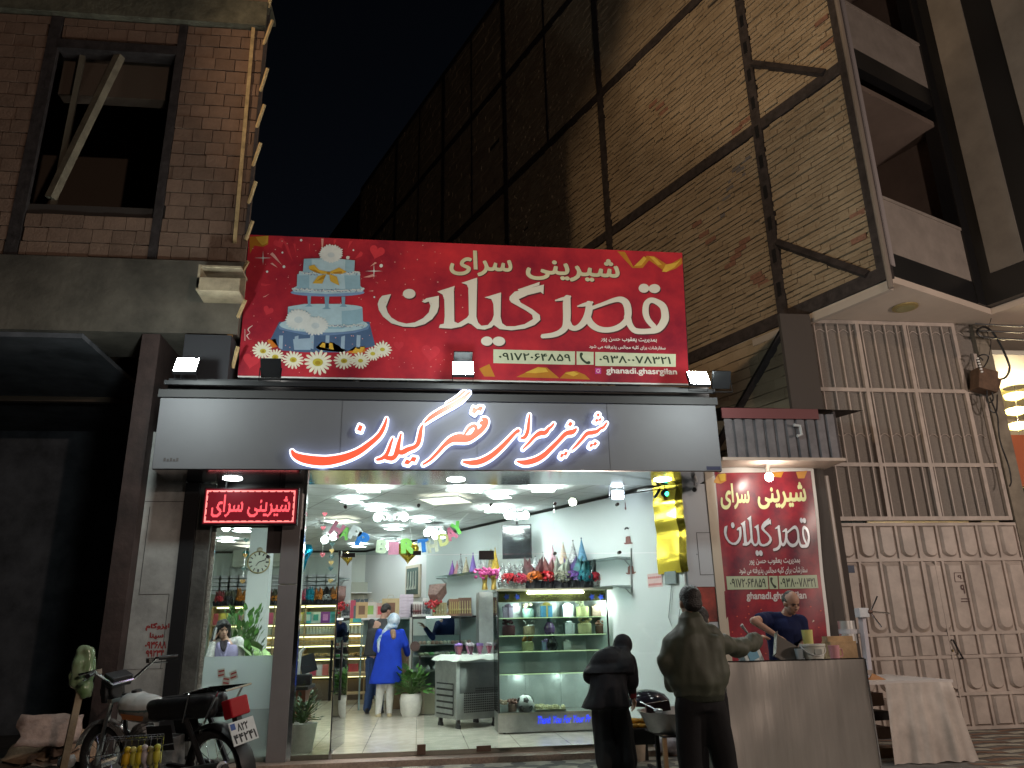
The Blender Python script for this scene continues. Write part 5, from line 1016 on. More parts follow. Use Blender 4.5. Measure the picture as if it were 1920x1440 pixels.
for x in (cxl+.08, cxr-.08):
    for y in (cy0+.08, cy0+cdp-.08): m.cyl((x-.015, y, FZ+.045), (x+.015, y, FZ+.045), .045); m.bx(x-.02, x+.02, y-.02, y+.02, FZ+.06, zb)
m.obj('castor', M_black, case, world=True)
m = MB()
for i, (px, c) in enumerate(((950, (.02, .05, .5)), (970, (.02, .05, .5)), (1110, (.03, .12, .5)), (1127, (.02, .06, .45)))): q = Yp(px, 1119, cy0+.11); m.flat([[(q.x+.05*math.cos(a_*math.pi/5)*(1 if a_ % 2 else .5), q.z+.05*math.sin(a_*math.pi/5)*(1 if a_ % 2 else .5)) for a_ in range(10)]], (0, cy0+.118, 0), X, Zv, .003)
m.obj('blue_star_sticker', paint((.02, .05, .45)), case, world=True)
yb_ = cy0+.28
def citem(px, z, kind, cols, label, s=1.0, yy=None):
    q = Yp(px, 1200, yy or yb_); q = Vector((q.x, yy or yb_, z)); t = thing(kind, label, kind.replace('_', ' '), q, 0, 'goods in the display case'); a = MB(); b = MB(); r_ = random.Random(px)
    if kind in ('gift_box', 'cake_box'):
        a.box((0, 0, .075*s), (.14*s, .13*s, .15*s)); b.box((0, 0, .157*s), (.15*s, .14*s, .014)); b.box((0, -.068*s, .075*s), (.02, .004, .15*s)); b.ell((0, -.02, .175*s), (.05*s, .03, .025))
        a.obj('box_body', paint(cols[0]), t); b.obj('lid', paint(cols[1]), t)
    elif kind == 'flower_cake':
        a.lathe([(.08*s, 0), (.085*s, .03), (.085*s, .12*s), (.07*s, .13*s)], n=18)
        for k in range(14): b.ell((r_.uniform(-.07, .07)*s, r_.uniform(-.06, .06), r_.uniform(.13, .20)*s), (.025, .025, .02), n=8)
        a.obj('cake_body', paint(cols[0]), t); b.obj('blossom', paint(cols[1]), t)
    elif kind == 'glass_jar':
        a.lathe([(.05*s, 0), (.075*s, .04*s), (.08*s, .10*s), (.05*s, .16*s), (.03*s, .18*s)], n=16); b.lathe([(.035*s, .18*s), (.04*s, .20*s), (.015, .235*s)], n=12)
        a.obj('jar_body', paint(cols[0], .25), t); b.obj('lid', paint(cols[1]), t)
    elif kind == 'tray':
        a.box((0, 0, .012), (.26*s, .2*s, .024)); 
        for k in range(26): b.ell((r_.uniform(-.11, .11)*s, r_.uniform(-.08, .08)*s, r_.uniform(.03, .05)), .022*s, n=6)
        a.obj('tray_base', paint(cols[0]), t); b.obj('sweets', paint(cols[1]), t)
citem(953, zs[0], 'gift_box', ((.30, .26, .36), (.10, .07, .12)), 'lilac box with a dark lid at the left of the top case shelf'); citem(991, zs[0], 'flower_cake', ((.25, .42, .36), (.62, .58, .40)), 'green tub cake with cream swirls on the top case shelf'); citem(1026, zs[0], 'gift_box', ((.08, .30, .52), (.5, .42, .1)), 'bright blue gift box with a yellow bow on the top case shelf', 1.1); citem(1066, zs[0], 'cake_box', ((.66, .70, .72), (.7, .74, .75)), 'plain white box on the top case shelf', 1.05); citem(1094, zs[0], 'flower_cake', ((.46, .50, .22), (.50, .55, .35)), 'lime green cake with pale blossoms on the top case shelf', 1.15); citem(1120, zs[0], 'gift_box', ((.26, .19, .14), (.3, .22, .16)), 'brown kraft box at the right of the top case shelf', .9)
citem(954, zs[1], 'flower_cake', ((.08, .02, .03), (.10, .02, .04)), 'dark red ruffled cake at the left of the second case shelf', 1.1); citem(992, zs[1], 'flower_cake', ((.45, .36, .22), (.6, .62, .6)), 'layered cream cake on the second case shelf'); citem(1031, zs[1], 'glass_jar', ((.18, .10, .26), (.25, .35, .45)), 'purple jar with a domed lid on the second case shelf'); citem(1068, zs[1], 'cake_box', ((.62, .68, .70), (.66, .72, .74)), 'plain white box on the second case shelf', .95); citem(1097, zs[1], 'flower_cake', ((.52, .50, .26), (.58, .50, .25)), 'yellow bunch cake on the second case shelf', 1.2); citem(1127, zs[1], 'flower_cake', ((.12, .06, .04), (.3, .15, .1)), 'chocolate brown cake at the right of the second case shelf', .9)
citem(989, zs[2], 'flower_cake', ((.50, .50, .25), (.62, .3, .1)), 'cream cake with orange flowers on the third case shelf', 1.0); citem(1024, zs[2], 'gift_box', ((.30, .40, .55), (.3, .2, .45)), 'pale blue box on the third case shelf', .8); citem(1035, zs[2], 'glass_jar', ((.02, .02, .025), (.02, .02, .025)), 'black round shouldered vase on the third case shelf', 1.0, cy0+.16); citem(1062, zs[2], 'cake_box', ((.60, .63, .60), (.62, .65, .62)), 'low white carton on the third case shelf', .7)
citem(944, zd+.004, 'flower_cake', ((.45, .5, .5), (.55, .4, .3)), 'small white figure cake on the case deck by the football', .7, cy0+.2); citem(958, zd+.004, 'flower_cake', ((.25, .16, .12), (.22, .10, .08)), 'small brown beaded cake on the case deck', .75, cy0+.2); citem(1026, zd+.004, 'tray', ((.5, .48, .35), (.62, .58, .36)), 'heap of pale yellow sweets on the case deck right of the football', 1.6, cy0+.25)
q = Yp(985, 1322, cy0+.2); fb = thing('football_cake', 'black and white football shaped cake on the case deck', 'cake', (q.x, cy0+.2, zd+.004)); rr = .125
m = MB(); m.ell((0, 0, rr*.72), rr, n=28); m.obj('white_ball', paint((.68, .70, .70)), fb, smooth=True)
gr = (1+5**.5)/2; m = MB()
for v in [(0, s1, s2*gr) for s1 in (-1, 1) for s2 in (-1, 1)]+[(s1, s2*gr, 0) for s1 in (-1, 1) for s2 in (-1, 1)]+[(s1*gr, 0, s2) for s1 in (-1, 1) for s2 in (-1, 1)]:
    v = Matrix.Rotation(.5, 3, 'X') @ Vector(v).normalized(); M = v.to_track_quat('Z', 'Y').to_matrix()
    if v.z > -.65: c = Vector((0, 0, rr*.72)); m.add([c+v*(rr*1.035)]+[c+(M @ Vector((.36*math.cos(k*math.pi*2/5), .36*math.sin(k*math.pi*2/5), .935))).normalized()*rr*1.02 for k in range(5)], [(0, 1+k, 1+(k+1) % 5) for k in range(5)])
m.obj('black_pentagon', paint((.01, .01, .012)), fb)
# white folded boxes piled behind the case
for k in range(7):
    x = 1.35+.27*(k % 4)+(.05 if k > 3 else 0); m = MB(); r_ = random.Random(k)
    for j in range(9 if k < 4 else 7): m.box((x, 2.2+.35*(k//4), FZ+.05+j*.11), (.24, .25, .05+.03*r_.random()), Matrix.Rotation(r_.uniform(-.12, .12), 4, 'Z'))
    solo('box_pile', 'pile of folded white cake boxes behind the display case', 'box pile', m, paint((.55, .57, .57)), 'box piles behind the case')
# gift baskets along the case top
bk = [(953, (.45, .02, .03), M_silver, M_silver, 'red bow silver gift basket at the left end of the case top'), (976, (.42, .02, .06), M_silver, M_silver, 'crimson bow silver gift basket second from the left on the case top'), (1002, (.50, .12, .02), tul((.10, .03, .035)), M_blackfoil, 'orange bow gift basket with dark wrap on the case top'), (1025, (.50, .02, .03), tul((.16, .04, .04)), M_blackfoil, 'red bow gift basket with brown wrap on the case top'), (1053, (.34, .34, .26), tul((.34, .36, .30)), M_blackfoil, 'cream bow gift basket in the middle of the case top'), (1074, (.18, .08, .34), tul((.10, .06, .22)), M_blackfoil, 'purple bow gift basket on the case top'), (1095, (.01, .16, .20), tul((.02, .16, .18)), M_blackfoil, 'teal bow gift basket on the case top'), (1115, (.45, .02, .04), M_silver, M_silver, 'red bow silver gift basket second from the right on the case top'), (1139, (.42, .03, .04), M_silver, M_silver, 'red bow silver gift basket at the right end of the case top')]
for i, (px, c, wr, bs, lb) in enumerate(bk): q = Yp(px, 1100, cy0+.3); basket((q.x, cy0+.3+.03*(i % 2), zt+.009), .47 if i not in (0, 1, 7, 8) else .43, c, wr, bs, lb, 'gift baskets on the display case')
q = Yp(919, 1104, cy0+.55)
for i, px in enumerate((909, 926)):
    q = Yp(px, 1106, 2.5); t = thing('flower_vase', ['gold vase of pink silk flowers left of the display case top', 'gold vase of pink silk flowers touching the display case top'][i], 'vase', q); a = MB(); a.lathe([(.05, 0), (.035, .1), (.05, .2), (.06, .22)], n=12); a.obj('vase_body', mat('gold_vase', (.45, .3, .08), .3, .8, noise_=(20, .4)), t); b = MB(); r_ = random.Random(i)
    for k in range(40): v = Vector((r_.gauss(0, .07), r_.gauss(0, .05), .27+r_.gauss(0, .035))); b.ell(v, (.03, .03, .018), Matrix.Rotation(r_.uniform(0, 3), 4, 'X'), 6)
    b.obj('blossom', paint((.55, .06, .25)), t)
pl = thing('bottle_pillar', 'steel fridge pillar between the pastry counter and the display case', 'cabinet', Yp(918, 1300, 3.4)); a, b = Yp(898, 1110, 3.4), Yp(931, 1110, 3.4); m = MB(); m.bx(a.x, b.x, 3.4, 4.1, FZ, a.z); m.obj('cabinet_body', M_brush, pl, world=True); m = MB(); m.bx(b.x-.03, b.x-.01, 3.38, 3.399, FZ+.3, a.z-.1); m.obj('edge_trim', M_chrome, pl, world=True)
# --- pastry counter facing the door
ay = 4.35; axl, axr = Yp(770, 1300, ay).x, Yp(898, 1300, ay).x; azt = Yp(830, 1155, ay).z
cnt = thing('pastry_counter', 'glass fronted pastry counter with trays of cream cakes behind the steel trolley', 'counter', ((axl+axr)/2, ay, FZ))
zz = [Yp(830, y, ay+.3).z for y in (1207, 1228, 1255)]; zbase = Yp(800, 1290, ay).z
m = MB(); m.bx(axl, axr, ay, ay+.75, FZ+.06, zbase); m.obj('base', mat('beige_base', (.30, .28, .20), .45, .4, noise_=(2, .2)), cnt, world=True)
m = MB(); m.bx(axl, axr, ay+.05, ay+.75, azt-.03, azt); m.bx(axl, axl+.02, ay, ay+.03, zbase, azt); m.bx(axr-.02, axr, ay, ay+.03, zbase, azt); m.bx((axl+axr)/2+.25, (axl+axr)/2+.27, ay, ay+.02, zz[0]-.1, azt); m.bx(axl+.13, axl+.16, ay-.03, ay-.005, FZ, zz[1]); m.obj('frame', M_black, cnt, world=True)
m = MB(); m.bx(axl+.02, axr-.02, ay+.004, ay+.012, zbase, azt-.03); m.obj('front_glass', M_glass, cnt, world=True)
m = MB(); m.bx(axl+.25, axr-.5, ay+.02, ay+.045, azt-.028, azt-.004); m.obj('light_tube', glow((.9, 1, .98), 5), cnt, world=True)
for z in zz: m = MB(); m.bx(axl+.03, axr-.03, ay+.06, ay+.7, z-.02, z-.004); m.obj('shelf', M_steel, cnt, world=True)
m = MB(); m.bx(axl+.02, axr-.02, ay+.72, ay+.74, zbase, azt-.32); m.obj('back_panel', mat('counter_back', (.26, .33, .33), .4), cnt, world=True)
def pastry(kind):
    m = MB()
    if kind == 0: m.lathe([(.028, 0), (.036, .03), (.034, .045), (.022, .06), (.004, .085)], n=10)
    elif kind == 1: m.lathe([(.03, 0), (.034, .012), (.034, .04), (.02, .055), (.004, .058)], n=10)
    else: m.ell((0, 0, .03), (.055, .035, .03), n=10)
    return m
for row, (z, n, kind, cols, lb) in enumerate(((zz[0], 13, 1, ((.55, .40, .32), (.62, .58, .45), (.45, .25, .2)), 'small iced pastry in the top tray of the pastry counter'), (zz[1], 10, 2, ((.50, .54, .36), (.10, .42, .10), (.5, .5, .4)), 'green and cream pastry in the middle tray of the pastry counter'), (zz[2], 8, 0, ((.62, .62, .60), (.60, .62, .62)), 'white cream cone pastry in the low tray of the pastry counter'))):
    first = {}
    for k in range(n):
        for j in range(2):
            c = cols[(k*2//3) % len(cols)]; x = axl+.12+(axr-axl-.24)*(k+.5)/n; y = ay+.18+.16*j
            if c not in first: m = pastry(kind); first[c] = o = m.obj('pastry', paint(c), smooth=True)
            else: o = first[c].copy(); C.objects.link(o)
            o.location = (x, y, z-.003); tag(o, lb, 'pastry', 'pastries on counter shelf '+['top', 'middle', 'low'][row])
m = MB(); q = Yp(778, 1212, ay-.02); m.cyl(q, q+Vector((0, .03, 0)), .085, n=20); solo('brown_medallion', 'round dark brown plaque on the left end of the pastry counter', 'plaque', m, paint((.05, .025, .02)))
# second counter deeper in with gift bags on top
by0 = 5.6; bxl, bxr = Yp(672, 1300, by0).x, Yp(765, 1300, by0).x; bzt = Yp(730, 1158, by0).z
c2 = thing('glass_counter', 'dark glass counter behind the woman in the blue coat, carrying gift bags', 'counter', ((bxl+bxr)/2, by0, FZ)); m = MB(); m.bx(bxl+.5, bxr, by0, by0+.6, FZ, bzt-.5); m.obj('base', mat('counter_wood', (.20, .13, .07), .5, noise_=(3, .3)), c2, world=True); m = MB(); m.bx(bxl+.5, bxr, by0, by0+.008, bzt-.5, bzt-.03); m.obj('front_glass', M_shelfglass, c2, world=True); m = MB(); m.bx(bxl, bxr, by0-.01, by0+.6, bzt-.03, bzt); m.obj('top', M_white, c2, world=True); m = MB(); m.bx(bxl, bxr, by0+.55, by0+.58, bzt-.5, bzt-.03); m.bx(bxl, bxl+.03, by0, by0+.03, FZ, bzt-.03); m.obj('back_panel', mat('counter_teal', (.20, .28, .28), .4), c2, world=True)
for px, py, w_, h_, c, st_, lb in ((676, 1148, .26, .36, (.06, .09, .11), None, 'dark blue gift bag with a silver handle on the deep counter'), (660, 1150, .12, .34, (.45, .05, .10), None, 'thin crimson gift bag at the left end of the deep counter'), (678, 1158, .22, .30, (.50, .34, .16), (.16, .08, .04), 'tan gift bag with dark lettering marks on the deep counter'), (694, 1157, .22, .30, (.62, .56, .52), (.24, .42, .10), 'red edged gift bag with a green picture on the deep counter'), (713, 1156, .20, .28, (.60, .42, .38), (.55, .06, .08), 'pale gift bag with red flowers on the deep counter'), (732, 1155, .32, .36, (.55, .42, .22), (.20, .09, .05), 'big cream gift bag with a brown figure print on the deep counter')):
    q = Yp(px, py, by0+.2); gift_bag((q.x, by0+.2+.02*(px % 3), bzt+.001), w_, h_, c, lb, 'gift bag', 'gift bags on the deep counter', 0, st_)
for i, (px, n, c) in enumerate(((762, 7, (.58, .50, .58)), (782, 4, (.60, .58, .60)))):
    q = Yp(px, 1157, by0-.3)
    for j in range(n): m = MB(); m.box((q.x, 5.0, azt+.004+.028+j*.058), (.25, .2, .054)); solo('flat_box', 'flat lilac white box in the %s stack beside the big gift bag' % ('tall' if i == 0 else 'short'), 'box', m, paint(c), 'stacked flat boxes %d' % i, bevel=.004)
# goods on the pastry counter: wrapped bouquet, tool stands, small boxes
q = Yp(818, 1150, ay+.3); bq = thing('wrapped_bouquet', 'brown paper wrapped bouquet hanging point down with red roses at its foot', 'bouquet', (q.x, ay+.3, azt)); pt = [Yp(x, y, ay+.3) for x, y in ((805, 1096), (836, 1094), (838, 1112), (822, 1135), (812, 1137), (802, 1115))]; m = MB()
vs = [v+Vector((0, (-.06 if i % 2 else .03), 0)) for i, v in enumerate(pt)]; c_ = sum(pt, Vector())/6+Vector((0, -.1, 0)); m.add([c_]+vs, [(0, 1+k, 1+(k+1) % 6) for k in range(6)]); m.add([c_+Vector((0, .16, 0))]+vs, [(0, 1+(k+1) % 6, 1+k) for k in range(6)]); m.obj('paper_wrap', mat('brown_wrap', (.24, .13, .11), .5, noise_=(18, .5), bump=(25, .7)), bq, world=True)
m = MB(); r_ = random.Random(2)
for k in range(30): v = Yp(815, 1130, ay+.22)+Vector((r_.gauss(0, .05), r_.gauss(0, .03), r_.gauss(0, .04))); m.ell(v, .025, n=6)
m.obj('rose', paint((.50, .03, .04)), bq, world=True); m = MB(); m.tube([Yp(815, 1140, ay+.3), (q.x-.02, ay+.3, azt)], .02); m.obj('stem', paint((.1, .2, .08)), bq, world=True)
for i, (px, w_, h_, c1, c2_, lb) in enumerate(((782, .16, .24, (.62, .62, .58), (.10, .03, .03), 'white stand with dark red bottles on the pastry counter'), (800, .15, .30, (.64, .66, .64), (.07, .08, .09), 'white frame stand on the pastry counter left of the bouquet'), (824, .26, .22, (.40, .30, .15), (.45, .42, .25), 'rack of gold tipped servers on the pastry counter'), (852, .20, .28, (.30, .14, .08), (.50, .38, .14), 'brown card of gold scissors on the pastry counter'), (872, .24, .30, (.16, .07, .05), (.50, .40, .2), 'dark brown card of candles at the right end of the pastry counter'))):
    q = Yp(px, 1152, ay+.25); t = thing('display_stand', lb, 'display stand', (q.x, ay+.25, azt+.001), 0, 'stands on the pastry counter'); a = MB(); b = MB(); a.box((0, 0, .02), (w_, .12, .04)); a.box((0, .05, h_/2+.02), (w_, .01, h_)); a.obj('stand_card', paint(c1), t)
    for k in range(5): b.cyl((-w_*.38+w_*.19*k, 0, .04), (-w_*.38+w_*.19*k, .02, .04+h_*.75), .012, .006, 6); b.ell((-w_*.38+w_*.19*k, -.005, .05+h_*.2), (.018, .012, .025), n=6)
    b.obj('hanging_goods', paint(c2_), t)
for k in range(5): q = Yp(846+k*12, 1126, ay+.45); m = MB(); m.box((q.x, ay+.45, azt+.16), (.085, .06, .32)); solo('carton', 'white carton standing at the back of the pastry counter', 'carton', m, paint((.55, .56, .53)), 'white cartons at the back of the counter', bevel=.003)
# --- steel trolley with dessert cups
tr = thing('steel_trolley', 'stainless steel tray trolley on castors with a perforated side and a white cloth', 'trolley', (.56, 2.01, FZ), R(24)); tw, td = .74, .72; tz0, tz1 = .17, 1.02
m = MB(); m.bx(0, tw, 0, td, tz0, tz1); m.obj('body', M_brush, tr, bevel=.008)
m = MB(); m.bx(.06, tw-.08, -.004, -.0005, .52, tz1-.08); m.obj('side_panel', mat('dark_steel_panel', (.20, .20, .20), .35, .9, noise_=(3, .3)), tr)
m = MB()
for i in range(17):
    for j in range(11):
        if not (i < 6 and j > 8): m.bx(.13+i*.031, .13+i*.031+.019, -.008, -.0045, .26+j*.031, .26+j*.031+.019)
m.obj('perforation', M_black, tr)
m = MB(); m.bx(-.006, -.001, .08, td-.08, .22, .66); m.obj('tray_slot', M_black, tr)
for k in range(5): m = MB(); m.bx(-.02, -.0065, .085, td-.085, .245+k*.085, .30+k*.085); m.obj('tray_edge', M_steel, tr)
for x, y in ((.07, .07), (tw-.07, .07), (.07, td-.07), (tw-.07, td-.07)): m = MB(); m.cyl((x-.018, y, .06), (x+.018, y, .06), .06, n=16); m.bx(x-.025, x+.025, y-.02, y+.02, .06, tz0-.001); m.obj('castor', M_black, tr)
m = MB(); N_ = 18; r_ = random.Random(8)
vs = []; 
for j in range(N_+1):
    for i in range(N_+1):
        x = -.06+(tw+.12)*i/N_; y = -.06+(td+.12)*j/N_; e = max(0, -x, x-tw, -y, y-td); z = tz1+.012+.022*(noise.noise((x*9, y*9, 0))+.6*noise.noise((x*21, y*21, 3)))+.012; vs.append((x, y, z-e*1.2 if e > 0 else max(z, tz1+.004)))
m.add(vs, [(j*(N_+1)+i, j*(N_+1)+i+1, (j+1)*(N_+1)+i+1, (j+1)*(N_+1)+i) for j in range(N_) for i in range(N_)]); m.obj('cloth', mat('white_cloth', (.62, .66, .60), .8), None, smooth=True)
cl = bpy.data.objects['cloth']; cl.location = tr.location; cl.rotation_euler = tr.rotation_euler; tag(cl, 'rumpled white cloth lying on the steel trolley', 'cloth')
TM = Matrix.LocRotScale(tr.location, tr.rotation_euler, None)
for i, (x, y, lb) in enumerate(((.12, .12, 'dessert cup at the front left corner of the trolley cloth'), (.30, .10, 'dessert cup standing second along the front of the trolley cloth'), (.47, .14, 'dessert cup right of centre on the trolley cloth'), (.62, .12, 'dessert cup at the right end of the trolley cloth'), (.20, .36, 'dessert cup in the back row of the trolley cloth, left'), (.42, .40, 'dessert cup in the back row of the trolley cloth, right'))):
    t = thing('dessert_cup', lb, 'dessert cup', TM @ Vector((x, y, tz1+.028)), 0, 'dessert cups on the trolley'); a = MB(); a.lathe([(.035, 0), (.02, .015), (.045, .09), (.055, .12)], n=14); a.obj('cup', paint(((.30, .08, .12), (.10, .03, .06), (.42, .16, .28))[i % 3], .2), t); b = MB(); r_ = random.Random(i)
    for k in range(9): b.ell((r_.uniform(-.04, .04), r_.uniform(-.04, .04), .125+r_.uniform(0, .03)), .02, n=6)
    b.obj('topping', paint(((.22, .12, .38), (.5, .45, .5))[i % 2]), t)
# --- potted plants
def plant(name, label, p, pot, pz, leaf, n, spread, hgt, L, seed, broad=.45, cat='plant', droop=.5):
    t = thing(name, label, cat, p); r_ = random.Random(seed); a = MB(); a.lathe(pot, n=20); a.obj('pot', paint((.62, .62, .56), .5), t, smooth=40); b = MB(); s = MB()
    for k in range(n):
        an = r_.uniform(0, 6.28); el = r_.uniform(.15, 1.0); ln = r_.uniform(.5, 1); b0 = Vector((0, 0, pz)); tip = Vector((math.cos(an)*spread*ln*(1.1-el*.5), math.sin(an)*spread*ln*(1.1-el*.5), pz+hgt*el*ln)); s.tube([b0, (b0+tip)/2+Vector((0, 0, .08*hgt)), tip], .004, 4)
        d = (tip-b0).normalized(); d.z -= droop*r_.random(); d.normalize(); sd = d.cross(Zv).normalized(); up = sd.cross(d); l_ = L*r_.uniform(.6, 1.15); w_ = l_*broad
        P = [tip, tip+d*l_*.35-sd*w_*.5-up*.01, tip+d*l_*.4+up*.02*l_/.1*.3, tip+d*l_*.35+sd*w_*.5-up*.01, tip+d*l_*.75-sd*w_*.33-up*l_*.08, tip+d*l_*.78-up*l_*.05, tip+d*l_*.75+sd*w_*.33-up*l_*.08, tip+d*l_-up*l_*.16]
        b.add(P, [(0, 1, 2), (0, 2, 3), (1, 4, 5, 2), (2, 5, 6, 3), (4, 7, 5), (5, 7, 6)])
    s.obj('stem', paint((.08, .14, .04)), t); b.obj('foliage', leaf, t, smooth=True); return t
M_leaf = mat('green_leaf', (.07, .20, .035), .4, isl=.6); M_leaf2 = mat('variegated_leaf', (.22, .36, .12), .4, isl=.5); M_leaf3 = mat('grey_leaf', (.12, .17, .10), .5, isl=.6)
plant('potted_plant', 'leafy green pot plant in a white ribbed pot on the floor by the blue coat', (-.10, 4.15, FZ), [(.11, 0), (.17, .12), (.19, .30), (.17, .40), (.15, .40)],   .38, M_leaf, 100, .30, .48, .15, 1, .7)
plant('potted_plant', 'grey leaved plant in a tall white pot just inside the front column', (-1.36, .34, FZ), [(.10, 0), (.13, .05), (.17, .34), (.18, .36), (.16, .36)], .34, M_leaf3, 90, .22, .40, .075, 2, .62)
q = Yp(452, 1195, 3.2); plant('large_plant', 'big dark leafy plant behind the woman on the phone', (q.x, 3.2, FZ), [(.2, 0), (.24, .4), (.2, .4)], .4, M_leaf, 300, .40, 1.5, .14, 3, .6)
q = Yp(500, 1240, 1.0); plant('broad_leaf_plant', 'pale broad leaved plant behind the frosted glass beside the column', (q.x, 1.0, .75), [(.08, 0), (.11, .16), (.1, .16)], .16, M_leaf2, 34, .24, .40, .26, 4, .5, droop=.9)
# --- cash desk
q0, q1 = Yp(556, 1285, .95), Yp(580, 1285, .95); dk = thing('cash_desk', 'red brown wooden cash desk with a black top just inside the column', 'desk', ((-2.3+q1.x)/2, .9, FZ)); m = MB(); m.bx(-2.3, q1.x, .62, .66, FZ, q0.z-.04); m.bx(q1.x-.03, q1.x, .66, 1.3, FZ, q0.z-.04); m.obj('panel', mat('mahogany', (.16, .045, .02), .35, noise_=(3, .5)), dk, world=True); m = MB(); m.bx(-2.35, q1.x+.03, .58, 1.32, q0.z-.039, q0.z); m.obj('top', M_black, dk, world=True)
t = thing('payment_terminal', 'black payment screen on the cash desk', 'screen', (Yp(568, 1270, .9).x, .9, q0.z)); m = MB(); m.box((0, 0, .07), (.22, .16, .13)); m.obj('printer_body', M_black, t, bevel=.01); m = MB(); m.box((.05, .02, .26), (.20, .03, .22), Matrix.Rotation(-.3, 4, 'Y')); m.tube([(0, .03, .1), (.03, .03, .25)], .015); m.obj('tilted_screen', mat('tablet', (.05, .06, .07), .15), t); m = MB(); m.tube([(-.06, 0, .13), (-.05, 0, .4), (0, 0, .46)], .02); m.obj('handset_arm', M_white, t)
# --- clock pillar, air conditioner, shelves at the back
ky = 4.0; ka, kb = Yp(466, 1050, ky), Yp(506, 1050, ky); m = MB(); m.bx(ka.x, kb.x, ky, ky+.3, FZ, CZ); solo('white_pillar', 'white pillar inside the shop carrying the round wall clock', 'pillar', m, M_wall)
q = Yp(485, 1054, ky-.03); rad = (Yp(506, 1054, ky-.03).x-q.x); ck = thing('wall_clock', 'round cream wall clock with a brass rim on the white pillar', 'clock', (q.x, ky, q.z)); RX = Matrix.Rotation(R(90), 4, 'X')
m = MB(); m.lathe([(rad*.93, .0), (rad, .0), (rad*1.02, .03), (rad*.95, .045), (rad*.92, .03), (rad*.92, .0)], n=36, M=RX, caps=False); m.obj('rim', mat('brass_rim', (.45, .36, .16), .35, .7), ck); m = MB(); m.lathe([(.0001, .02), (rad*.94, .02)], n=36, M=RX, caps=False); m.obj('dial', paint((.70, .72, .62)), ck)
m = MB(); 
for k in range(12): a_ = k*math.pi/6; m.box((rad*.76*math.sin(a_), -.0215, rad*.76*math.cos(a_)), (.016 if k % 3 else .026, .003, .05), Matrix.Rotation(a_, 4, 'Y'))
m.obj('numeral', paint((.04, .04, .04)), ck); m = MB()
for a_, l_ in ((R(70), .68), (R(216), .42)): m.tube([(0, -.026, 0), (rad*l_*math.sin(a_), -.026, rad*l_*math.cos(a_))], .007, 4)
m.obj('hand', M_black, ck); m = MB(); m.ell((0, -.02, rad*1.12), (.05, .02, .045)); m.obj('crest', mat('brass_rim', (.45, .40, .3), .4, .5), ck)
q, q2 = Yp(436, 1046, 8.6), Yp(530, 1046, 8.6); h_ = .42; ac = thing('air_conditioner', 'long white split air conditioner on the back wall behind the clock pillar', 'air conditioner', ((q.x+q2.x)/2, 8.7, q.z)); m = MB(); m.bx(q.x, q2.x, 8.55, 8.79, q.z-h_/2, q.z+h_/2); m.obj('case', mat('ac_cream', (.62, .66, .56), .4), ac, world=True, bevel=.03); m = MB(); m.bx(q.x+.05, q2.x-.05, 8.54, 8.549, q.z-h_*.42, q.z-h_*.2); m.obj('louvre', paint((.5, .54, .46)), ac, world=True); m = MB(); m.cyl((q.x+.3, 8.548, q.z+.08), (q.x+.3, 8.541, q.z+.08), .08); m.obj('badge', paint((.08, .35, .36)), ac, world=True)
sy = 8.1; sxl, sxr = Yp(392, 1200, sy).x, Yp(742, 1200, sy).x; zsh = [Yp(600, y, sy).z for y in (1133, 1168, 1190, 1208, 1233, 1266)]
su = thing('back_shelving', 'long lit wooden shelving of pastries and gifts along the back wall', 'shelving', ((sxl+sxr)/2, sy+.3, FZ)); M_oak = mat('light_oak', (.42, .32, .18), .5, noise_=(3, .25))
for i, z in enumerate(zsh): m = MB(); m.bx(sxl, sxr, sy-(.25 if i == 5 else 0), sy+.55, z-.03, z-.002); o = m.obj('shelf', M_oak, su, world=True); e = MB(); e.bx(sxl+.1, sxr-.1, sy+.01, sy+.03, z-.055, z-.032); e.obj('light_strip', glow((1, .92, .40), 4.5 if i == 0 else 2.2), o, world=True)
m = MB(); m.bx(sxl, sxr, sy+.56, sy+.6, FZ, zsh[0]+.5); m.obj('back_board', mat('shelf_back', (.42, .44, .36), .5), su, world=True)
for x in np.linspace(sxl, sxr, 7): m = MB(); m.bx(x-.015, x+.015, sy+.0, sy+.55, FZ, zsh[0]-.03); m.obj('upright', M_oak, su, world=True)
m = MB(); m.bx(sxl, sxr, sy+.1, sy+.5, FZ, zsh[5]-.1); m.obj('plinth', mat('dark_plinth', (.10, .07, .045), .5), su, world=True)
bkb = [(412, (.45, .04, .05), tul((.25, .05, .05)), 'far red gift basket at the left end of the back shelving'), (430, (.06, .06, .07), tul((.12, .12, .08)), 'far black gift basket at the left end of the back shelving'), (452, (.60, .20, .02), tul((.4, .16, .03)), 'far orange gift basket left of the clock pillar'), (500, (.55, .06, .06), tul((.3, .05, .06)), 'far red gift basket right of the clock pillar'), (518, (.60, .22, .02), tul((.1, .1, .06)), 'far orange gift basket left of the front column'), (566, (.55, .05, .10), tul((.45, .12, .16)), 'far pink red gift basket just right of the front column'), (581, (.01, .30, .42), tul((.01, .25, .34)), 'far turquoise gift basket on the back shelving'), (597, (.65, .22, .02), tul((.5, .15, .02)), 'far orange gift basket beside the turquoise one'), (613, (.55, .56, .56), tul((.02, .02, .02)), 'far black and white gift basket on the back shelving'), (626, (.60, .20, .03), tul((.3, .12, .04)), 'far orange gift basket by the door edge')]
for px, c, wr, lb in bkb: q = Yp(px, 1130, sy+.25); basket((q.x, sy+.25, zsh[0]), .40, c, wr, M_blackfoil, lb, 'gift baskets on the back shelving')
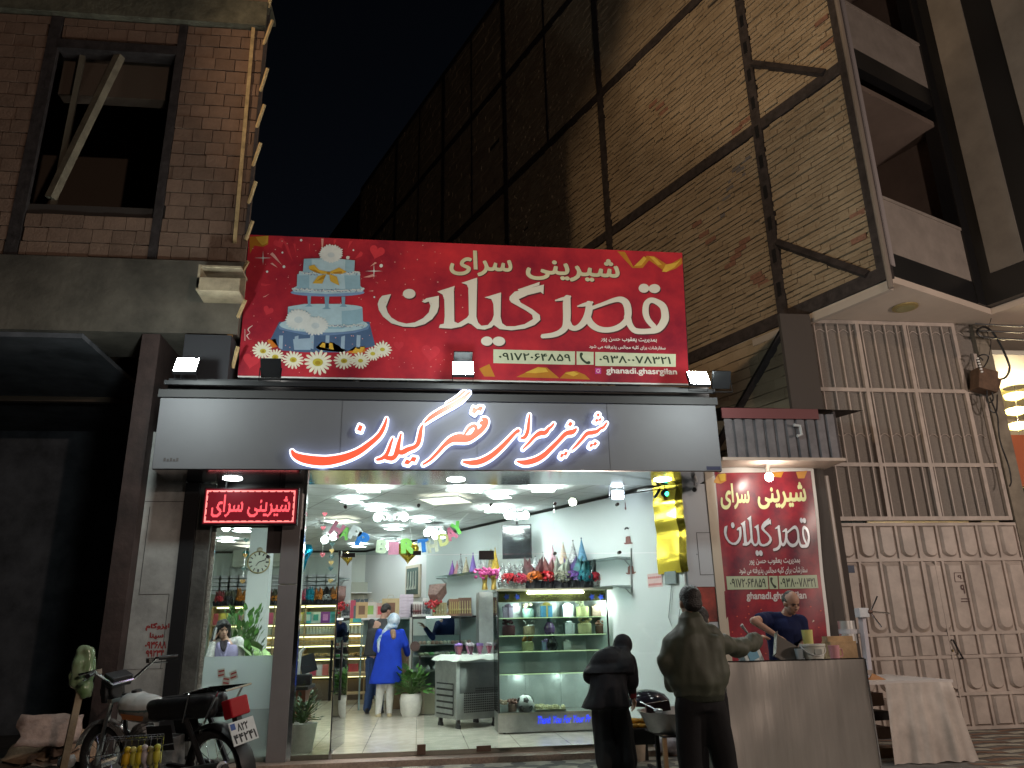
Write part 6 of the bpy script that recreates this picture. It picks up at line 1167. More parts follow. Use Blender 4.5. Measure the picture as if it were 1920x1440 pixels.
for i, px in enumerate((405, 422, 439, 456, 484, 501, 518, 551, 568, 585, 602, 619)):
    q = Yp(px, 1100, sy+.48)
    for j in range(5): m = MB(); m.box((q.x, sy+.46, zsh[0]+.30+j*.085), (.24, .16, .06)); solo('white_box', 'white cake box in the row of stacks above the far gift baskets', 'box', m, paint((.62, .64, .66)), 'white boxes above the back shelving')
m = MB(); m.bx(sxl, sxr, sy+.35, sy+.56, zsh[0]+.24, zsh[0]+.265); m.obj('box_shelf', M_white, su, world=True)
for px, c, s2_, lb in ((404, (.40, .08, .10), None, 'dull red gift bag at the left end of the back shelf'), (418, (.50, .46, .10), None, 'mustard gift bag at the left of the back shelf'), (436, (.10, .30, .12), None, 'green gift bag behind the big dark plant'), (457, (.45, .20, .40), None, 'mauve gift bag beside the clock pillar on the back shelf'), (521, (.10, .38, .42), None, 'aqua gift bag just left of the front column'), (687, (.45, .10, .12), (.6, .5, .4), 'maroon gift bag on the back shelf behind the charcoal jacket'), (704, (.35, .36, .10), None, 'olive gift bag at the right end of the back shelf'), (490, (.05, .16, .45), None, 'blue gift bag on the back shelf left of the column'), (506, (.55, .10, .25), None, 'pink gift bag on the back shelf left of the column'), (547, (.10, .35, .40), None, 'dark turquoise gift bag on the back shelf right of the column'), (562, (.60, .55, .12), (.7, .7, .5), 'yellow rucksack shaped gift bag on the back shelf'), (577, (.04, .42, .48), (.5, .7, .7), 'cyan rucksack shaped gift bag on the back shelf'), (592, (.50, .62, .58), (.05, .3, .25), 'white and green gift bag on the back shelf'), (610, (.18, .04, .26), (.5, .2, .5), 'purple patterned gift bag on the back shelf'), (627, (.05, .30, .36), None, 'teal gift bag on the back shelf at the door edge'), (653, (.50, .52, .14), (.3, .4, .1), 'yellow green gift bag on the back shelf right of the door edge'), (670, (.04, .36, .40), None, 'teal gift bag on the back shelf right of the door edge')): q = Yp(px, 1167, sy+.15); gift_bag((q.x, sy+.15, zsh[1]), .20, .24, c, lb, 'gift bag', 'gift bags on the second back shelf', 0, s2_, False)
jr = None
for k, px in enumerate(list(range(402, 462, 7))+list(range(478, 530, 7))+list(range(546, 634, 6))+list(range(646, 730, 7))):
    q = Yp(px, 1189, sy+.15)
    if jr is None:
        jr = thing('glass_jar', 'small glass sweet jar in the jar row of the back shelving', 'jar', (q.x, sy+.15, zsh[2]), 0, 'jars on the third back shelf'); m = MB(); m.lathe([(.035, 0), (.04, .02), (.04, .12), (.025, .14)], n=12); m.obj('jar_body', paint((.40, .46, .44), .15), jr); m = MB(); m.lathe([(.03, .14), (.03, .17), (.001, .17)], n=12); m.obj('lid', paint((.6, .62, .6)), jr)
    else: dup(jr, (q.x, sy+.15, zsh[2]), 0)
pk = None
for px in (404, 422, 440, 458, 482, 500, 518, 556, 572, 589, 606, 622, 648, 664, 680, 696, 712):
    for j in range(3):
        q = Yp(px, 1207, sy+.15); loc = (q.x, sy+.15, zsh[3]+j*.075)
        if pk is None: pk = thing('biscuit_tray', 'clear topped tray of golden biscuits in the stacks on the back shelving', 'biscuit tray', loc, 0, 'biscuit trays on the back shelving'); m = MB(); m.box((0, 0, .03), (.19, .2, .06), None, 0, 1.06); m.obj('biscuits', mat('biscuit', (.50, .36, .14), .6, noise_=(30, .5)), pk); m = MB(); m.box((0, 0, .066), (.21, .22, .006)); m.obj('lid', paint((.6, .6, .5), .2), pk)
        else: dup(pk, loc, 0)
pt_ = None
for px in (404, 424, 444, 480, 500, 520, 552, 570, 588, 606, 624, 646, 662, 678, 694, 712):
    for row, z in ((0, zsh[4]), (1, zsh[2]+.0)):
        if row == 1: continue
        q = Yp(px, 1230, sy+.15); loc = (q.x, sy+.15, z)
        if pt_ is None:
            pt_ = thing('pastry_platter', 'platter heaped with pale cookies on the back shelving', 'platter', loc, 0, 'platters on the back shelving'); m = MB(); m.lathe([(.09, 0), (.13, .015), (.13, .02)], n=18); m.obj('plate', M_silver, pt_); m = MB(); r_ = random.Random(5)
            for k in range(24): m.ell((r_.gauss(0, .05), r_.gauss(0, .04), .03+r_.random()*.05), (.025, .025, .014), n=6)
            m.obj('cookies', paint((.52, .40, .18)), pt_)
        else: dup(pt_, loc, 0)
for i, (px, c) in enumerate(((578, (.60, .58, .58)), (587, (.55, .06, .12)), (598, (.62, .62, .6)), (609, (.50, .12, .10)), (641, (.20, .05, .3)), (648, (.02, .28, .30)), (657, (.50, .05, .05)), (665, (.45, .06, .06)))): q = Yp(px, 1264, sy-.1); gift_bag((q.x, sy-.1, zsh[5]), .14, .22, c, ['white', 'crimson', 'second white', 'brick red', 'violet', 'dark teal', 'scarlet', 'deep red'][i]+' small gift bag on the low front ledge of the back shelving', 'gift bag', 'gift bags on the low ledge')
q = Yp(668, 1300, 7.2); tb = thing('low_table', 'light wooden low table at the back right of the shelving', 'table', (q.x, 7.2, FZ)); m = MB(); m.box((.25, 0, .62), (1.0, .5, .05)); m.box((.25, 0, .25), (.9, .45, .03)); m.obj('table_top', M_oak, tb); 
for x in (-.2, .7): m = MB(); m.box((x, -.2, .3), (.06, .06, .6)); m.obj('leg', M_oak, tb)
# --- hanging things: letter banner, garlands, balloons
lb_ = thing('letter_banner', 'string of colourful felt letters spelling happy birthday across the shop', 'banner', Yp(745, 1000, 3.0))
lets = [('H', 632, 993, 28, .5, (.62, .22, .32)), ('A', 647, 1000, 24, .4, (.22, .55, .12)), ('P', 666, 1000, 28, .5, (.68, .70, .70)), ('P', 680, 1012, 28, .35, (.02, .16, .50)), ('B', 716, 1025, 26, .1, (.50, .58, .42)), ('I', 738, 1028, 24, .0, (.55, .22, .32)), ('R', 764, 1024, 30, -.05, (.25, .55, .12)), ('T', 794, 1023, 26, -.1, (.02, .16, .50)), ('H', 811, 1024, 24, -.15, (.55, .55, .42)), ('D', 832, 1011, 26, -.3, (.58, .58, .25)), ('A', 846, 1001, 26, -.45, (.58, .16, .26)), ('Y', 857, 990, 26, -.5, (.16, .55, .10))]
for ch, px, py, hp, rot, c in lets:
    q = Yp(px, py, 3.0); h_ = hp/1516*12.9; pol = fit(textpolys(ch, .07), -h_*.42, -h_/2, h_*.42, h_/2); cr_, sr_ = math.cos(-rot), math.sin(-rot); m = MB()
    m.flat([[(q.x+x*cr_-z*sr_, q.z+x*sr_+z*cr_) for x, z in p.tolist()] for p in pol], (0, 3.0, 0), X, Zv, .006); m.obj('felt_letter', paint(c, .8), lb_, world=True)
m = MB(); m.tube([Yp(x, y, 3.01) for x, y in ((605, 965), (632, 983), (666, 990), (685, 1000), (720, 1012), (766, 1012), (800, 1010), (832, 1000), (850, 988), (880, 960))], .004, 4); m.obj('string', M_white, lb_, world=True)
M_gf = mat('gold_balloon', (.65, .45, .06), .15, 1, noise_=(5, .3), bump=(8, .4))
hp_ = [(x/16, -y/16) for x, y in [((16*math.sin(t)**3), -(13*math.cos(t)-5*math.cos(2*t)-2*math.cos(3*t)-math.cos(4*t))) for t in [2*math.pi*k/40 for k in range(40)]]]
def puff(outl, c, sx, sz, th_, name, label, mt):
    m = MB(); R_ = 7; vs = []; n = len(outl)
    for s in (-1, 1):
        for j in range(R_+1): k = j/R_; vs += [(c.x+x*sx*k, c.y+s*th_*math.sqrt(max(0, 1-k*k)), c.z+z*sz*k) for x, z in outl]
    fs = []
    for s in (0, 1):
        o = s*(R_+1)*n
        for j in range(R_): fs += [(o+j*n+i, o+j*n+(i+1) % n, o+(j+1)*n+(i+1) % n, o+(j+1)*n+i) for i in range(n)]
    m.add(vs, fs); return solo(name, label, 'balloon', m, mt, smooth=True)
puff(hp_, Yp(765, 1035, 3.3), .18, .20, .09, 'heart_balloon', 'gold foil heart balloon hanging under the letter banner', M_gf)
puff([(0, -1), (.35, -.2), (.9, .5), (.7, .95), (0, 1), (-.7, .95), (-.9, .5), (-.35, -.2)], Yp(571, 1046, 3.0), .14, .22, .10, 'foil_balloon', 'blue foil balloon just right of the front column', mat('blue_foil', (.01, .25, .42), .2, .9, bump=(8, .5)))
puff([(0, -1), (.8, .8), (.3, 1), (-.6, .9)], Yp(648, 1052, .6), .07, .12, .04, 'foil_cone', 'small crumpled gold cone hanging at the door top', mat('dull_gold', (.32, .25, .12), .3, .8, noise_=(20, .5)))
m = MB()
for a, b in (((760, 965), (752, 1012)), ((766, 965), (772, 1012))): m.tube([Yp(*a, 3.3), Yp(*b, 3.3)], .004, 4)
solo('balloon_string', 'white strings holding the gold heart balloon', 'string', m, M_white)
def garland(pts, yy, col, label, alt=None):
    t = thing('heart_garland', label, 'garland', Yp(*pts[-1], yy)); s = MB(); s.tube([Yp(*p, yy) for p in pts], .003, 4); s.obj('thread', M_white, t, world=True)
    for i, p_ in enumerate(pts): q = Yp(*p_, yy-.005); m = MB(); m.flat([[(q.x+x*.035, q.z+z*.035) for x, z in hp_]], (0, yy-.005, 0), X, Zv, .004); m.obj('felt_heart', paint(alt if alt and i % 2 else col), t, world=True)
garland([(462, 1013), (460, 1041), (457, 1066), (455, 1090)], 1.2, (.03, .06, .05), 'string of dark hearts in front of the clock pillar', (.2, .12, .03)); garland([(515, 995), (514, 1008), (513, 1018)], 1.2, (.5, .12, .15), 'short string of pink hearts beside the dark head panel'); garland([(623, 1020), (622, 1033), (622, 1044), (621, 1055), (620, 1066), (620, 1089)], .9, (.05, .1, .1), 'string of gold and dark hearts by the door edge', (.5, .36, .14)); garland([(609, 964), (606, 990), (605, 1040)], .9, (.5, .12, .15), 'string of pink hearts hanging right of the column')
# --- cameras and party light by the right end of the glass
q = Yp(1247, 925, .18); dl = thing('party_light', 'small black disco projector with a glowing green lens before the gold foil', 'projector', q); m = MB(); m.ell(q, (.06, .06, .055)); m.tube([q, q+Vector((0, 0, .2))], .01); m.box(q+Vector((-.11, 0, .0)), (.03, .06, .14), Matrix.Rotation(.6, 4, 'Y')); m.box(q+Vector((0, 0, .2)), (.14, .05, .015)); m.obj('housing', M_black, dl, world=True); m = MB(); m.ell(q+Vector((.01, -.05, -.015)), (.03, .02, .03)); m.obj('green_lens', glow((.05, 1, .6), 5), dl, world=True)
q = Yp(1303, 913, -.15); cc = thing('security_camera', 'small dark security camera under the right end of the sign', 'security camera', q); m = MB(); m.cyl(q+Vector((.03, .06, .01)), q+Vector((-.04, -.08, -.05)), .035, n=14); m.obj('camera_body', M_steel, cc, world=True); m = MB(); m.cyl(q+Vector((-.04, -.08, -.05)), q+Vector((-.045, -.09, -.055)), .03, n=14); m.obj('camera_lens', M_black, cc, world=True); m = MB(); m.tube([q, q+Vector((.02, .04, .12)), q+Vector((.02, .08, .16))], .012); m.obj('bracket', M_steel, cc, world=True)
m = MB(); m.tube([Yp(x, y, -.03) for x, y in ((1120, 935), (1180, 925), (1230, 918), (1262, 917), (1283, 905), (1338, 900))], .008, 4); solo('loose_cable', 'thin black cable drooping along the top of the glass at the right', 'cable', m, M_black)
# ================================================================== people
SKIN = mat('skin', (.42, .24, .17), .5, noise_=(18, .15)); SKIN2 = mat('tan_skin', (.36, .20, .13), .5, noise_=(18, .15)); HAIR = mat('black_hair', (.012, .010, .010), .45, noise_=(60, .5), bump=(90, .6))
def loft(mb, rings, n=22):
    vs = []; fs = []
    for c, rx, ry, *t in rings:
        tl = t[0] if t else (0, 0)
        for k in range(n): a = 2*math.pi*k/n; x = rx*math.cos(a); y = ry*math.sin(a); vs.append((c[0]+x, c[1]+y, c[2]+tl[0]*x+tl[1]*y))
    for j in range(len(rings)-1): fs += [(j*n+k, j*n+(k+1) % n, (j+1)*n+(k+1) % n, (j+1)*n+k) for k in range(n)]
    fs += [tuple(range(n-1, -1, -1)), tuple(range((len(rings)-1)*n, len(rings)*n))]
    mb.add(vs, fs)
def hand(mb, w_, d, n_, k, curl, side):
    d = Vector(d).normalized(); n_ = Vector(n_); n_ = (n_-d*n_.dot(d)).normalized(); ac = d.cross(n_)
    M = Matrix((ac, d, n_)).transposed().to_4x4(); mb.ell(w_+d*.045*k, (.040*k, .055*k, .017*k), M, 12)
    for i in range(4):
        b = w_+d*(.082 if i in (1, 2) else .074)*k+ac*(i-1.5)*.0195*k; dd = d.copy(); ln = (.036, .040, .038, .030)[i]*k
        for s in range(3):
            dd = (dd*math.cos(curl)+n_*math.sin(curl)).normalized(); nn = (n_*math.cos(curl*(s+1))-d*math.sin(curl*(s+1))); e = b+dd*ln*(1, .75, .6)[s]; mb.cap(b, e, (.0095-.001*s)*k, (.009-.001*s)*k, 8); b = e
    b = w_+d*.02*k+ac*side*.034*k; e = b+(d*.55+ac*side*.75+n_*.2).normalized()*.042*k; mb.cap(b, e, .012*k, .010*k, 8); mb.cap(e, e+(d*.9+n_*.35).normalized()*.032*k, .010*k, .008*k, 8)
def person(label, loc, rz, H, ov, face=(0, 1, 0), skin=SKIN, curl=.35, group=None, palms=None):
    """pose in world points (ov) or default standing, facing local +y"""
    k = H/1.75; t = thing('person', label, 'person', loc, rz, group); I = Matrix.LocRotScale(t.location, t.rotation_euler, None); Iv = I.inverted(); R3 = Matrix.Rotation(-rz, 3, 'Z')
    J = {a: Vector(b)*k for a, b in dict(head=(0, .02, 1.625), neck=(0, -.015, 1.46), chest=(0, 0, 1.27), waist=(0, 0, 1.08), pelvis=(0, 0, .95), shR=(.185, 0, 1.405), elR=(.25, -.03, 1.12), wrR=(.27, .05, .88), shL=(-.185, 0, 1.405), elL=(-.25, -.03, 1.12), wrL=(-.27, .05, .88), hipR=(.095, 0, .92), knR=(.11, .02, .50), anR=(.12, -.03, .09), hipL=(-.095, 0, .92), knL=(-.11, .02, .50), anL=(-.12, -.03, .09), toeR=(.14, .15, .045), toeL=(-.14, .15, .045)).items()}
    for a, b in ov.items(): J[a] = Iv @ Vector(b)
    f = (R3 @ Vector(face)).normalized(); rt = f.cross(Zv).normalized(); up = rt.cross(f); HM = Matrix((rt, f, up)).transposed().to_4x4(); h = J['head']; L = lambda x, y, z: h+HM.to_3x3() @ (Vector((x, y, z))*k)
    b = MB()
    b.ell(L(0, -.012, .03), (.074*k, .094*k, .092*k), HM, 18); b.ell(L(0, .02, -.035), (.058*k, .066*k, .082*k), HM, 16); b.ell(L(0, .05, -.085), (.028*k, .025*k, .022*k), HM, 10); b.cap(L(0, .088, .005), L(0, .105, -.025), .010*k, .014*k, 8)
    for s in (-1, 1): b.ell(L(s*.076, -.005, -.01), (.012*k, .022*k, .032*k), HM, 8); b.ell(L(s*.04, .055, -.02), (.022*k, .02*k, .02*k), HM, 8)
    b.ell(L(0, .085, -.055), (.022*k, .012*k, .008*k), HM, 8)
    b.cap(J['neck'], h-up*.05*k-f*.012*k, .056*k, .050*k); b.cap(J['chest'], J['neck'], .10*k, .06*k)
    b.ell(J['chest'], (.165*k, .11*k, .17*k), None, 16); b.cap(J['waist'], J['chest'], .105*k, .12*k); b.cap(J['pelvis'], J['waist'], .125*k, .105*k)
    for s in 'RL':
        b.cap(J['chest']+Vector((0, 0, .08*k)), J['sh'+s], .08*k, .055*k); b.cap(J['sh'+s], J['el'+s], .052*k, .040*k); b.cap(J['el'+s], J['wr'+s], .040*k, .026*k); b.cap(J['pelvis'], J['hip'+s], .11*k, .095*k); b.cap(J['hip'+s], J['kn'+s], .085*k, .055*k); b.cap(J['kn'+s], J['an'+s], .055*k, .035*k); b.cap(J['an'+s], J['toe'+s], .036*k, .026*k)
        d = J['wr'+s]-J['el'+s]; n_ = (palms or {}).get(s); n_ = R3 @ Vector(n_) if n_ else Vector((-1 if s == 'R' else 1, .3, 0)); hand(b, J['wr'+s]+d.normalized()*.01*k, d, n_, k, curl, -1 if s == 'R' else 1)
    o = melt(b, .0095, 3); o.obj('body', skin, t, smooth=True)
    e = MB()
    for s in (-1, 1): e.ell(L(s*.030, .078, .005), (.011*k, .007*k, .006*k), HM, 8)
    e.obj('eyes', paint((.03, .02, .02), .2), t); e = MB()
    for s in (-1, 1): e.cap(L(s*.014, .088, .024), L(s*.046, .076, .024), .005*k, .004*k, 6)
    e.obj('eyebrows', HAIR, t); e = MB(); e.cap(L(-.018, .092, -.055), L(.018, .092, -.055), .005*k, .005*k, 6); e.obj('lips', paint((.28, .09, .08)), t)
    return t, J, L, HM, k
def garment(t, name, build, m_, vox=.016, sm=5, nz=((5, 5, 3), .010)): b = MB(); build(b); o = melt(b, vox, sm, nz=nz); return o.obj(name, m_, t, smooth=True)
def shoes(t, J, k, m_, s_=1.0):
    for s in 'RL':
        b = MB(); d = (J['toe'+s]-J['an'+s]); b.cap(J['an'+s]-d*.25+Vector((0, 0, -.03*k)), J['toe'+s], .045*k*s_, .042*k*s_, 10); b.cap(J['an'+s], J['an'+s]+Vector((0, 0, .03)), .045*k, .045*k); o = melt(b, .012, 3)
        for i, p in enumerate(o.v): o.v[i] = (p[0], p[1], max(p[2], .004))
        o.obj('shoe', m_, t, smooth=True)
def hairdo(t, L, HM, k, fn, m_=HAIR, nz=((30, 30, 30), .004)): b = MB(); fn(b); o = melt(b, .010, 3, nz=nz); return o.obj('hair', m_, t, smooth=True)
cloth = lambda n, c, r_=.8: mat(n, c, r_, noise_=(5, .18), bump=(90, .15), spec=.18)
# --- man in the olive bomber jacket, seen from behind
yo = -4.0; b0 = Yp(1302, 1300, yo)
ovm = dict(head=Yp(1293, 1131, yo+.03), neck=Yp(1294, 1170, yo-.01), chest=Yp(1298, 1205, yo), waist=Yp(1308, 1262, yo), pelvis=Yp(1312, 1300, yo), shL=Yp(1262, 1204, yo), shR=Yp(1339, 1197, yo+.03), elL=Yp(1246, 1238, yo-.02), wrL=Yp(1266, 1292, yo+.14), elR=Yp(1384, 1216, yo+.26), wrR=Yp(1422, 1197, yo+.55), hipL=Yp(1291, 1318, yo), hipR=Yp(1333, 1318, yo))
for s, px in (('L', 1298), ('R', 1362)): q = Yp(px, 1440, yo); ovm['kn'+s] = Vector((q.x, yo+.03, .5)); ovm['an'+s] = Vector((q.x+(.03 if s == 'R' else -.0), yo-.02, .09)); ovm['toe'+s] = Vector((q.x+(.08 if s == 'R' else -.02), yo+.17, .045))
t, J, L, HM, k = person('man in an olive bomber jacket and black trousers seen from behind at the stall', (b0.x, yo, 0), 0, 1.74, ovm, face=(-.12, 1, -.05), skin=SKIN2, curl=.3, palms={'R': (0, 0, -1)})
M_ol = mat('olive_nylon', (.058, .066, .044), .62, noise_=(4, .2), bump=(7, .35))
def jk(b):
    c = J['chest']; w_ = J['waist']; p = J['pelvis']; n_ = J['neck']
    loft(b, [(p+Vector((0, 0, -.02)), .185, .135), (p+Vector((0, 0, .02)), .195, .145), (p+Vector((-.01, 0, .07)), .235, .175), (w_, .245, .175), (c+Vector((0, 0, -.02)), .245, .165), (c+Vector((0, 0, .04)), .225, .145), (n_+Vector((0, -.01, -.085)), .155, .13), (n_+Vector((0, -.005, -.01)), .10, .10), (n_+Vector((0, 0, .055)), .080, .085)])
    b.cap(c, n_, .14, .09); b.cap(n_+Vector((0, 0, -.05)), J['head']+Vector((0, -.03, -.135)), .086, .078)
    for s in 'RL': b.cap(J['sh'+s]+Vector((0, 0, -.03)), J['el'+s], .080, .072); b.cap(J['el'+s], J['wr'+s]-(J['wr'+s]-J['el'+s]).normalized()*.05, .076, .058); b.cap(J['wr'+s]-(J['wr'+s]-J['el'+s]).normalized()*.06, J['wr'+s], .043, .038); b.cap(n_+Vector((0, 0, -.025)), J['sh'+s], .088, .077)
garment(t, 'bomber_jacket', jk, M_ol, .014, 4, ((8, 7, 3), .026))
def rib(b): p = J['pelvis']; loft(b, [(p+Vector((0, 0, -.055)), .180, .135), (p+Vector((0, 0, .0)), .187, .14)])
garment(t, 'jacket_hem', rib, cloth('olive_rib', (.030, .036, .026)), .012, 2, None)
def tr_(b):
    loft(b, [(J['pelvis']+Vector((0, 0, -.12)), .19, .13), (J['pelvis']+Vector((0, 0, .02)), .178, .125)])
    for s in 'RL': b.cap(J['hip'+s]+Vector((0, 0, -.02)), J['kn'+s], .112, .098); b.cap(J['kn'+s], J['an'+s], .095, .085)
garment(t, 'trousers', tr_, cloth('black_cotton', (.014, .014, .016)), .016, 4, ((5, 5, 2), .010)); shoes(t, J, k, paint((.012, .012, .012)))
hairdo(t, L, HM, k, lambda b: (b.ell(L(0, -.022, .048), (.083*k, .100*k, .090*k), HM, 18), b.ell(L(0, -.055, .0), (.076*k, .065*k, .075*k), HM, 16)))
# --- woman in a long black coat bending over the basin
yw = -1.15; b0 = Yp(1150, 1300, yw); mp_ = 8.85/1516
ovw = dict(head=Yp(1168, 1213, yw+.30), neck=Yp(1153, 1230, yw+.20), chest=Yp(1143, 1250, yw+.10), waist=Yp(1141, 1276, yw+.02), pelvis=Yp(1142, 1298, yw-.03), shL=Yp(1120, 1247, yw+.10), shR=Yp(1178, 1240, yw+.14), elL=Yp(1108, 1268, yw+.10), wrL=Yp(1128, 1285, yw+.26), elR=Yp(1182, 1278, yw+.12), wrR=Yp(1187, 1306, yw+.16), hipL=Yp(1132, 1305, yw), hipR=Yp(1156, 1305, yw))
for s, px in (('L', 1140), ('R', 1172)): q = Yp(px, 1420, yw); ovw['kn'+s] = Vector((q.x-.02, yw+.02, .47)); ovw['an'+s] = Vector((q.x, yw-.02, .09)); ovw['toe'+s] = Vector((q.x+.05, yw+.15, .045))
t, J, L, HM, k = person('woman in a long black coat and headscarf bending over the steel basin', (b0.x, yw, 0), 0, 1.62, ovw, face=(.85, .45, -.45), curl=.5, palms={'R': (0, .2, -1)})
M_bk = cloth('black_crepe', (.010, .010, .013), .7)
def ct(b):
    Rg = [(Iw @ Yp(px, py, yw+dy), w_*mp_, rz_) for px, py, w_, dy, rz_ in ((1135, 1327, 47, -.02, .19), (1139, 1306, 41, -.01, .18), (1141, 1286, 36, 0, .165), (1142, 1268, 35, .03, .16), (1144, 1250, 38, .08, .16), (1148, 1236, 34, .13, .14), (1153, 1224, 18, .18, .10))]
    loft(b, Rg)
    for s in 'RL': b.cap(J['sh'+s], J['el'+s], .075, .072); b.cap(J['el'+s], J['wr'+s], .062, .046)
Iw = Matrix.LocRotScale(t.location, t.rotation_euler, None).inverted()
garment(t, 'long_coat', ct, M_bk, .015, 4, ((8, 8, 2.4), .020))
def cap_(b): loft(b, [(Iw @ Yp(px, py, yw+dy), w_*mp_, rz_) for px, py, w_, dy, rz_ in ((1141, 1262, 49, .06, .19), (1144, 1250, 47, .09, .19), (1150, 1234, 41, .14, .17), (1157, 1220, 26, .2, .13), (1162, 1212, 19, .24, .115))]); b.ell(J['head']+Vector((-.01, -.03, .025)), (.112, .118, .125)); b.ell(J['head']+Vector((-.05, -.04, -.06)), (.12, .11, .10)); b.ell(J['chest']+Vector((-.02, -.01, .0)), (.215, .165, .20)); b.ell(J['chest']+Vector((.05, .06, .09)), (.16, .15, .13)); [b.cap(J['sh'+s_], J['sh'+s_].lerp(J['el'+s_], 1.0), .098, .095) for s_ in 'RL']
garment(t, 'headscarf', cap_, cloth('black_scarf', (.008, .008, .011), .6), .013, 4, ((7, 6, 4), .010))
def wt(b):
    loft(b, [(J['pelvis']+Vector((0, 0, -.16)), .20, .15), (J['pelvis']+Vector((0, 0, .0)), .19, .14)])
    for s in 'RL': b.cap(J['hip'+s], J['kn'+s], .115, .125); b.cap(J['kn'+s], J['an'+s], .125, .135)
garment(t, 'wide_trousers', wt, cloth('black_trouser', (.020, .020, .022), .6), .016, 4, ((9, 9, 1.3), .024)); shoes(t, J, k, paint((.01, .01, .01)))
cf = MB(); d = (J['wrR']-J['elR']).normalized(); cf.cyl(J['wrR']-d*.05, J['wrR']+d*.005, .047, .040, 14); cf.obj('maroon_cuff', cloth('maroon', (.12, .015, .02)), t)
# --- woman in the blue coat with a patterned headscarf
yb = 4.26; b0 = Yp(724, 1350, yb); mb_ = 14.25/1516; fz = FZ
ovb = dict(head=Yp(738, 1165, yb+.06), neck=Yp(735, 1183, yb+.02), chest=Yp(731, 1200, yb), waist=Yp(729, 1228, yb), pelvis=Yp(727, 1243, yb), shL=Yp(712, 1186, yb), shR=Yp(752, 1186, yb), elL=Yp(706, 1216, yb+.02), wrL=Yp(714, 1226, yb+.24), elR=Yp(760, 1208, yb+.02), wrR=Yp(764, 1226, yb+.16), hipL=Yp(719, 1250, yb), hipR=Yp(736, 1250, yb), knL=Yp(712, 1300, yb), knR=Yp(731, 1300, yb), anL=Yp(709, 1340, yb), anR=Yp(730, 1340, yb), toeL=Yp(703, 1350, yb+.05), toeR=Yp(730, 1350, yb+.08))
t, J, L, HM, k = person('woman in a royal blue coat, white trousers and blue white headscarf at the counter', (b0.x, yb, fz), 0, 1.62, ovb, face=(.5, .85, -.25))
Iw = Matrix.LocRotScale(t.location, t.rotation_euler, None).inverted()
def bc(b):
    loft(b, [(Iw @ Yp(px, py, yb), w_*mb_, w_*mb_*.68) for px, py, w_ in ((723, 1281, 30), (725, 1262, 28), (728, 1240, 25), (730, 1222, 22), (731, 1204, 22), (732, 1190, 20), (734, 1181, 12))])
    for s in 'RL': b.cap(J['sh'+s], J['el'+s], .068, .064); b.cap(J['el'+s], J['wr'+s], .060, .048)
garment(t, 'blue_coat', bc, cloth('royal_blue_wool', (.012, .045, .42), .8), .016, 4, ((5, 5, 2), .010))
def bt(b):
    for s in 'RL': b.cap(J['hip'+s], J['kn'+s], .088, .072); b.cap(J['kn'+s], J['an'+s]+Vector((0, 0, .03)), .070, .050)
garment(t, 'white_trousers', bt, cloth('white_denim', (.62, .62, .58)), .015, 3, ((8, 8, 4), .005)); shoes(t, J, k, paint((.50, .42, .26)))
M_scf = mat('patterned_scarf', (.58, .62, .64), .6, noise_=(6, .9), col2=(.02, .16, .34))
garment(t, 'headscarf', lambda b: (b.ell(J['head']+Vector((0, -.01, .02)), (.112, .125, .125)), b.ell(J['head']+Vector((-.03, -.03, -.09)), (.11, .11, .06)), b.cap(J['neck']+Vector((-.10, -.04, .01)), J['neck']+Vector((-.22, -.09, -.16)), .05, .035), b.cap(J['neck']+Vector((-.22, -.09, -.16)), J['neck']+Vector((-.21, -.08, -.32)), .035, .03)), M_scf, .014, 3, ((14, 14, 14), .008))
garment(t, 'hair', lambda b: b.cap(J['neck']+Vector((.02, -.11, -.02)), J['neck']+Vector((.03, -.14, -.10)), .055, .045), mat('light_brown_hair', (.26, .15, .08), .5, noise_=(40, .4)), .012, 2, ((40, 20, 5), .006))
# --- man in the dark jacket beside her
yd = 4.85; b0 = Yp(698, 1340, yd); md = 14.8/1516
ovd = dict(head=Yp(724, 1146, yd+.12), neck=Yp(717, 1162, yd+.05), chest=Yp(709, 1182, yd), waist=Yp(705, 1210, yd), pelvis=Yp(702, 1230, yd), shL=Yp(697, 1168, yd-.02), shR=Yp(730, 1168, yd+.05), elL=Yp(697, 1200, yd+.05), wrL=Yp(712, 1215, yd+.3), elR=Yp(738, 1195, yd+.15), wrR=Yp(750, 1205, yd+.4), hipL=Yp(696, 1240, yd), hipR=Yp(710, 1240, yd), knL=Yp(694, 1290, yd), knR=Yp(712, 1290, yd), anL=Yp(688, 1328, yd), anR=Yp(712, 1328, yd), toeL=Yp(688, 1336, yd+.12), toeR=Yp(716, 1336, yd+.12))
t, J, L, HM, k = person('man in a charcoal jacket and jeans at the counter beside the blue coat', (b0.x, yd, fz), 0, 1.75, ovd, face=(.7, .6, -.5))
def dj(b):
    c = J['chest']; loft(b, [(J['pelvis'], .20, .14), (J['waist'], .19, .135), (c, .20, .14), (J['neck']+Vector((0, 0, -.06)), .16, .11), (J['neck']+Vector((0, 0, .02)), .08, .08)])
    for s in 'RL': b.cap(J['sh'+s], J['el'+s], .075, .065); b.cap(J['el'+s], J['wr'+s], .062, .045)
garment(t, 'charcoal_jacket', dj, cloth('charcoal_wool', (.05, .052, .055)), .016, 4)
def jn(b):
    for s in 'RL': b.cap(J['pelvis'], J['hip'+s], .12, .11); b.cap(J['hip'+s], J['kn'+s], .10, .085); b.cap(J['kn'+s], J['an'+s], .082, .07)
garment(t, 'jeans', jn, cloth('blue_denim', (.03, .055, .13)), .016, 4, ((7, 7, 3), .008)); shoes(t, J, k, paint((.015, .015, .02)))
hairdo(t, L, HM, k, lambda b: (b.ell(L(0, -.022, .048), (.083*k, .100*k, .086*k), HM, 18), b.ell(L(0, -.055, .0), (.076*k, .065*k, .07*k), HM, 16)))
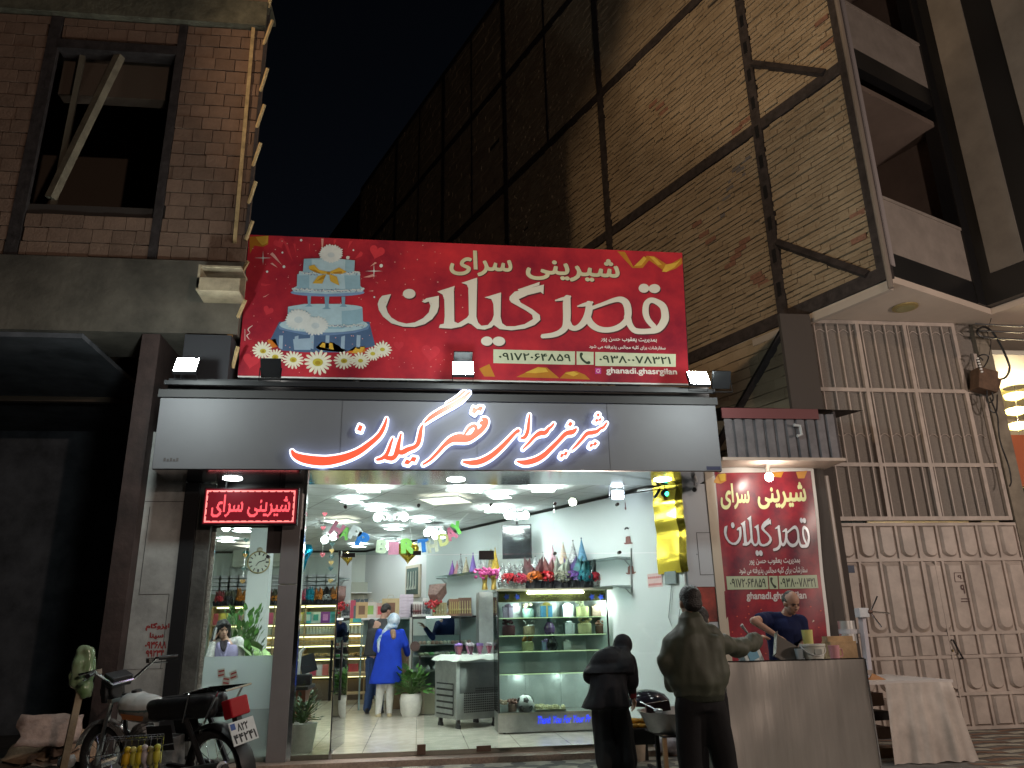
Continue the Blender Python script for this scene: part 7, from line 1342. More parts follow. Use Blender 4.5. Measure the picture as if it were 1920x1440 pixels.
# --- woman on the phone behind the frosted glass
yp = 1.0; mpp = 10.95/1516; b0 = Yp(425, 1240, yp)
ovp = dict(head=Yp(418, 1181, yp-.02), neck=Yp(423, 1203, yp+.03), chest=Yp(424, 1222, yp), waist=Yp(426, 1250, yp), pelvis=Yp(427, 1275, yp), shR=Yp(403, 1208, yp+.02), shL=Yp(446, 1206, yp+.02), elR=Yp(393, 1232, yp-.10), wrR=Yp(401, 1204, yp-.06), elL=Yp(452, 1235, yp-.02), wrL=Yp(438, 1254, yp-.18))
for s, x in (('R', -.1), ('L', .1)): ovp['hip'+s] = Vector((b0.x+x, yp, .92)); ovp['kn'+s] = Vector((b0.x+x, yp, .5)); ovp['an'+s] = Vector((b0.x+x, yp+.02, .17)); ovp['toe'+s] = Vector((b0.x+x, yp-.14, .12))
t, J, L, HM, k = person('woman in a lilac waistcoat talking on a phone behind the left glass', (b0.x, yp, FZ), math.pi, 1.64, ovp, face=(.45, -.85, -.22), curl=.55, palms={'R': (.9, .3, .1)})
Iw = Matrix.LocRotScale(t.location, t.rotation_euler, None).inverted()
def vs_(b): c = J['chest']; loft(b, [(J['pelvis'], .20, .14), (J['waist'], .175, .125), (c, .185, .135), (c+Vector((0, 0, .09)), .16, .11), (J['neck']+Vector((0, 0, -.035)), .08, .075)])
garment(t, 'lilac_waistcoat', vs_, cloth('lilac_wool', (.36, .32, .52)), .014, 4, ((7, 7, 5), .007))
garment(t, 'lapels', lambda b: [b.cap(J['neck']+Vector((s*.06, .11, -.03)), J['chest']+Vector((s*.015, .145, -.08)), .030, .012) for s in (-1, 1)], cloth('lilac_lapel', (.40, .36, .58)), .010, 2, None)
def sl(b):
    for s in 'RL': b.cap(J['neck']+Vector((0, -.01, -.055)), J['sh'+s]+Vector((0, 0, .01)), .082, .078); b.cap(J['sh'+s], J['el'+s], .066, .058); b.cap(J['el'+s], J['wr'+s]-(J['wr'+s]-J['el'+s])*.15, .054, .042)
garment(t, 'white_sleeves', sl, mat('black_white_print', (.60, .60, .58), .7, noise_=(26, .55), col2=(.3, .3, .3)), .013, 3, ((9, 9, 9), .006))
def hr(b):
    b.ell(L(0, -.025, .045), (.092*k, .105*k, .095*k), HM, 18)
    for s in (-1, 1): b.cap(L(s*.078, -.01, .03), L(s*.098, -.02, -.15), .034, .042); b.cap(L(s*.03, .07, .095), L(s*.074, .03, .06), .022, .028)
    b.cap(L(0, -.07, 0), L(0, -.08, -.18), .08, .07)
hairdo(t, L, HM, k, hr, HAIR, ((22, 22, 16), .009)); garment(t, 'dark_scarf', lambda b: (b.cap(J['neck']+Vector((-.03, .09, -.01)), J['chest']+Vector((.0, .15, .02)), .035, .022), b.cap(J['neck']+Vector((.03, .09, -.01)), J['chest']+Vector((.0, .15, .02)), .03, .022)), cloth('dark_scarf', (.03, .025, .03)), .010, 2, ((20, 20, 20), .004))
pq = J['wrR']+Vector((.0, .0, .07)); ph = MB(); ph.box(Yp(404, 1188, yp-.08), (.022, .06, .15), Matrix.Rotation(.15, 4, 'Y')); solo('mobile_phone', 'white phone held to the ear of the woman in lilac', 'phone', ph, paint((.55, .55, .56), .2), bevel=.006)
# --- shop worker reaching into the pastry counter from behind
yk = 5.35; b0 = Yp(842, 1200, yk); ovk = dict(head=Yp(846, 1136, yk-.1), neck=Yp(843, 1152, yk), chest=Yp(838, 1172, yk), waist=Yp(838, 1205, yk), pelvis=Yp(838, 1225, yk), shR=Yp(822, 1170, yk-.05), shL=Yp(856, 1170, yk), elR=Yp(812, 1196, yk-.25), wrR=Yp(796, 1176, yk-.35), elL=Yp(862, 1200, yk), wrL=Yp(852, 1220, yk-.2))
for s, x in (('R', -.1), ('L', .1)): ovk['hip'+s] = Vector((b0.x+x, yk, .95)); ovk['kn'+s] = Vector((b0.x+x, yk, .55)); ovk['an'+s] = Vector((b0.x+x, yk, .17)); ovk['toe'+s] = Vector((b0.x+x, yk-.15, .12))
t, J, L, HM, k = person('shop worker in a navy shirt reaching across behind the pastry counter', (b0.x, yk, FZ), math.pi, 1.7, ovk, face=(-.4, -.8, -.4), curl=.4, palms={'R': (0, 0, -1)})
def nv(b):
    loft(b, [(J['pelvis'], .19, .13), (J['waist'], .18, .13), (J['chest'], .19, .14), (J['neck']+Vector((0, 0, -.04)), .12, .09)])
    for s in 'RL': b.cap(J['sh'+s], J['el'+s], .07, .06); b.cap(J['el'+s], J['wr'+s]-(J['wr'+s]-J['el'+s])*.12, .058, .045)
garment(t, 'navy_shirt', nv, cloth('navy_cotton', (.02, .035, .12)), .016, 4); garment(t, 'dark_trousers', lambda b: [(b.cap(J['hip'+s], J['kn'+s], .1, .08), b.cap(J['kn'+s], J['an'+s], .08, .07)) for s in 'RL'], M_bk, .018, 3, None)
hairdo(t, L, HM, k, lambda b: b.ell(L(0, -.02, .045), (.084*k, .102*k, .09*k), HM, 18))
# --- dark head behind the olive jacket
yh = -2.9; q = Yp(1312, 1157, yh); ovh = {}
t, J, L, HM, k = person('dark haired person mostly hidden behind the man in the olive jacket', (q.x, yh, 0), -.5, 1.60, dict(wrL=(q.x-.12, yh+.2, .95), elL=(q.x-.2, yh, 1.0), elR=(q.x+.10, yh+.08, 1.02), wrR=(q.x+.0, yh+.26, .98)), face=(.4, .9, -.2))
garment(t, 'black_coat', lambda b: (loft(b, [((0, 0, .62), .16, .14), ((0, 0, .95), .155, .13), ((0, 0, 1.2), .16, .13), ((0, 0, 1.32), .14, .10), ((0, 0, 1.38), .07, .07)]), [(b.cap(J['sh'+s], J['el'+s], .07, .065), b.cap(J['el'+s], J['wr'+s], .06, .05)) for s in 'RL']), M_bk, .018, 4)
garment(t, 'dark_trousers', lambda b: [(b.cap(J['hip'+s], J['kn'+s], .095, .08), b.cap(J['kn'+s], J['an'+s], .08, .07)) for s in 'RL'], M_bk, .02, 3, None); shoes(t, J, k, paint((.01, .01, .01)))
hairdo(t, L, HM, k, lambda b: (b.ell(L(0, -.02, .042), (.088*k, .108*k, .095*k), HM, 18), b.ell(L(0, -.05, -.01), (.08*k, .07*k, .09*k), HM, 16)))
# --- vendor in the navy polo shirt behind the stall
yv = -1.85; b0 = Yp(1480, 1240, yv); ovv = dict(head=Yp(1484, 1131, yv-.12), neck=Yp(1472, 1156, yv-.02), chest=Yp(1470, 1180, yv), waist=Yp(1477, 1222, yv+.03), pelvis=Yp(1480, 1250, yv+.05), shR=Yp(1440, 1160, yv), shL=Yp(1500, 1166, yv), elR=Yp(1413, 1164, yv-.30), wrR=Yp(1456, 1192, yv-.42), elL=Yp(1509, 1200, yv-.06), wrL=Yp(1497, 1222, yv-.30))
for s, x in (('R', -.1), ('L', .1)): ovv['hip'+s] = Vector((b0.x+x, yv+.05, 1.0)); ovv['kn'+s] = Vector((b0.x+x, yv, .6)); ovv['an'+s] = Vector((b0.x+x, yv, .21)); ovv['toe'+s] = Vector((b0.x+x, yv-.15, .17))
t, J, L, HM, k = person('balding vendor in a navy polo shirt leaning over the steel stall', (b0.x, yv, 0), math.pi, 1.76, ovv, face=(.12, -.90, -.42), skin=SKIN, curl=.5, palms={'R': (.2, .3, -1), 'L': (0, 0, -1)})
def po(b):
    loft(b, [(J['pelvis'], .20, .14), (J['waist'], .195, .14), (J['chest'], .205, .145), (J['chest']+Vector((0, 0, .08)), .18, .12), (J['neck']+Vector((0, 0, -.03)), .09, .085), (J['neck']+Vector((0, 0, .015)), .068, .068)])
    for s in 'RL': b.cap(J['sh'+s], J['sh'+s].lerp(J['el'+s], .55), .078, .068); b.cap(J['chest']+Vector((0, 0, .08)), J['sh'+s], .10, .078)
garment(t, 'navy_polo', po, cloth('navy_pique', (.008, .014, .06)), .014, 4, ((7, 7, 4), .008)); garment(t, 'dark_trousers', lambda b: [(b.cap(J['hip'+s], J['kn'+s], .1, .08), b.cap(J['kn'+s], J['an'+s], .08, .07)) for s in 'RL'], M_bk, .02, 3, None); shoes(t, J, k, paint((.01, .01, .01)))
hairdo(t, L, HM, k, lambda b: (b.ell(L(0, -.052, .025), (.079*k, .072*k, .076*k), HM, 16), b.ell(L(0, -.03, .075), (.060*k, .068*k, .048*k), HM, 14), [b.ell(L(s*.066, -.01, .025), (.014, .034, .03), HM, 8) for s in (-1, 1)]), mat('greying_hair', (.06, .055, .05), .6, noise_=(50, .5)), ((40, 40, 40), .003))
m = MB(); m.box((b0.x, yv, .07), (1.0, .6, .14)); solo('wooden_platform', 'low wooden platform the vendor stands on', 'platform', m, M_wood)
M_stall = mat('stall_steel', (.62, .60, .57), .36, .92, noise_=(1.5, .25), bump=(6, .35))
_t = M_stall.node_tree; _mp = _t.nodes.new('ShaderNodeMapping'); _mp.inputs['Scale'].default_value = (1.6, 1, .16)
for _l in list(_t.links):
    if _l.from_socket.name == 'Object' and _l.to_node.type == 'TEX_NOISE': _t.links.new(_mp.outputs[0], _l.to_socket)
_t.links.new([n for n in _t.nodes if n.type == 'TEX_COORD'][0].outputs['Object'], _mp.inputs[0])
# ================================================================== frying stall
ys = -2.7; st = thing('frying_stall', 'waist high stall faced with a big dented sheet of stainless steel', 'stall', (3.5, ys, 0)); x0, x1, zt_ = 2.80, 4.17, 1.11
m = MB(); N1, N2 = 34, 26; vs = []
for j in range(N2+1):
    for i in range(N1+1):
        x = x0+(x1-x0)*i/N1; z = .06+(zt_-.06)*j/N2; y = ys+.018*noise.noise((x*2.2, z*1.2, 1))+.010*noise.noise((x*5, z*2.5, 4)); vs.append((x, y, z))
m.add(vs, [(j*(N1+1)+i, j*(N1+1)+i+1, (j+1)*(N1+1)+i+1, (j+1)*(N1+1)+i) for j in range(N2) for i in range(N1)])
m.obj('steel_sheet', M_stall, st, smooth=True, world=True)
m = MB(); m.bx(x1, x1+.012, ys-.012, ys+.03, .06, zt_+.004); m.bx(x0, x1, ys-.004, ys+.03, zt_+.0005, zt_+.012); m.obj('folded_rim', M_chrome, st, world=True)
m = MB(); m.bx(x0, x1, ys+.03, ys+.75, zt_-.06, zt_-.03); m.bx(x0, x0+.01, ys+.03, ys+.75, .1, zt_-.06); m.bx(x1-.01, x1, ys+.03, ys+.75, .1, zt_-.06); m.obj('work_top', M_steel, st, world=True)
m = MB()
for x in (x0+.04, x1-.04):
    for y in (ys+.07, ys+.7): m.bx(x-.02, x+.02, y-.02, y+.02, 0, zt_-.065)
m.obj('leg', M_beam, st, world=True)
zt2 = zt_-.03
q = Yp(1402, 1232, ys+.2); t = thing('powder_box', 'tilted white and blue packet leaning on the stall under the customer hand', 'packet', q); M = Matrix.Rotation(-.35, 4, 'Y') @ Matrix.Rotation(.3, 4, 'Z'); m = MB(); m.box(Yp(1405, 1228, ys+.25), (.21, .10, .20), M); m.obj('carton', paint((.55, .66, .68)), t, world=True, bevel=.008); m = MB(); m.box(Yp(1405, 1228, ys+.25)+M.to_3x3() @ Vector((0, -.053, 0)), (.12, .004, .10), M); m.obj('blue_mark', paint((.10, .32, .48)), t, world=True)
m = MB(); c = Yp(1474, 1222, ys+.28); M = Matrix.Rotation(.55, 4, 'Y') @ Matrix.Rotation(.9, 4, 'X'); m.box(c, (.26, .30, .012), M); 
for s in (-1, 1): m.box(c+M.to_3x3() @ Vector((s*.13, 0, .02)), (.01, .30, .05), M)
solo('baking_tray', 'dark steel tray tipped up in the vendor hands', 'tray', m, mat('dark_tray', (.12, .11, .10), .45, .7))
q = Yp(1527, 1240, ys+.2); q.z = zt2; t = thing('bucket', 'white plastic bucket with a bail handle on the stall', 'bucket', q); m = MB(); m.lathe([(.085, 0), (.108, .145), (.118, .15), (.118, .17), (.104, .17), (.08, .01)], n=26); m.obj('tub', mat('bucket_white', (.62, .64, .58), .4), t, smooth=40); m = MB(); m.tube([(.118*math.cos(a), -.118*abs(math.sin(a))*.35-.06*math.sin(a), .155-.09*math.sin(a)) for a in np.linspace(0, math.pi, 12)], .004, 5); m.obj('bail_handle', M_white, t); m = MB(); m.box((.0, -.104, .10), (.07, .004, .05)); m.obj('paper_label', paint((.35, .38, .36)), t)
def jug(px, py, y, r_, h_, col, name, label, hd=True):
    q = Yp(px, py, y); q.z = zt2; t = thing(name, label, name.split('_')[-1], q); m = MB(); m.lathe([(r_*.75, 0), (r_, h_), (r_*.92, h_), (r_*.7, .01)], n=20); m.obj('cup_body', mat('tinted_plastic', col, .35), t, smooth=40)
    if hd: m = MB(); m.tube([(r_*.9, 0, h_*.8), (r_*1.5, 0, h_*.75), (r_*1.5, 0, h_*.35), (r_*.8, 0, h_*.25)], .007, 5); m.obj('handle', mat('tinted_plastic', col, .35), t)
jug(1520, 1238, ys+.55, .055, .30, (.62, .62, .22), 'measuring_jug', 'tall pale yellow measuring cup on the stall behind the bucket', False); jug(1566, 1236, ys+.35, .055, .15, (.62, .30, .34), 'pink_jug', 'pink plastic jug right of the white bucket'); jug(1500, 1238, ys+.2, .04, .13, (.45, .55, .6), 'clear_jug', 'small clear jug with a loop handle left of the bucket')
m = MB(); m.box(Yp(1570, 1198, -1.4), (.3, .12, .06)); m.box(Yp(1575, 1222, -1.4), (.3, .2, .22)); solo('wooden_crate', 'brown wooden crate behind the pink jug', 'crate', m, M_wood)
m = MB(); m.tube([Yp(1390, 1172, -1.5), Yp(1404, 1190, -1.5)], [.02, .006], 6); solo('ladle', 'pale spatula sticking up behind the stall', 'spatula', m, paint((.45, .42, .42)))
# white table with the dough press
yt = -1.15; tz = .82; tp = [Zp(x, y, tz) for x, y in ((1600, 1252), (1645, 1273), (1800, 1262), (1690, 1245))]
tbl = thing('folding_table', 'white topped table draped with pale plastic sheet beside the stall', 'table', (5.2, yt, 0)); m = MB(); xa, xb, ya, yb2 = 4.25, 5.92, -1.42, -.20
m.bx(xa, xb, ya, yb2, tz-.03, tz); m.obj('table_top', mat('white_laminate', (.60, .57, .56), .35), tbl, world=True)
m = MB()
for x in (xa+.05, xb-.05):
    for y in (ya+.05, yb2-.05): m.bx(x-.018, x+.018, y-.018, y+.018, 0, tz-.031)
m.obj('leg', M_beam, tbl, world=True)
m = MB(); N1, N2 = 60, 18; vs = []; dt0, dt1 = Yp(1657, 1276, ya).x, Yp(1780, 1268, ya).x; db0, db1 = Zp(1664, 1433, .0).x, Zp(1826, 1426, .0).x
for j in range(N2+1):
    v_ = j/N2
    for i in range(N1+1):
        u_ = i/N1; x = (dt0+(dt1-dt0)*u_)*(1-v_)+(db0+(db1-db0)*u_)*v_; fold = math.sin(u_*17+v_*1.5+.6*math.sin(u_*9))+.45*math.sin(u_*41+2*v_)
        vs.append((x, ya-.010-.05*v_-(.008+.036*v_)*(1+fold*.6)-.01*noise.noise((u_*6, v_*4, 0)), (tz-.031)*(1-v_)+.012+.02*v_*noise.noise((u_*7, 1, 3))))
m.add(vs, [(j*(N1+1)+i, (j+1)*(N1+1)+i, (j+1)*(N1+1)+i+1, j*(N1+1)+i+1) for j in range(N2) for i in range(N1)])
m.obj('plastic_drape', mat('dusty_plastic', (.52, .47, .43), .4, noise_=(3, .25)), tbl, smooth=True, world=True)
q = Yp(1622, 1256, -.75); pr = thing('dough_press', 'hand cranked dough press with a white column and three chrome crank arms', 'press', (q.x, q.y, tz)); yq = q.y
m = MB(); a, b = Yp(1628, 1256, yq), Yp(1616, 1158, yq); m.tube([a, b], .045, 4); m.box(Vector((q.x, yq, tz+.012)), (.26, .22, .024)); m.obj('column', mat('lilac_white_metal', (.46, .45, .50), .4), pr, world=True)
m = MB(); m.box(Yp(1616, 1149, yq-.02), (.125, .12, .11)); m.obj('gear_box', paint((.58, .60, .64)), pr, world=True, bevel=.008)
m = MB(); m.tube([Yp(1617, 1141, yq), Yp(1612, 1093, yq)], .012, 6); m.cyl(Yp(1626, 1147, yq-.06), Yp(1634, 1147, yq-.06), .028); m.obj('rack_rod', mat('dark_rod', (.10, .06, .05), .5, .5), pr, world=True)
for e in ((1645, 1118), (1668, 1150), (1653, 1176)): m = MB(); a = Yp(1632, 1147, yq-.07); b = Yp(*e, yq-.09); m.tube([a, b], .010, 6); o = m.obj('crank_arm', M_chrome, pr, world=True); m = MB(); m.tube([a.lerp(b, .84), b], .016, 6); m.obj('grip', M_black, o, world=False)
m = MB(); c = Yp(1592, 1206, yq+.03); h_ = Yp(1592, 1164, yq+.03).z-c.z; m.lathe([(.095, 0), (.095, h_), (.088, h_), (.088, .01)], c, 26); m.obj('chrome_cylinder', mat('bright_tin', (.75, .74, .72), .32, .75), pr, smooth=40, world=True); m = MB(); m.lathe([(.099, h_*.42), (.099, h_*.62)], c, 26); m.box(c+Vector((.12, 0, h_*.52)), (.2, .03, .05)); m.obj('clamp_band', paint((.45, .45, .48)), pr, world=True)
q = Yp(1640, 1262, -1.1); m = MB(); m.add([(q.x-.09, q.y-.04, tz+.001), (q.x+.10, q.y-.05, tz+.001), (q.x+.08, q.y+.05, tz+.001), (q.x-.07, q.y+.05, tz+.001), (q.x-.03, q.y, tz+.07), (q.x+.03, q.y+.02, tz+.05)], [(0, 1, 4), (1, 5, 4), (1, 2, 5), (2, 3, 5), (3, 4, 5), (3, 0, 4), (3, 2, 1, 0)]); solo('paper_scrap', 'folded brown paper scrap lying by the press', 'paper', m, mat('brown_paper', (.36, .17, .07), .7))
for i, (px, py, y, sx_, sz_, c, lb) in enumerate(((1640, 1415, -.9, .5, .10, (.30, .18, .09), 'lowest brown board stacked under the white table'), (1640, 1372, -.9, .45, .12, (.42, .28, .24), 'pale pink carton under the white table'), (1638, 1340, -.8, .4, .10, (.05, .045, .045), 'black crate under the white table'), (1632, 1310, -.75, .35, .14, (.40, .27, .22), 'faded pink sheet panel under the white table'))): q = Yp(px, py, y); m = MB(); m.box((q.x-.1, y, max(q.z, sz_/2+.002)), (sx_, .3, sz_), Matrix.Rotation(.06*i, 4, 'Z')); solo('stored_box', lb, 'box', m, paint(c), bevel=.005)
# basin on its stand, bread table, lid, buckets
yn = -2.15; c = Yp(1284, 1330, yn); bz = Yp(1270, 1340, yn-.3).z; bs = thing('basin_stand', 'round steel basin on a square legged frame between the two customers', 'basin', (c.x, yn, 0)); rb_ = .44
m = MB(); m.lathe([(.36, -.17), (rb_, 0), (rb_+.012, .006), (rb_+.012, .012), (rb_-.012, .008), (.35, -.15), (.0001, -.15)], (c.x, yn, bz), 40); m.obj('bowl', M_brush, bs, smooth=40, world=True)
for x, y, mt in ((-.31, -.28, M_wood), (.02, -.32, M_wood), (.33, -.24, M_beam), (-.22, .26, M_black), (.22, .28, M_black)): m = MB(); m.bx(c.x+x-.018, c.x+x+.018, yn+y-.018, yn+y+.018, 0, bz-.172); m.obj('leg', mt, bs, world=True)
m = MB(); m.bx(c.x-.33, c.x+.35, yn-.31, yn-.28, .14, .17); m.bx(c.x-.33, c.x-.30, yn-.28, yn+.28, .14, .17); m.bx(c.x-.33, c.x+.35, yn-.32, yn+.3, bz-.19, bz-.173); m.obj('brace', M_beam, bs, world=True)
q = Yp(1216, 1317, yn+.25); m = MB(); m.box((q.x+.07, yn+.18, bz+.03), (.24, .05, .09), Matrix.Rotation(-.1, 4, 'Y')); solo('wooden_block', 'dark red brown block lying across the basin rim', 'block', m, mat('red_brown_wood', (.10, .035, .03), .5))
m = MB(); m.tube([Yp(1200, 1316, yn-.05), Yp(1228, 1330, yn-.1)], .006, 5); m.ell(Yp(1234, 1332, yn-.1), (.045, .04, .02)); solo('skimmer', 'long handled skimmer lying over the basin edge', 'ladle', m, M_steel)
m = MB(); q = Yp(1214, 1322, -.6); m.lathe([(.26, 0), (.25, .06), (.20, .12), (.10, .16), (.02, .17)], q, 30); solo('black_lid', 'big shiny black domed lid behind the basin', 'lid', m, mat('black_enamel', (.015, .015, .022), .15), smooth=True)
q = Yp(1197, 1362, -.75); bt_ = thing('bread_table', 'small dark table carrying yellow fritters behind the black coat', 'table', (q.x, -.75, 0)); m = MB(); m.bx(q.x-.30, q.x+.16, -1.0, -.5, q.z-.03, q.z); m.bx(q.x-.30, q.x+.16, -.98, -.95, q.z-.16, q.z-.03); m.obj('table_top', M_black, bt_, world=True); m = MB(); m.bx(q.x-.28, q.x-.25, -.98, -.95, 0, q.z-.161); m.bx(q.x+.12, q.x+.15, -.98, -.95, 0, q.z-.161); m.bx(q.x-.28, q.x-.25, -.55, -.52, 0, q.z-.031); m.bx(q.x+.12, q.x+.15, -.55, -.52, 0, q.z-.031); m.obj('leg', M_black, bt_, world=True)
M_fr = mat('fritter', (.62, .32, .03), .4, noise_=(12, .4))
for i, (dx, dy, dzz, rr) in enumerate(((-.10, -.1, .0, .075), (.02, -.12, .0, .08), (.09, -.02, .0, .07), (-.04, .02, .0, .08), (-.06, -.06, .045, .07), (.05, -.06, .045, .07))):
    m = MB(); m.tube([(rr*.65*math.cos(a), rr*.65*math.sin(a), .022) for a in np.linspace(0, 2*math.pi, 16)[:-1]], .022, 7, closed=True); o = m.obj('fritter', M_fr, smooth=True); o.location = (q.x+dx, -.75+dy, q.z+.001+dzz); tag(o, 'golden fried fritter in the heap on the small dark table', 'fritter', 'fritters on the small table')
q = Yp(1190, 1408, -.45); q.z = 0; t = thing('bucket', 'cream plastic bucket standing before the shop threshold', 'bucket', (q.x, -.5, 0)); m = MB(); m.lathe([(.10, 0), (.125, .22), (.135, .225), (.135, .25), (.02, .26), (.0001, .26)], n=24); m.obj('tub', mat('cream_bucket', (.55, .46, .36), .4, noise_=(4, .3)), t, smooth=40); m = MB(); m.lathe([(.137, .226), (.139, .252), (.0001, .263)], n=24); m.obj('lid', paint((.6, .6, .58)), t)
q = Yp(1262, 1398, -.35); m = MB(); r_ = random.Random(3)
for kk in range(5): m.ell((q.x+r_.uniform(-.12, .12), -.35+r_.uniform(-.06, .06), .10+r_.uniform(0, .08)), (.10, .08, .085), n=10)
o = melt(m, .014, 3, nz=((16, 16, 16), .016)); solo('plastic_bag', 'crumpled lilac white plastic bag by the threshold', 'bag', o, mat('lilac_bag', (.48, .42, .46), .35, noise_=(9, .4)), smooth=True)
# ================================================================== motorcycle
bx_ = thing('motorcycle', 'parked white tanked motorcycle with a black seat, rear rack and red tail lamp', 'motorcycle', (-2.28, -1.9, 0), R(147)); bx_.rotation_euler = (R(-8), 0, R(147)); bx_.scale = (1.13, 1.13, 1.13)
def bp(name, m, mt, par=bx_, **k): return m.obj(name, mt, par, **k)
M_tyre = mat('tyre', (.02, .02, .021), .85, bump=(60, .5)); M_red = mat('red_lens', (.35, .01, .02), .2); M_eng = mat('engine_alloy', (.22, .22, .22), .5, .7, noise_=(9, .5))
for nm_, x in (('front_wheel', .64), ('rear_wheel', -.62)):
    m = MB(); m.tube([(x+.265*math.cos(a), 0, .30+.265*math.sin(a)) for a in np.linspace(0, 2*math.pi, 33)[:-1]], .042, 8, closed=True); o = bp(nm_, m, M_tyre, smooth=True)
    m = MB(); m.tube([(x+.235*math.cos(a), 0, .30+.235*math.sin(a)) for a in np.linspace(0, 2*math.pi, 33)[:-1]], .016, 6, closed=True); m.cyl((x, -.07, .30), (x, .07, .30), .045)
    for k_ in range(14): a = k_*math.pi/7; m.tube([(x+.04*math.cos(a), .03*(-1)**k_, .3+.04*math.sin(a)), (x+.23*math.cos(a+.15), 0, .3+.23*math.sin(a+.15))], .0025, 4)
    m.obj('rim', M_chrome, o); 
m = MB(); pts = []
for xc, a0, a1, sc_ in ((.64, 20, 165, .335),): pts = [(xc+sc_*math.cos(R(a)), .30+sc_*math.sin(R(a))) for a in np.linspace(a0, a1, 12)]
def guard(pts, w_): mm = MB(); vs = [(x, s*w_*(1 if abs(s) == 1 else 1), z-(.025 if abs(s) == 1 else 0)) for x, z in pts for s in (-1, -.5, .5, 1)]; n = len(pts); mm.add(vs, [(i*4+j, (i+1)*4+j, (i+1)*4+j+1, i*4+j+1) for i in range(n-1) for j in range(3)]); return mm
bp('front_mudguard', guard(pts, .06), mat('chrome_guard', (.45, .42, .40), .25, .8), smooth=True)
bp('rear_mudguard', guard([(-.62+.34*math.cos(R(a)), .30+.34*math.sin(R(a))) for a in np.linspace(40, 195, 12)], .07), M_black, smooth=True)
m = MB()
for s in (-1, 1): m.tube([(.64, s*.085, .30), (.46, s*.085, .80)], [.026, .020], 8)
m.box((.455, 0, .80), (.06, .22, .03)); bp('fork', m, M_chrome)
m = MB(); m.tube([(.47, .38, 1.06), (.40, .30, 1.07), (.44, .10, .93), (.44, -.10, .93), (.40, -.30, 1.07), (.47 if False else .33, -.38, 1.06)], .012, 7); m.tube([(.30, .42, 1.06), (.40, .30, 1.07)], .012, 7); bp('handlebar', m, M_chrome)
for s in (-1, 1): m = MB(); m.cyl((.385, s*.31, 1.068), (.29, s*.43, 1.06), .019); bp('grip', m, M_black)
m = MB()
for s in (-1, 1): m.tube([(.41, s*.26, 1.05), (.44, s*.30, 1.03), (.38, s*.40, 1.02)], .006, 5); m.box((.42, s*.25, 1.06), (.04, .05, .04))
bp('lever', m, M_chrome)
m = MB(); m.cyl((.62, 0, .86), (.50, 0, .86), .085, .06, 18); m.box((.50, 0, .955), (.12, .20, .09), Matrix.Rotation(-.4, 4, 'Y')); m.box((.56, 0, .87), (.06, .19, .19)); bp('headlamp_cowl', m, M_black, bevel=.012)
m = MB(); m.ell((.615, 0, .86), (.03, .08, .08)); bp('headlamp_glass', m, mat('lamp_glass', (.5, .5, .5), .1))
m = MB(); loft_r = [((.40, 0, .70), .085, .06), ((.36, 0, .70), .0, .0)]
q_ = MB(); q_.ell((.20, 0, .73), (.27, .125, .115)); q_.ell((.28, 0, .77), (.16, .12, .09)); q_.ell((.02, 0, .70), (.14, .09, .08)); o = melt(q_, .014, 4); o.m = []
for f in o.f: z = sum(o.v[i][2] for i in f)/len(f); o.m.append(1 if .715 < z < .738 else 2 if z < .715 else 0)
bp('fuel_tank', o, [mat('tank_white', (.66, .67, .66), .22, coat=.5), paint((.10, .16, .16), .3), mat('tank_lower', (.30, .28, .26), .3)], smooth=True)
m = MB(); m.cyl((.27, 0, .845), (.27, 0, .868), .045, .04, 18); bp('filler_cap', m, M_black)
m = MB(); m.add([(.30, -.122, .71), (.05, -.105, .69), (.06, -.108, .655), (.28, -.12, .665)], [(0, 1, 2, 3)]); m.add([(.30, .128, .71), (.05, .112, .69), (.06, .112, .655), (.28, .127, .665)], [(3, 2, 1, 0)]); bp('orange_stripe', m, mat('orange_stripe', (.42, .16, .06), .35))
q_ = MB(); loft_ = [(-.62, .10, .80), (-.35, .125, .78), (-.08, .12, .76), (.02, .09, .75)]
for i in range(len(loft_)-1):
    for s in (-1, 1): q_.cap((loft_[i][0], s*loft_[i][1]*.5, loft_[i][2]), (loft_[i+1][0], s*loft_[i+1][1]*.5, loft_[i+1][2]), .058, .058); q_.cap((loft_[i][0], s*loft_[i][1]*.45, loft_[i][2]-.07), (loft_[i+1][0], s*loft_[i+1][1]*.45, loft_[i+1][2]-.06), .05, .05)
bp('seat', melt(q_, .014, 4), mat('black_vinyl', (.014, .014, .016), .4, bump=(40, .2)), smooth=True)
m = MB(); m.tube([(.42, 0, .84), (.40, 0, .55), (.15, 0, .30), (-.30, 0, .30), (-.45, 0, .62)], .02, 6); m.tube([(.40, 0, .72), (-.2, 0, .66), (-.70, 0, .70)], .018, 6)
for s in (-1, 1): m.tube([(-.62, s*.09, .30), (-.2, s*.09, .34)], .02, 6); m.tube([(-.62, s*.11, .32), (-.42, s*.11, .68)], .022, 8); m.tube([(-.1, s*.15, .28), (-.1, s*.3, .27)], .012, 6)
bp('frame', m, M_black)
m = MB(); m.box((.06, 0, .37), (.42, .24, .28)); m.cyl((.12, 0, .42), (.22, 0, .60), .075, .07, 14); m.cyl((.0, -.13, .36), (.0, .13, .36), .09, n=18)
for k_ in range(6): m.cyl((.13+.016*k_, 0, .45+.025*k_), (.135+.016*k_, 0, .456+.025*k_), .095, n=14)
bp('engine', m, M_eng, bevel=.008)
m = MB()
for s in (-1, 1): m.add([(.0, s*.13, .62), (-.28, s*.13, .64), (-.32, s*.13, .46), (-.05, s*.13, .44)], [(0, 1, 2, 3) if s < 0 else (3, 2, 1, 0)])
bp('side_cover', m, M_black)
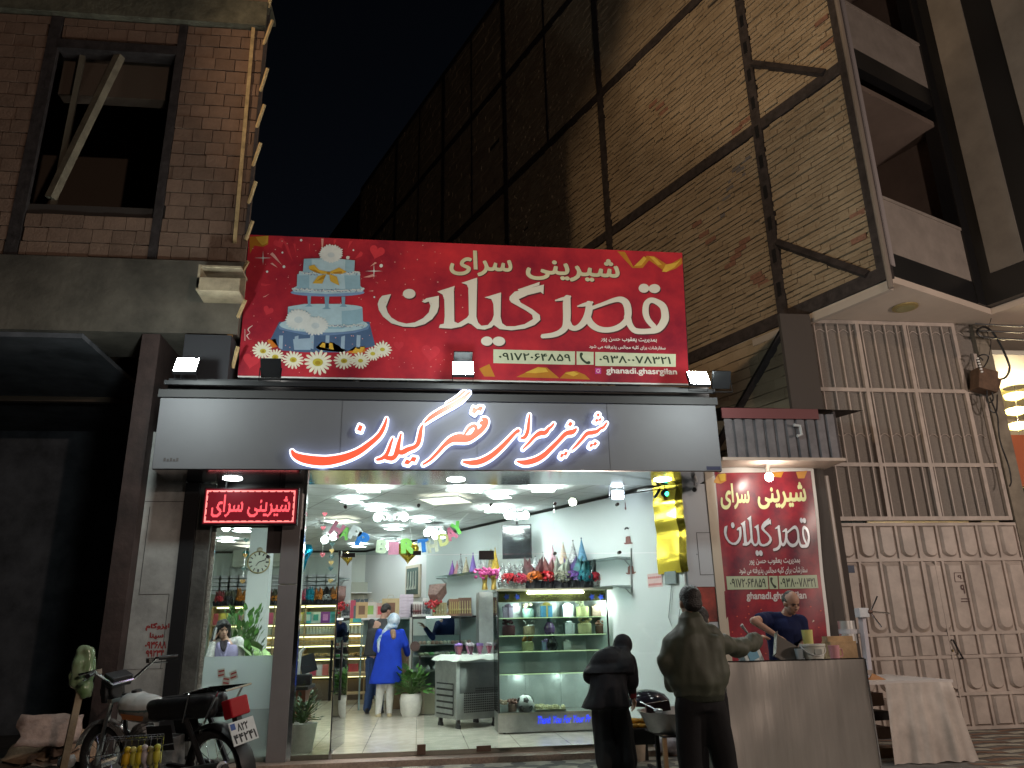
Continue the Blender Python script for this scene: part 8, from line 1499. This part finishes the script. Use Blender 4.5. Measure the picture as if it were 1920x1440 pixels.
m = MB(); m.tube([(.22, .10, .52), (.30, .12, .34), (.10, .14, .24), (-.25, .15, .27)], .022, 8); m.cyl((-.25, .16, .27), (-.86, .17, .36), .048, .055, 16); m.cyl((-.86, .17, .36), (-.88, .17, .363), .038, n=14); bp('exhaust', m, M_steel)
m = MB(); m.cyl((-.8605, .17, .36), (-.8915, .17, .3655), .034, n=14); bp('exhaust_mouth', m, M_black)
m = MB()
for y in (-.12, -.06, 0, .06, .12): m.tube([(-.42, y, .87), (-.86, y, .90)], .008, 5)
m.tube([(-.42, -.13, .87), (-.42, .13, .87)], .009, 5); m.tube([(-.86, -.13, .90), (-.86, .13, .90)], .009, 5)
for s in (-1, 1): m.tube([(-.48, s*.13, .872), (-.40, s*.12, .66)], .009, 5); m.tube([(-.78, s*.13, .894), (-.62, s*.12, .66)], .009, 5)
bp('luggage_rack', m, M_chrome)
m = MB(); m.box((-.83, 0, .755), (.09, .19, .14), Matrix.Rotation(.25, 4, 'Y')); o = bp('tail_lamp', m, M_red, bevel=.012)
pm = Matrix.Rotation(R(20), 4, 'Y'); m = MB(); m.box((-.905, 0, .585), (.006, .25, .17), pm); m.box((-.86, 0, .62), (.05, .05, .20), pm, 1); o = bp('number_plate', m, [paint((.62, .64, .64)), M_black])
pz = pm.to_3x3() @ Vector((0, 0, 1)); po_ = Vector((-.9095, 0, .585))-Vector((.0, 0, 0)); m = MB()
tt = [p.tolist() for p in fit(textpolys('۸۲۲', .03), -.055, .008, .055, .066)]+[p.tolist() for p in fit(textpolys('۴۴۲۴۱', .03), -.11, -.072, .11, -.006)]
m.flat(tt, po_, (0, -1, 0), pz, .001); m.obj('plate_digits', M_black, o)
m = MB(); m.flat([[(-.115, .03), (-.07, .03), (-.07, .075), (-.115, .075)]], po_, (0, -1, 0), pz, .001); m.obj('blue_plate_flag', paint((.03, .08, .3)), o)
# ================================================================== bird cage, post with bag, rubbish
yc = -3.95; zc = Yp(255, 1383, yc).z; cA = Yp(206, 1393, yc-.14); wd_ = .36; cx = Yp(252, 1384, yc).x; cg = thing('bird_cage', 'low wire cage of yellow budgerigars in front of the motorcycle', 'cage', (cx, yc, 0)); hc = .34
m = MB(); rot = Matrix.Rotation(R(14), 4, 'Z'); T = Matrix.Translation((cx, yc, zc)) @ rot
for k_ in range(19): x = -wd_/2+wd_*k_/18; m.tube([T @ Vector((x, -.14, 0)), T @ Vector((x, .14, 0))], .0016, 4)
for k_ in range(3): y = -.14+.14*k_; m.tube([T @ Vector((-wd_/2, y, 0)), T @ Vector((wd_/2, y, 0))], .0022, 4)
m.obj('wire_top', M_chrome, cg, world=True); m = MB()
for k_ in range(10): x = -wd_/2+wd_*k_/9; m.tube([T @ Vector((x, .14, 0)), T @ Vector((x, .14, -hc))], .0014, 4)
for x, y in ((-1, -1), (1, -1), (1, 1), (-1, 1)): m.tube([T @ Vector((x*wd_/2, y*.14, 0)), T @ Vector((x*wd_/2, y*.14, -hc))], .0022, 4)
for zz in (-.10, -.22): m.tube([T @ Vector((-wd_*.7, -.05, zz)), T @ Vector((wd_*.7, .05, zz+.045))], .003, 5)
m.obj('wire_side', M_chrome, cg, world=True); m = MB(); m.box(T @ Vector((0, 0, -hc-.01)), (wd_, .28, .02), rot); m.obj('tray', paint((.2, .2, .22)), cg, world=True)
m = MB(); m.bx(cx-.2, cx+.2, yc-.16, yc+.16, 0, zc-hc-.025); solo('cage_crate', 'plain dark crate under the bird cage', 'crate', m, paint((.05, .05, .055)), bevel=.01)
for i, (px, py, c1, c2_, lb) in enumerate(((237, 1421, (.55, .34, .01), (.60, .46, .02), 'orange yellow budgerigar at the left end of the perch'), (250, 1421, (.42, .40, .06), (.55, .52, .16), 'pale yellow budgerigar second from the left on the perch'), (261, 1419, (.50, .42, .02), (.58, .50, .04), 'deep yellow budgerigar in the middle of the perch'), (271, 1417, (.40, .36, .38), (.5, .48, .5), 'greyish white budgerigar right of the middle of the perch'), (282, 1420, (.20, .19, .07), (.24, .22, .08), 'dull olive budgerigar second from the right on the perch'), (294, 1416, (.48, .44, .04), (.50, .52, .06), 'lemon budgerigar at the right end of the perch'))):
    q = Yp(px, py, yc-.05); t = thing('budgerigar', lb, 'bird', q-Vector((0, 0, .09)), R(random.Random(i).uniform(-40, 40)), 'birds in the wire cage'); m = MB(); m.ell((0, 0, .085), (.026, .024, .046)); m.ell((0, -.006, .138), (.022, .021, .022)); m.cap((0, .012, .06), (0, .03, -.05), .016, .006); o = melt(m, .005, 3); o.obj('body', paint(c1), t, smooth=True)
    m = MB(); m.ell((0, -.008, .142), (.0225, .0215, .020)); o = m.obj('head', paint(c2_), t, smooth=True); m = MB(); m.cyl((0, -.026, .136), (0, -.034, .128), .006, .001, 6); m.obj('beak', paint((.4, .25, .05)), t); m = MB()
    for s in (-1, 1): m.ell((s*.018, -.018, .142), .003, n=6)
    m.obj('eyes', M_black, t); m = MB()
    for s in (-1, 1): m.ell((s*.022, .010, .075), (.008, .018, .04), Matrix.Rotation(.2, 4, 'X'))
    m.obj('wing', paint(tuple(c*.7 for c in c1)), t)
yk2 = -1.9; a, b = Yp(112, 1470, yk2), Yp(153, 1280, yk2); post_ = thing('wooden_stake', 'pale square wooden stake leaning up from the rubbish heap', 'stake', (a.x, yk2, 0)); g_ = a+(a-b).normalized()*0; k_ = (a.z)/(b.z-a.z); foot = a-(b-a)*k_; m = MB(); m.tube([(foot.x, yk2, 0), b+(b-a)*.18], .042, 4); m.obj('stake_shaft', mat('pale_stake', (.36, .29, .20), .85, noise_=(6, .35), bump=(20, .4)), post_, world=True)
m = MB(); pts = [(160, 1228, .075), (156, 1248, .10), (153, 1272, .105), (158, 1288, .075), (163, 1298, .055)]
for (p1x, p1y, ra), (p2x, p2y, rb2) in zip(pts, pts[1:]): m.cap(Yp(p1x, p1y, yk2), Yp(p2x, p2y, yk2), ra, rb2)
o = melt(m, .014, 2, nz=((10, 10, 6), .034)); bgm = mat('green_plastic_film', (.42, .50, .34), .14, noise_=(3, .5), col2=(.16, .38, .09), coat=.6); bgm.node_tree.nodes['Principled BSDF'].inputs['Transmission Weight'].default_value = .45; solo('plastic_bag', 'crumpled pale green plastic bag pulled over the wooden stake', 'bag', o, bgm, smooth=True)
r_ = random.Random(21); cols = [(.20, .13, .09), (.16, .10, .06), (.26, .18, .13), (.10, .07, .06), (.30, .28, .27)]
sp_ = [(95, 1370, .55, .32, 'big torn pinkish cardboard sheet leaning at the back of the rubbish heap', (.26, .18, .15), 1.0, .3), (60, 1410, .5, .3, 'brown cardboard flap at the left of the rubbish heap', (.20, .13, .08), .6, -.3), (150, 1400, .30, .34, 'torn brown carton right of the wooden stake', (.22, .13, .08), .9, .9), (125, 1405, .25, .2, 'crumpled dark carton behind the wooden stake', (.12, .08, .06), .4, .2), (95, 1430, .35, .2, 'flattened carton at the foot of the rubbish heap', (.18, .13, .10), .25, .5), (30, 1432, .4, .25, 'dirty board lying at the left frame edge', (.12, .09, .07), .2, 0)]
for px, py, w_, h_, lb, c, tl_, rz_ in sp_:
    q = Yp(px, py, -1.2+.25*r_.random()); m = MB(); n = 7; vs = []
    for j in range(n):
        for i in range(n): u_, v_ = i/(n-1)-.5, j/(n-1)-.5; vs.append((u_*w_*(1+.2*noise.noise((u_*3, v_*3, px))), v_*h_*(1+.25*noise.noise((u_*4, 7, px))), .06*noise.noise((u_*3+px, v_*3, 2))+.05*abs(u_)))
    M = Matrix.Translation((q.x, q.y, max(q.z, h_*math.sin(tl_)*.5+.03))) @ Matrix.Rotation(rz_, 4, 'Z') @ Matrix.Rotation(tl_, 4, 'X'); m.add(vs, [(j*n+i, j*n+i+1, (j+1)*n+i+1, (j+1)*n+i) for j in range(n-1) for i in range(n-1)], 0, M); o = solo('cardboard', lb, 'cardboard', m, mat('cardboard', tuple(k*1.3 for k in c), .9, noise_=(6, .4), bump=(18, .5)), smooth=True); sf = o.modifiers.new('thick', 'SOLIDIFY'); sf.thickness = .008
m = MB(); q = Yp(127, 1428, -1.75)
for k_ in range(4): m.ell((q.x+r_.uniform(-.04, .04), q.y, q.z+r_.uniform(-.02, .03)), .05, n=8)
solo('paper_wad', 'crumpled white paper wad at the foot of the stake', 'paper', melt(m, .01, 2, nz=((30, 30, 30), .01)), paint((.5, .5, .5)))
hp = MB(); n = 40; vs = []
for j in range(n):
    for i in range(n): x = -9+5.6*i/(n-1); y = -2.6+4.2*j/(n-1); e = min(i, n-1-i, j, n-1-j)/6; vs.append((x, y, min(e, 1)*(.12+.22*noise.noise((x*.9, y*.9, 0))+.10*noise.noise((x*3, y*3, 1)))-.02))
hp.add(vs, [(j*n+i, j*n+i+1, (j+1)*n+i+1, (j+1)*n+i) for j in range(n-1) for i in range(n-1)]); o = hp.obj('rubble_ground', mat('dry_earth', (.075, .055, .042), .95, noise_=(5, .6), bump=(22, .9))); o['kind'] = 'structure'
